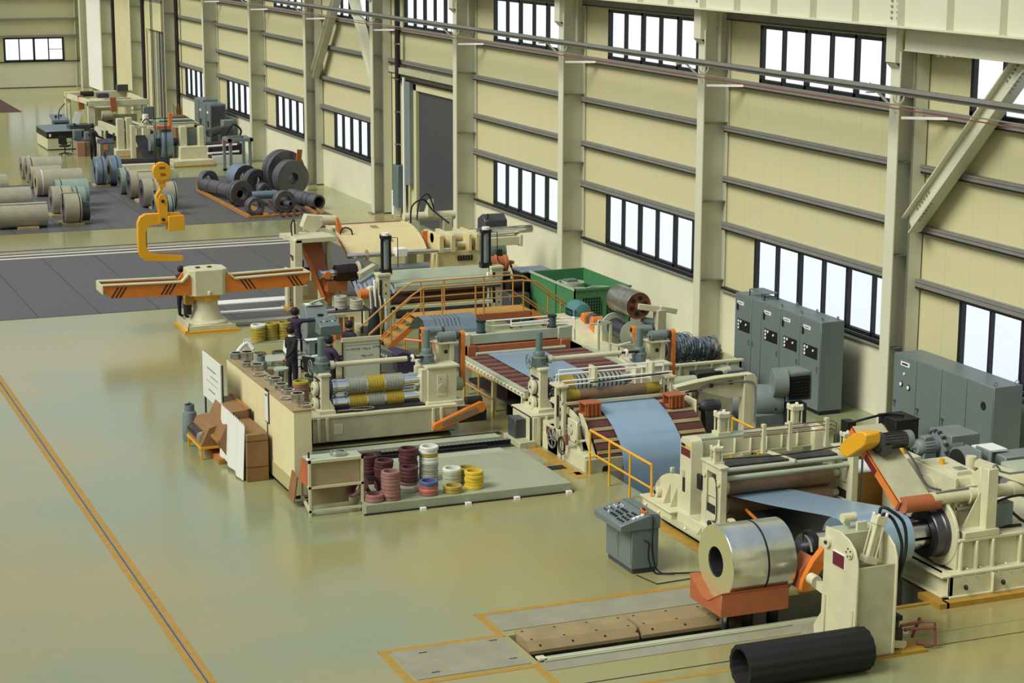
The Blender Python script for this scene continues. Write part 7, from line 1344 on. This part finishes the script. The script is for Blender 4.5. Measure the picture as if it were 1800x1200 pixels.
part(M().box(20.0, 21.0, 107.6, 109, .9, 1.9, 'cream').box(20.7, 22.3, 107.6, 107.7, .0, 1.5, 'cream2').box(22.5, 23.1, 106.9, 107.3, 1.0, 1.9, 'grey').cyl((20.3, 107.4, 1.5), (20.9, 107.4, 1.5), .3, 'cream2'), 'tool_carriage', t, .02)
part(M().tube([(18.95, 110.5, 1.9), (18.6, 110.4, 1.5), (18.6, 110.4, .9), (18.95, 110.5, .6)], .03, 'rubber', 6, 4), 'cable', t)
t = thing('conveyor_table', 'cream conveyor table with a black belt running from the far portal frame', 'conveyor', (20.5, 104, 0))
part(M().prism([(20.2, 107, 1.15), (21.6, 107, 1.15), (22.1, 101.6, 1.1), (20.7, 101.6, 1.1)], (0, 0, .03), 'iron'), 'belt', t); part(M().prism([(20.05, 107, .8), (20.2, 107, .8), (20.6, 101.6, .75), (20.45, 101.6, .75)], (0, 0, .45), 'cream').prism([(21.6, 107, .8), (21.75, 107, .8), (22.25, 101.6, .75), (22.1, 101.6, .75)], (0, 0, .45), 'cream'), 'side_beam', t)
for x, y in ((20.15, 106.6), (20.55, 102.2), (21.7, 106.6), (22.1, 102.2)): part(M().box(x, x+.12, y, y+.12, 0, .8, 'cream'), 'leg', t)
for i in range(3): part(M().box(20.1+.12*i, 20.6+.12*i, 105-i*1.3, 105.2-i*1.3, .5, .9, 'dsteel'), 'cross_bracket', t)
t = thing('shear_unit', 'tall cream shear housing beside the far conveyor', 'machine', (20.4, 101.8, 0))
part(M().box(20.0, 20.35, 101.5, 101.9, 0, 1.85, 'cream').box(20.45, 20.75, 101.4, 101.8, 0, 1.9, 'cream').box(20.9, 21.3, 101.2, 101.6, 0, 1.4, 'cream2').box(19.8, 21.4, 101.1, 102.1, 0, .3, 'cream').box(19.7, 21.6, 100.7, 101.1, 0, .05, 'tape'), 'housing', t, .01); part(M().box(21.2, 21.6, 101.6, 102.4, 1.1, 1.25, 'maroon'), 'red_guard', t)
t = thing('straightener', 'cream straightener with stacked pipes and rolls in the middle of the far line', 'machine', (21.5, 99.2, 0))
part(M().box(20.75, 21.1, 98.8, 99.2, 0, 1.95, 'cream').box(21.25, 21.5, 98.4, 98.7, 0, 2.0, 'cream').box(20.6, 21.5, 98.0, 98.4, 0, .9, 'cream').box(21.9, 22.1, 98.2, 98.4, 0, 1.7, 'cream').box(20.6, 22.2, 97.8, 99.3, 0, .2, 'cream2'), 'frame', t, .01)
for q in range(5): part(M().cyl((21.1, 99.4+.4*q, 1.75+.02*q), (23.6, 99.4+.4*q, 1.75+.02*q), .05, ('green_grey', 'dsteel', 'teal')[q % 3], seg=10), 'roll', t)
part(M().box(21.3, 23.7, 99.5, 101.5, 1.5, 1.6, 'cream2').box(23.5, 23.8, 99.5, 101.6, 0, 1.7, 'cream2').cyl((20.9, 98.9, 1.9), (20.9, 98.9, 2.3), .15, 'white').tube([(20.7, 98.7, 1.9), (20.9, 98.6, 2.1), (21.2, 98.6, 1.7)], .03, 'rubber', 6, 3).box(22.6, 23.6, 101, 101.5, 1.65, 1.85, 'iron'), 'top_plate', t)
t = thing('far_decoiler', 'cream decoiler stand holding a thin blue-grey coil at the near end of the far line', 'decoiler', (22.5, 97, 0))
part(M().box(22.1, 22.45, 96.6, 97.1, .4, 1.85, 'cream').box(23.0, 23.25, 96.4, 96.8, .4, 1.85, 'cream').box(22.0, 23.4, 96.2, 97.6, .25, .9, 'cream').box(21.6, 23.5, 95.5, 97.8, 0, .3, 'cream').box(21.5, 23.6, 95.4, 95.5, 0, .08, 'tape').box(22.45, 23.0, 96.9, 97.1, .9, 1.7, 'grey'), 'stand', t, .015)
part(M().cyl((20.9, 97.3, 1.05), (22.1, 97.3, 1.05), .2, 'dsteel', seg=16).cyl((20.7, 97.3, 1.05), (20.95, 97.3, 1.05), .42, 'grey_m', seg=28), 'mandrel', t); part(M().box(20.6, 22.9, 96.9, 97.1, 1.78, 1.88, 'cream').box(21.0, 21.7, 96.7, 97.3, 1.72, 1.9, 'orange_r').box(21.65, 21.8, 96.9, 97.1, 1.9, 2.5, 'orange'), 'press_arm', t, label='press arm with orange bracket')
stored('thin blue-grey coil mounted on the far decoiler', (21.5, 97.3, 1.05), X1, .5, .78, .25, 'coilblue', 'coilblue', straps=())
solo(M().prism([(20.0, 97.6, 1.4), (20.6, 97.6, 1.4), (21.1, 97.3, .1), (20.5, 97.3, .1)], (0, .03, 0), 'dsteel').box(19.9, 20.1, 97.5, 97.9, 0, 1.9, 'cream').box(20.1, 20.6, 97.6, 97.9, 0, .8, 'wood_l').box(20.1, 22.0, 97.7, 97.9, 1.75, 1.85, 'cream'), 'guide_plate', 'dark slanting guide plate in a cream frame left of the thin coil', 'guide plate', (20.3, 97.6, 0))
t = thing('ground_beam', 'low cream and dark beam lying across the floor before the far decoiler', 'floor beam', (19.4, 94.8, 0)); part(M().box(18.2, 20.9, 94.7, 95.3, 0, .3, 'cream').box(18.2, 21.3, 95.5, 95.8, 0, .5, 'dsteel').box(18.2, 21.2, 94.3, 94.7, 0, .06, 'cream2'), 'beam', t)
t = thing('far_hydraulics', 'jumble of dark pumps, white pipes and an orange drum right of the far decoiler', 'hydraulic unit', (24, 97, 0))
part(M().box(23.6, 25.4, 96.2, 98.2, 0, .4, 'white').box(23.7, 25.3, 96.4, 98.0, .4, .9, 'purple').box(24.3, 24.9, 97.2, 97.8, .9, 1.7, 'grey_d').box(24.6, 25.2, 97.8, 98.4, 1.0, 1.95, 'grey_m'), 'unit', t, .01)
part(M().cyl((24.1, 96.2, 1.1), (24.7, 96.2, 1.1), .2, 'orange_r', seg=18), 'orange_drum', t, label='orange drum'); part(M().tube([(23.3, 96, .9), (24.8, 96, .95)], .05, 'white', 8).tube([(23.3, 96, .55), (24.9, 96, .6)], .05, 'white', 8).tube([(24.4, 96.5, 1.4), (24.7, 96.3, 1.9), (25.1, 96.3, 1.6), (25.0, 96.4, 1.2)], .05, 'rubber', 6, 4).cyl((23.5, 96.4, 1.5), (24.1, 96.8, 1.6), .2, 'grey_d'), 'pipework', t)
for (y0_, y1_, lab) in ((101.8, 103.4, 'grey cabinet with dark side panel at the far right wall'), (103.4, 105.2, 'taller grey cabinet at the far wall, the left one of two')):
    t = thing('switchgear_cabinet', lab, 'electrical cabinet', (25.3, (y0_+y1_)/2, 0)); h_ = 2.4 if y0_ < 103 else 2.5
    part(M().box(24.9, 25.75, y0_, y1_, 0, h_, 'grey').box(24.95, 25.7, y0_-.01, y0_, .05, h_-.1, 'dsteel').box(24.88, 24.9, y0_+.78, y0_+.8, .1, h_-.05, 'black').box(25.2, 25.4, y0_+.4, y0_+.8, h_, h_+.03, 'teal'), 'body', t, .01)
    part(M().box(24.87, 24.9, y0_+.3, y0_+.6, 1.9, 2.0, 'white').box(24.87, 24.9, y0_+.3, y0_+.5, 1.2, 1.5, 'iron'), 'panel', t)
t = thing('cardboard_bin', 'brown board box holding a few upright rods left of the far cabinets', 'box', (24.2, 105.8, 0)); part(M().box(23.9, 24.5, 105.4, 106.2, 0, 1.5, 'wood'), 'bin', t)
for i in range(4): part(M().bar((24.0+i*.12, 105.8, .8), (23.9+i*.13, 105.8, 2.1-.1*(i % 2)), .05, .05, 'amberwood'), 'rod', t)
# desk group
t = thing('test_bench', 'cream bench with black band and blue-grey top left of the far line', 'bench', (17.9, 106.2, 0))
part(M().box(17.0, 18.9, 104.9, 108.2, .05, .62, 'cream').box(16.98, 18.92, 104.88, 108.22, .62, .95, 'black').box(16.95, 18.95, 104.85, 108.25, .95, 1.0, 'coilblue').box(17.1, 17.2, 104.86, 104.88, .7, .85, 'white'), 'cabinet', t, .01)
solo(M().prism([(18.2, 110.2, .9), (19.2, 110.2, .9), (19.2, 111.2, 1.15), (18.2, 111.2, 1.15)], (0, 0, .12), 'coilblue').box(18.4, 18.5, 110.6, 110.7, 1.05, 1.25, 'black').box(18.7, 18.8, 110.8, 110.9, 1.05, 1.25, 'black').box(18.3, 19.1, 110.3, 111.1, 0, .95, 'grey_d'), 'control_desk', 'small blue-topped control desk behind the cream bench', 'control desk', (18.7, 110.7, 0))
solo(M().box(18.3, 19.4, 105.5, 106.5, 0, 1.2, 'grey_d').prism([(18.4, 105.4, 1.35), (18.75, 105.4, 1.25), (18.95, 105.4, 1.85), (18.6, 105.4, 1.95)], (0, .04, 0), 'white').box(18.5, 18.6, 105.45, 105.5, 1.2, 1.4, 'iron'), 'control_desk', 'dark cabinet with a tilted white display board beside the far operator', 'control desk', (18.8, 106, 0))
office_chair(17.5, 102.6, 2.6, 'black swivel chair with armrests beside the far desk')
t = table('desk', 'far desk with two grey computers on top', 18.0, 19.0, 102.0, 103.6, .75, 'dsteel', 'dsteel')
solo(M().box(18.35, 18.95, 101.6, 102.1, 0, .72, 'wood').box(17.95, 18.33, 101.55, 101.98, 0, .72, 'pinkboard'), 'cardboard_box', 'two-toned brown boxes under the near side of the far desk', 'box', (18.4, 101.8, 0))
solo(M().box(18.05, 18.45, 103.0, 103.4, .75, 1.2, 'grey_m').box(18.1, 18.4, 102.99, 103.0, .82, 1.12, 'teal'), 'computer', 'left of the two grey computers on the far desk', 'computer', (18.25, 103.2, .75), 'computers on the far desk', .02)
solo(M().box(18.5, 18.95, 102.3, 102.7, .75, 1.15, 'grey_m').box(18.65, 18.8, 102.29, 102.3, .95, 1.05, 'black'), 'computer', 'right, nearer of the two grey computers on the far desk', 'computer', (18.7, 102.5, .75), 'computers on the far desk', .02)
t = thing('control_pedestal', 'grey control pedestal with orange and red handles before the far operator', 'control panel', (18.75, 98.3, 0))
part(M().box(18.45, 19.1, 98.0, 98.6, 0, 1.0, 'grey').px([(98.0, 1.0), (98.0, 1.05), (98.6, 1.2), (98.6, 1.0)], 18.4, 19.15, 'dsteel').box(18.4, 18.44, 98, 98.1, .0, 1.0, 'cream'), 'body', t, .01); part(M().box(18.6, 18.8, 97.97, 98.0, .7, .95, 'orange').box(18.6, 18.66, 97.97, 98.0, .05, .6, 'maroon'), 'handle', t, label='orange and red handles')
p_ = person('man in dark clothes standing at the grey control pedestal of the far line', 18.3, 99.2, R_(70), 'navy', 'blackwear', [((-.26, .12, 1.16), (-.12, .38, 1.1)), ((.27, .1, 1.14), (.16, .38, 1.05))], h=1.88)
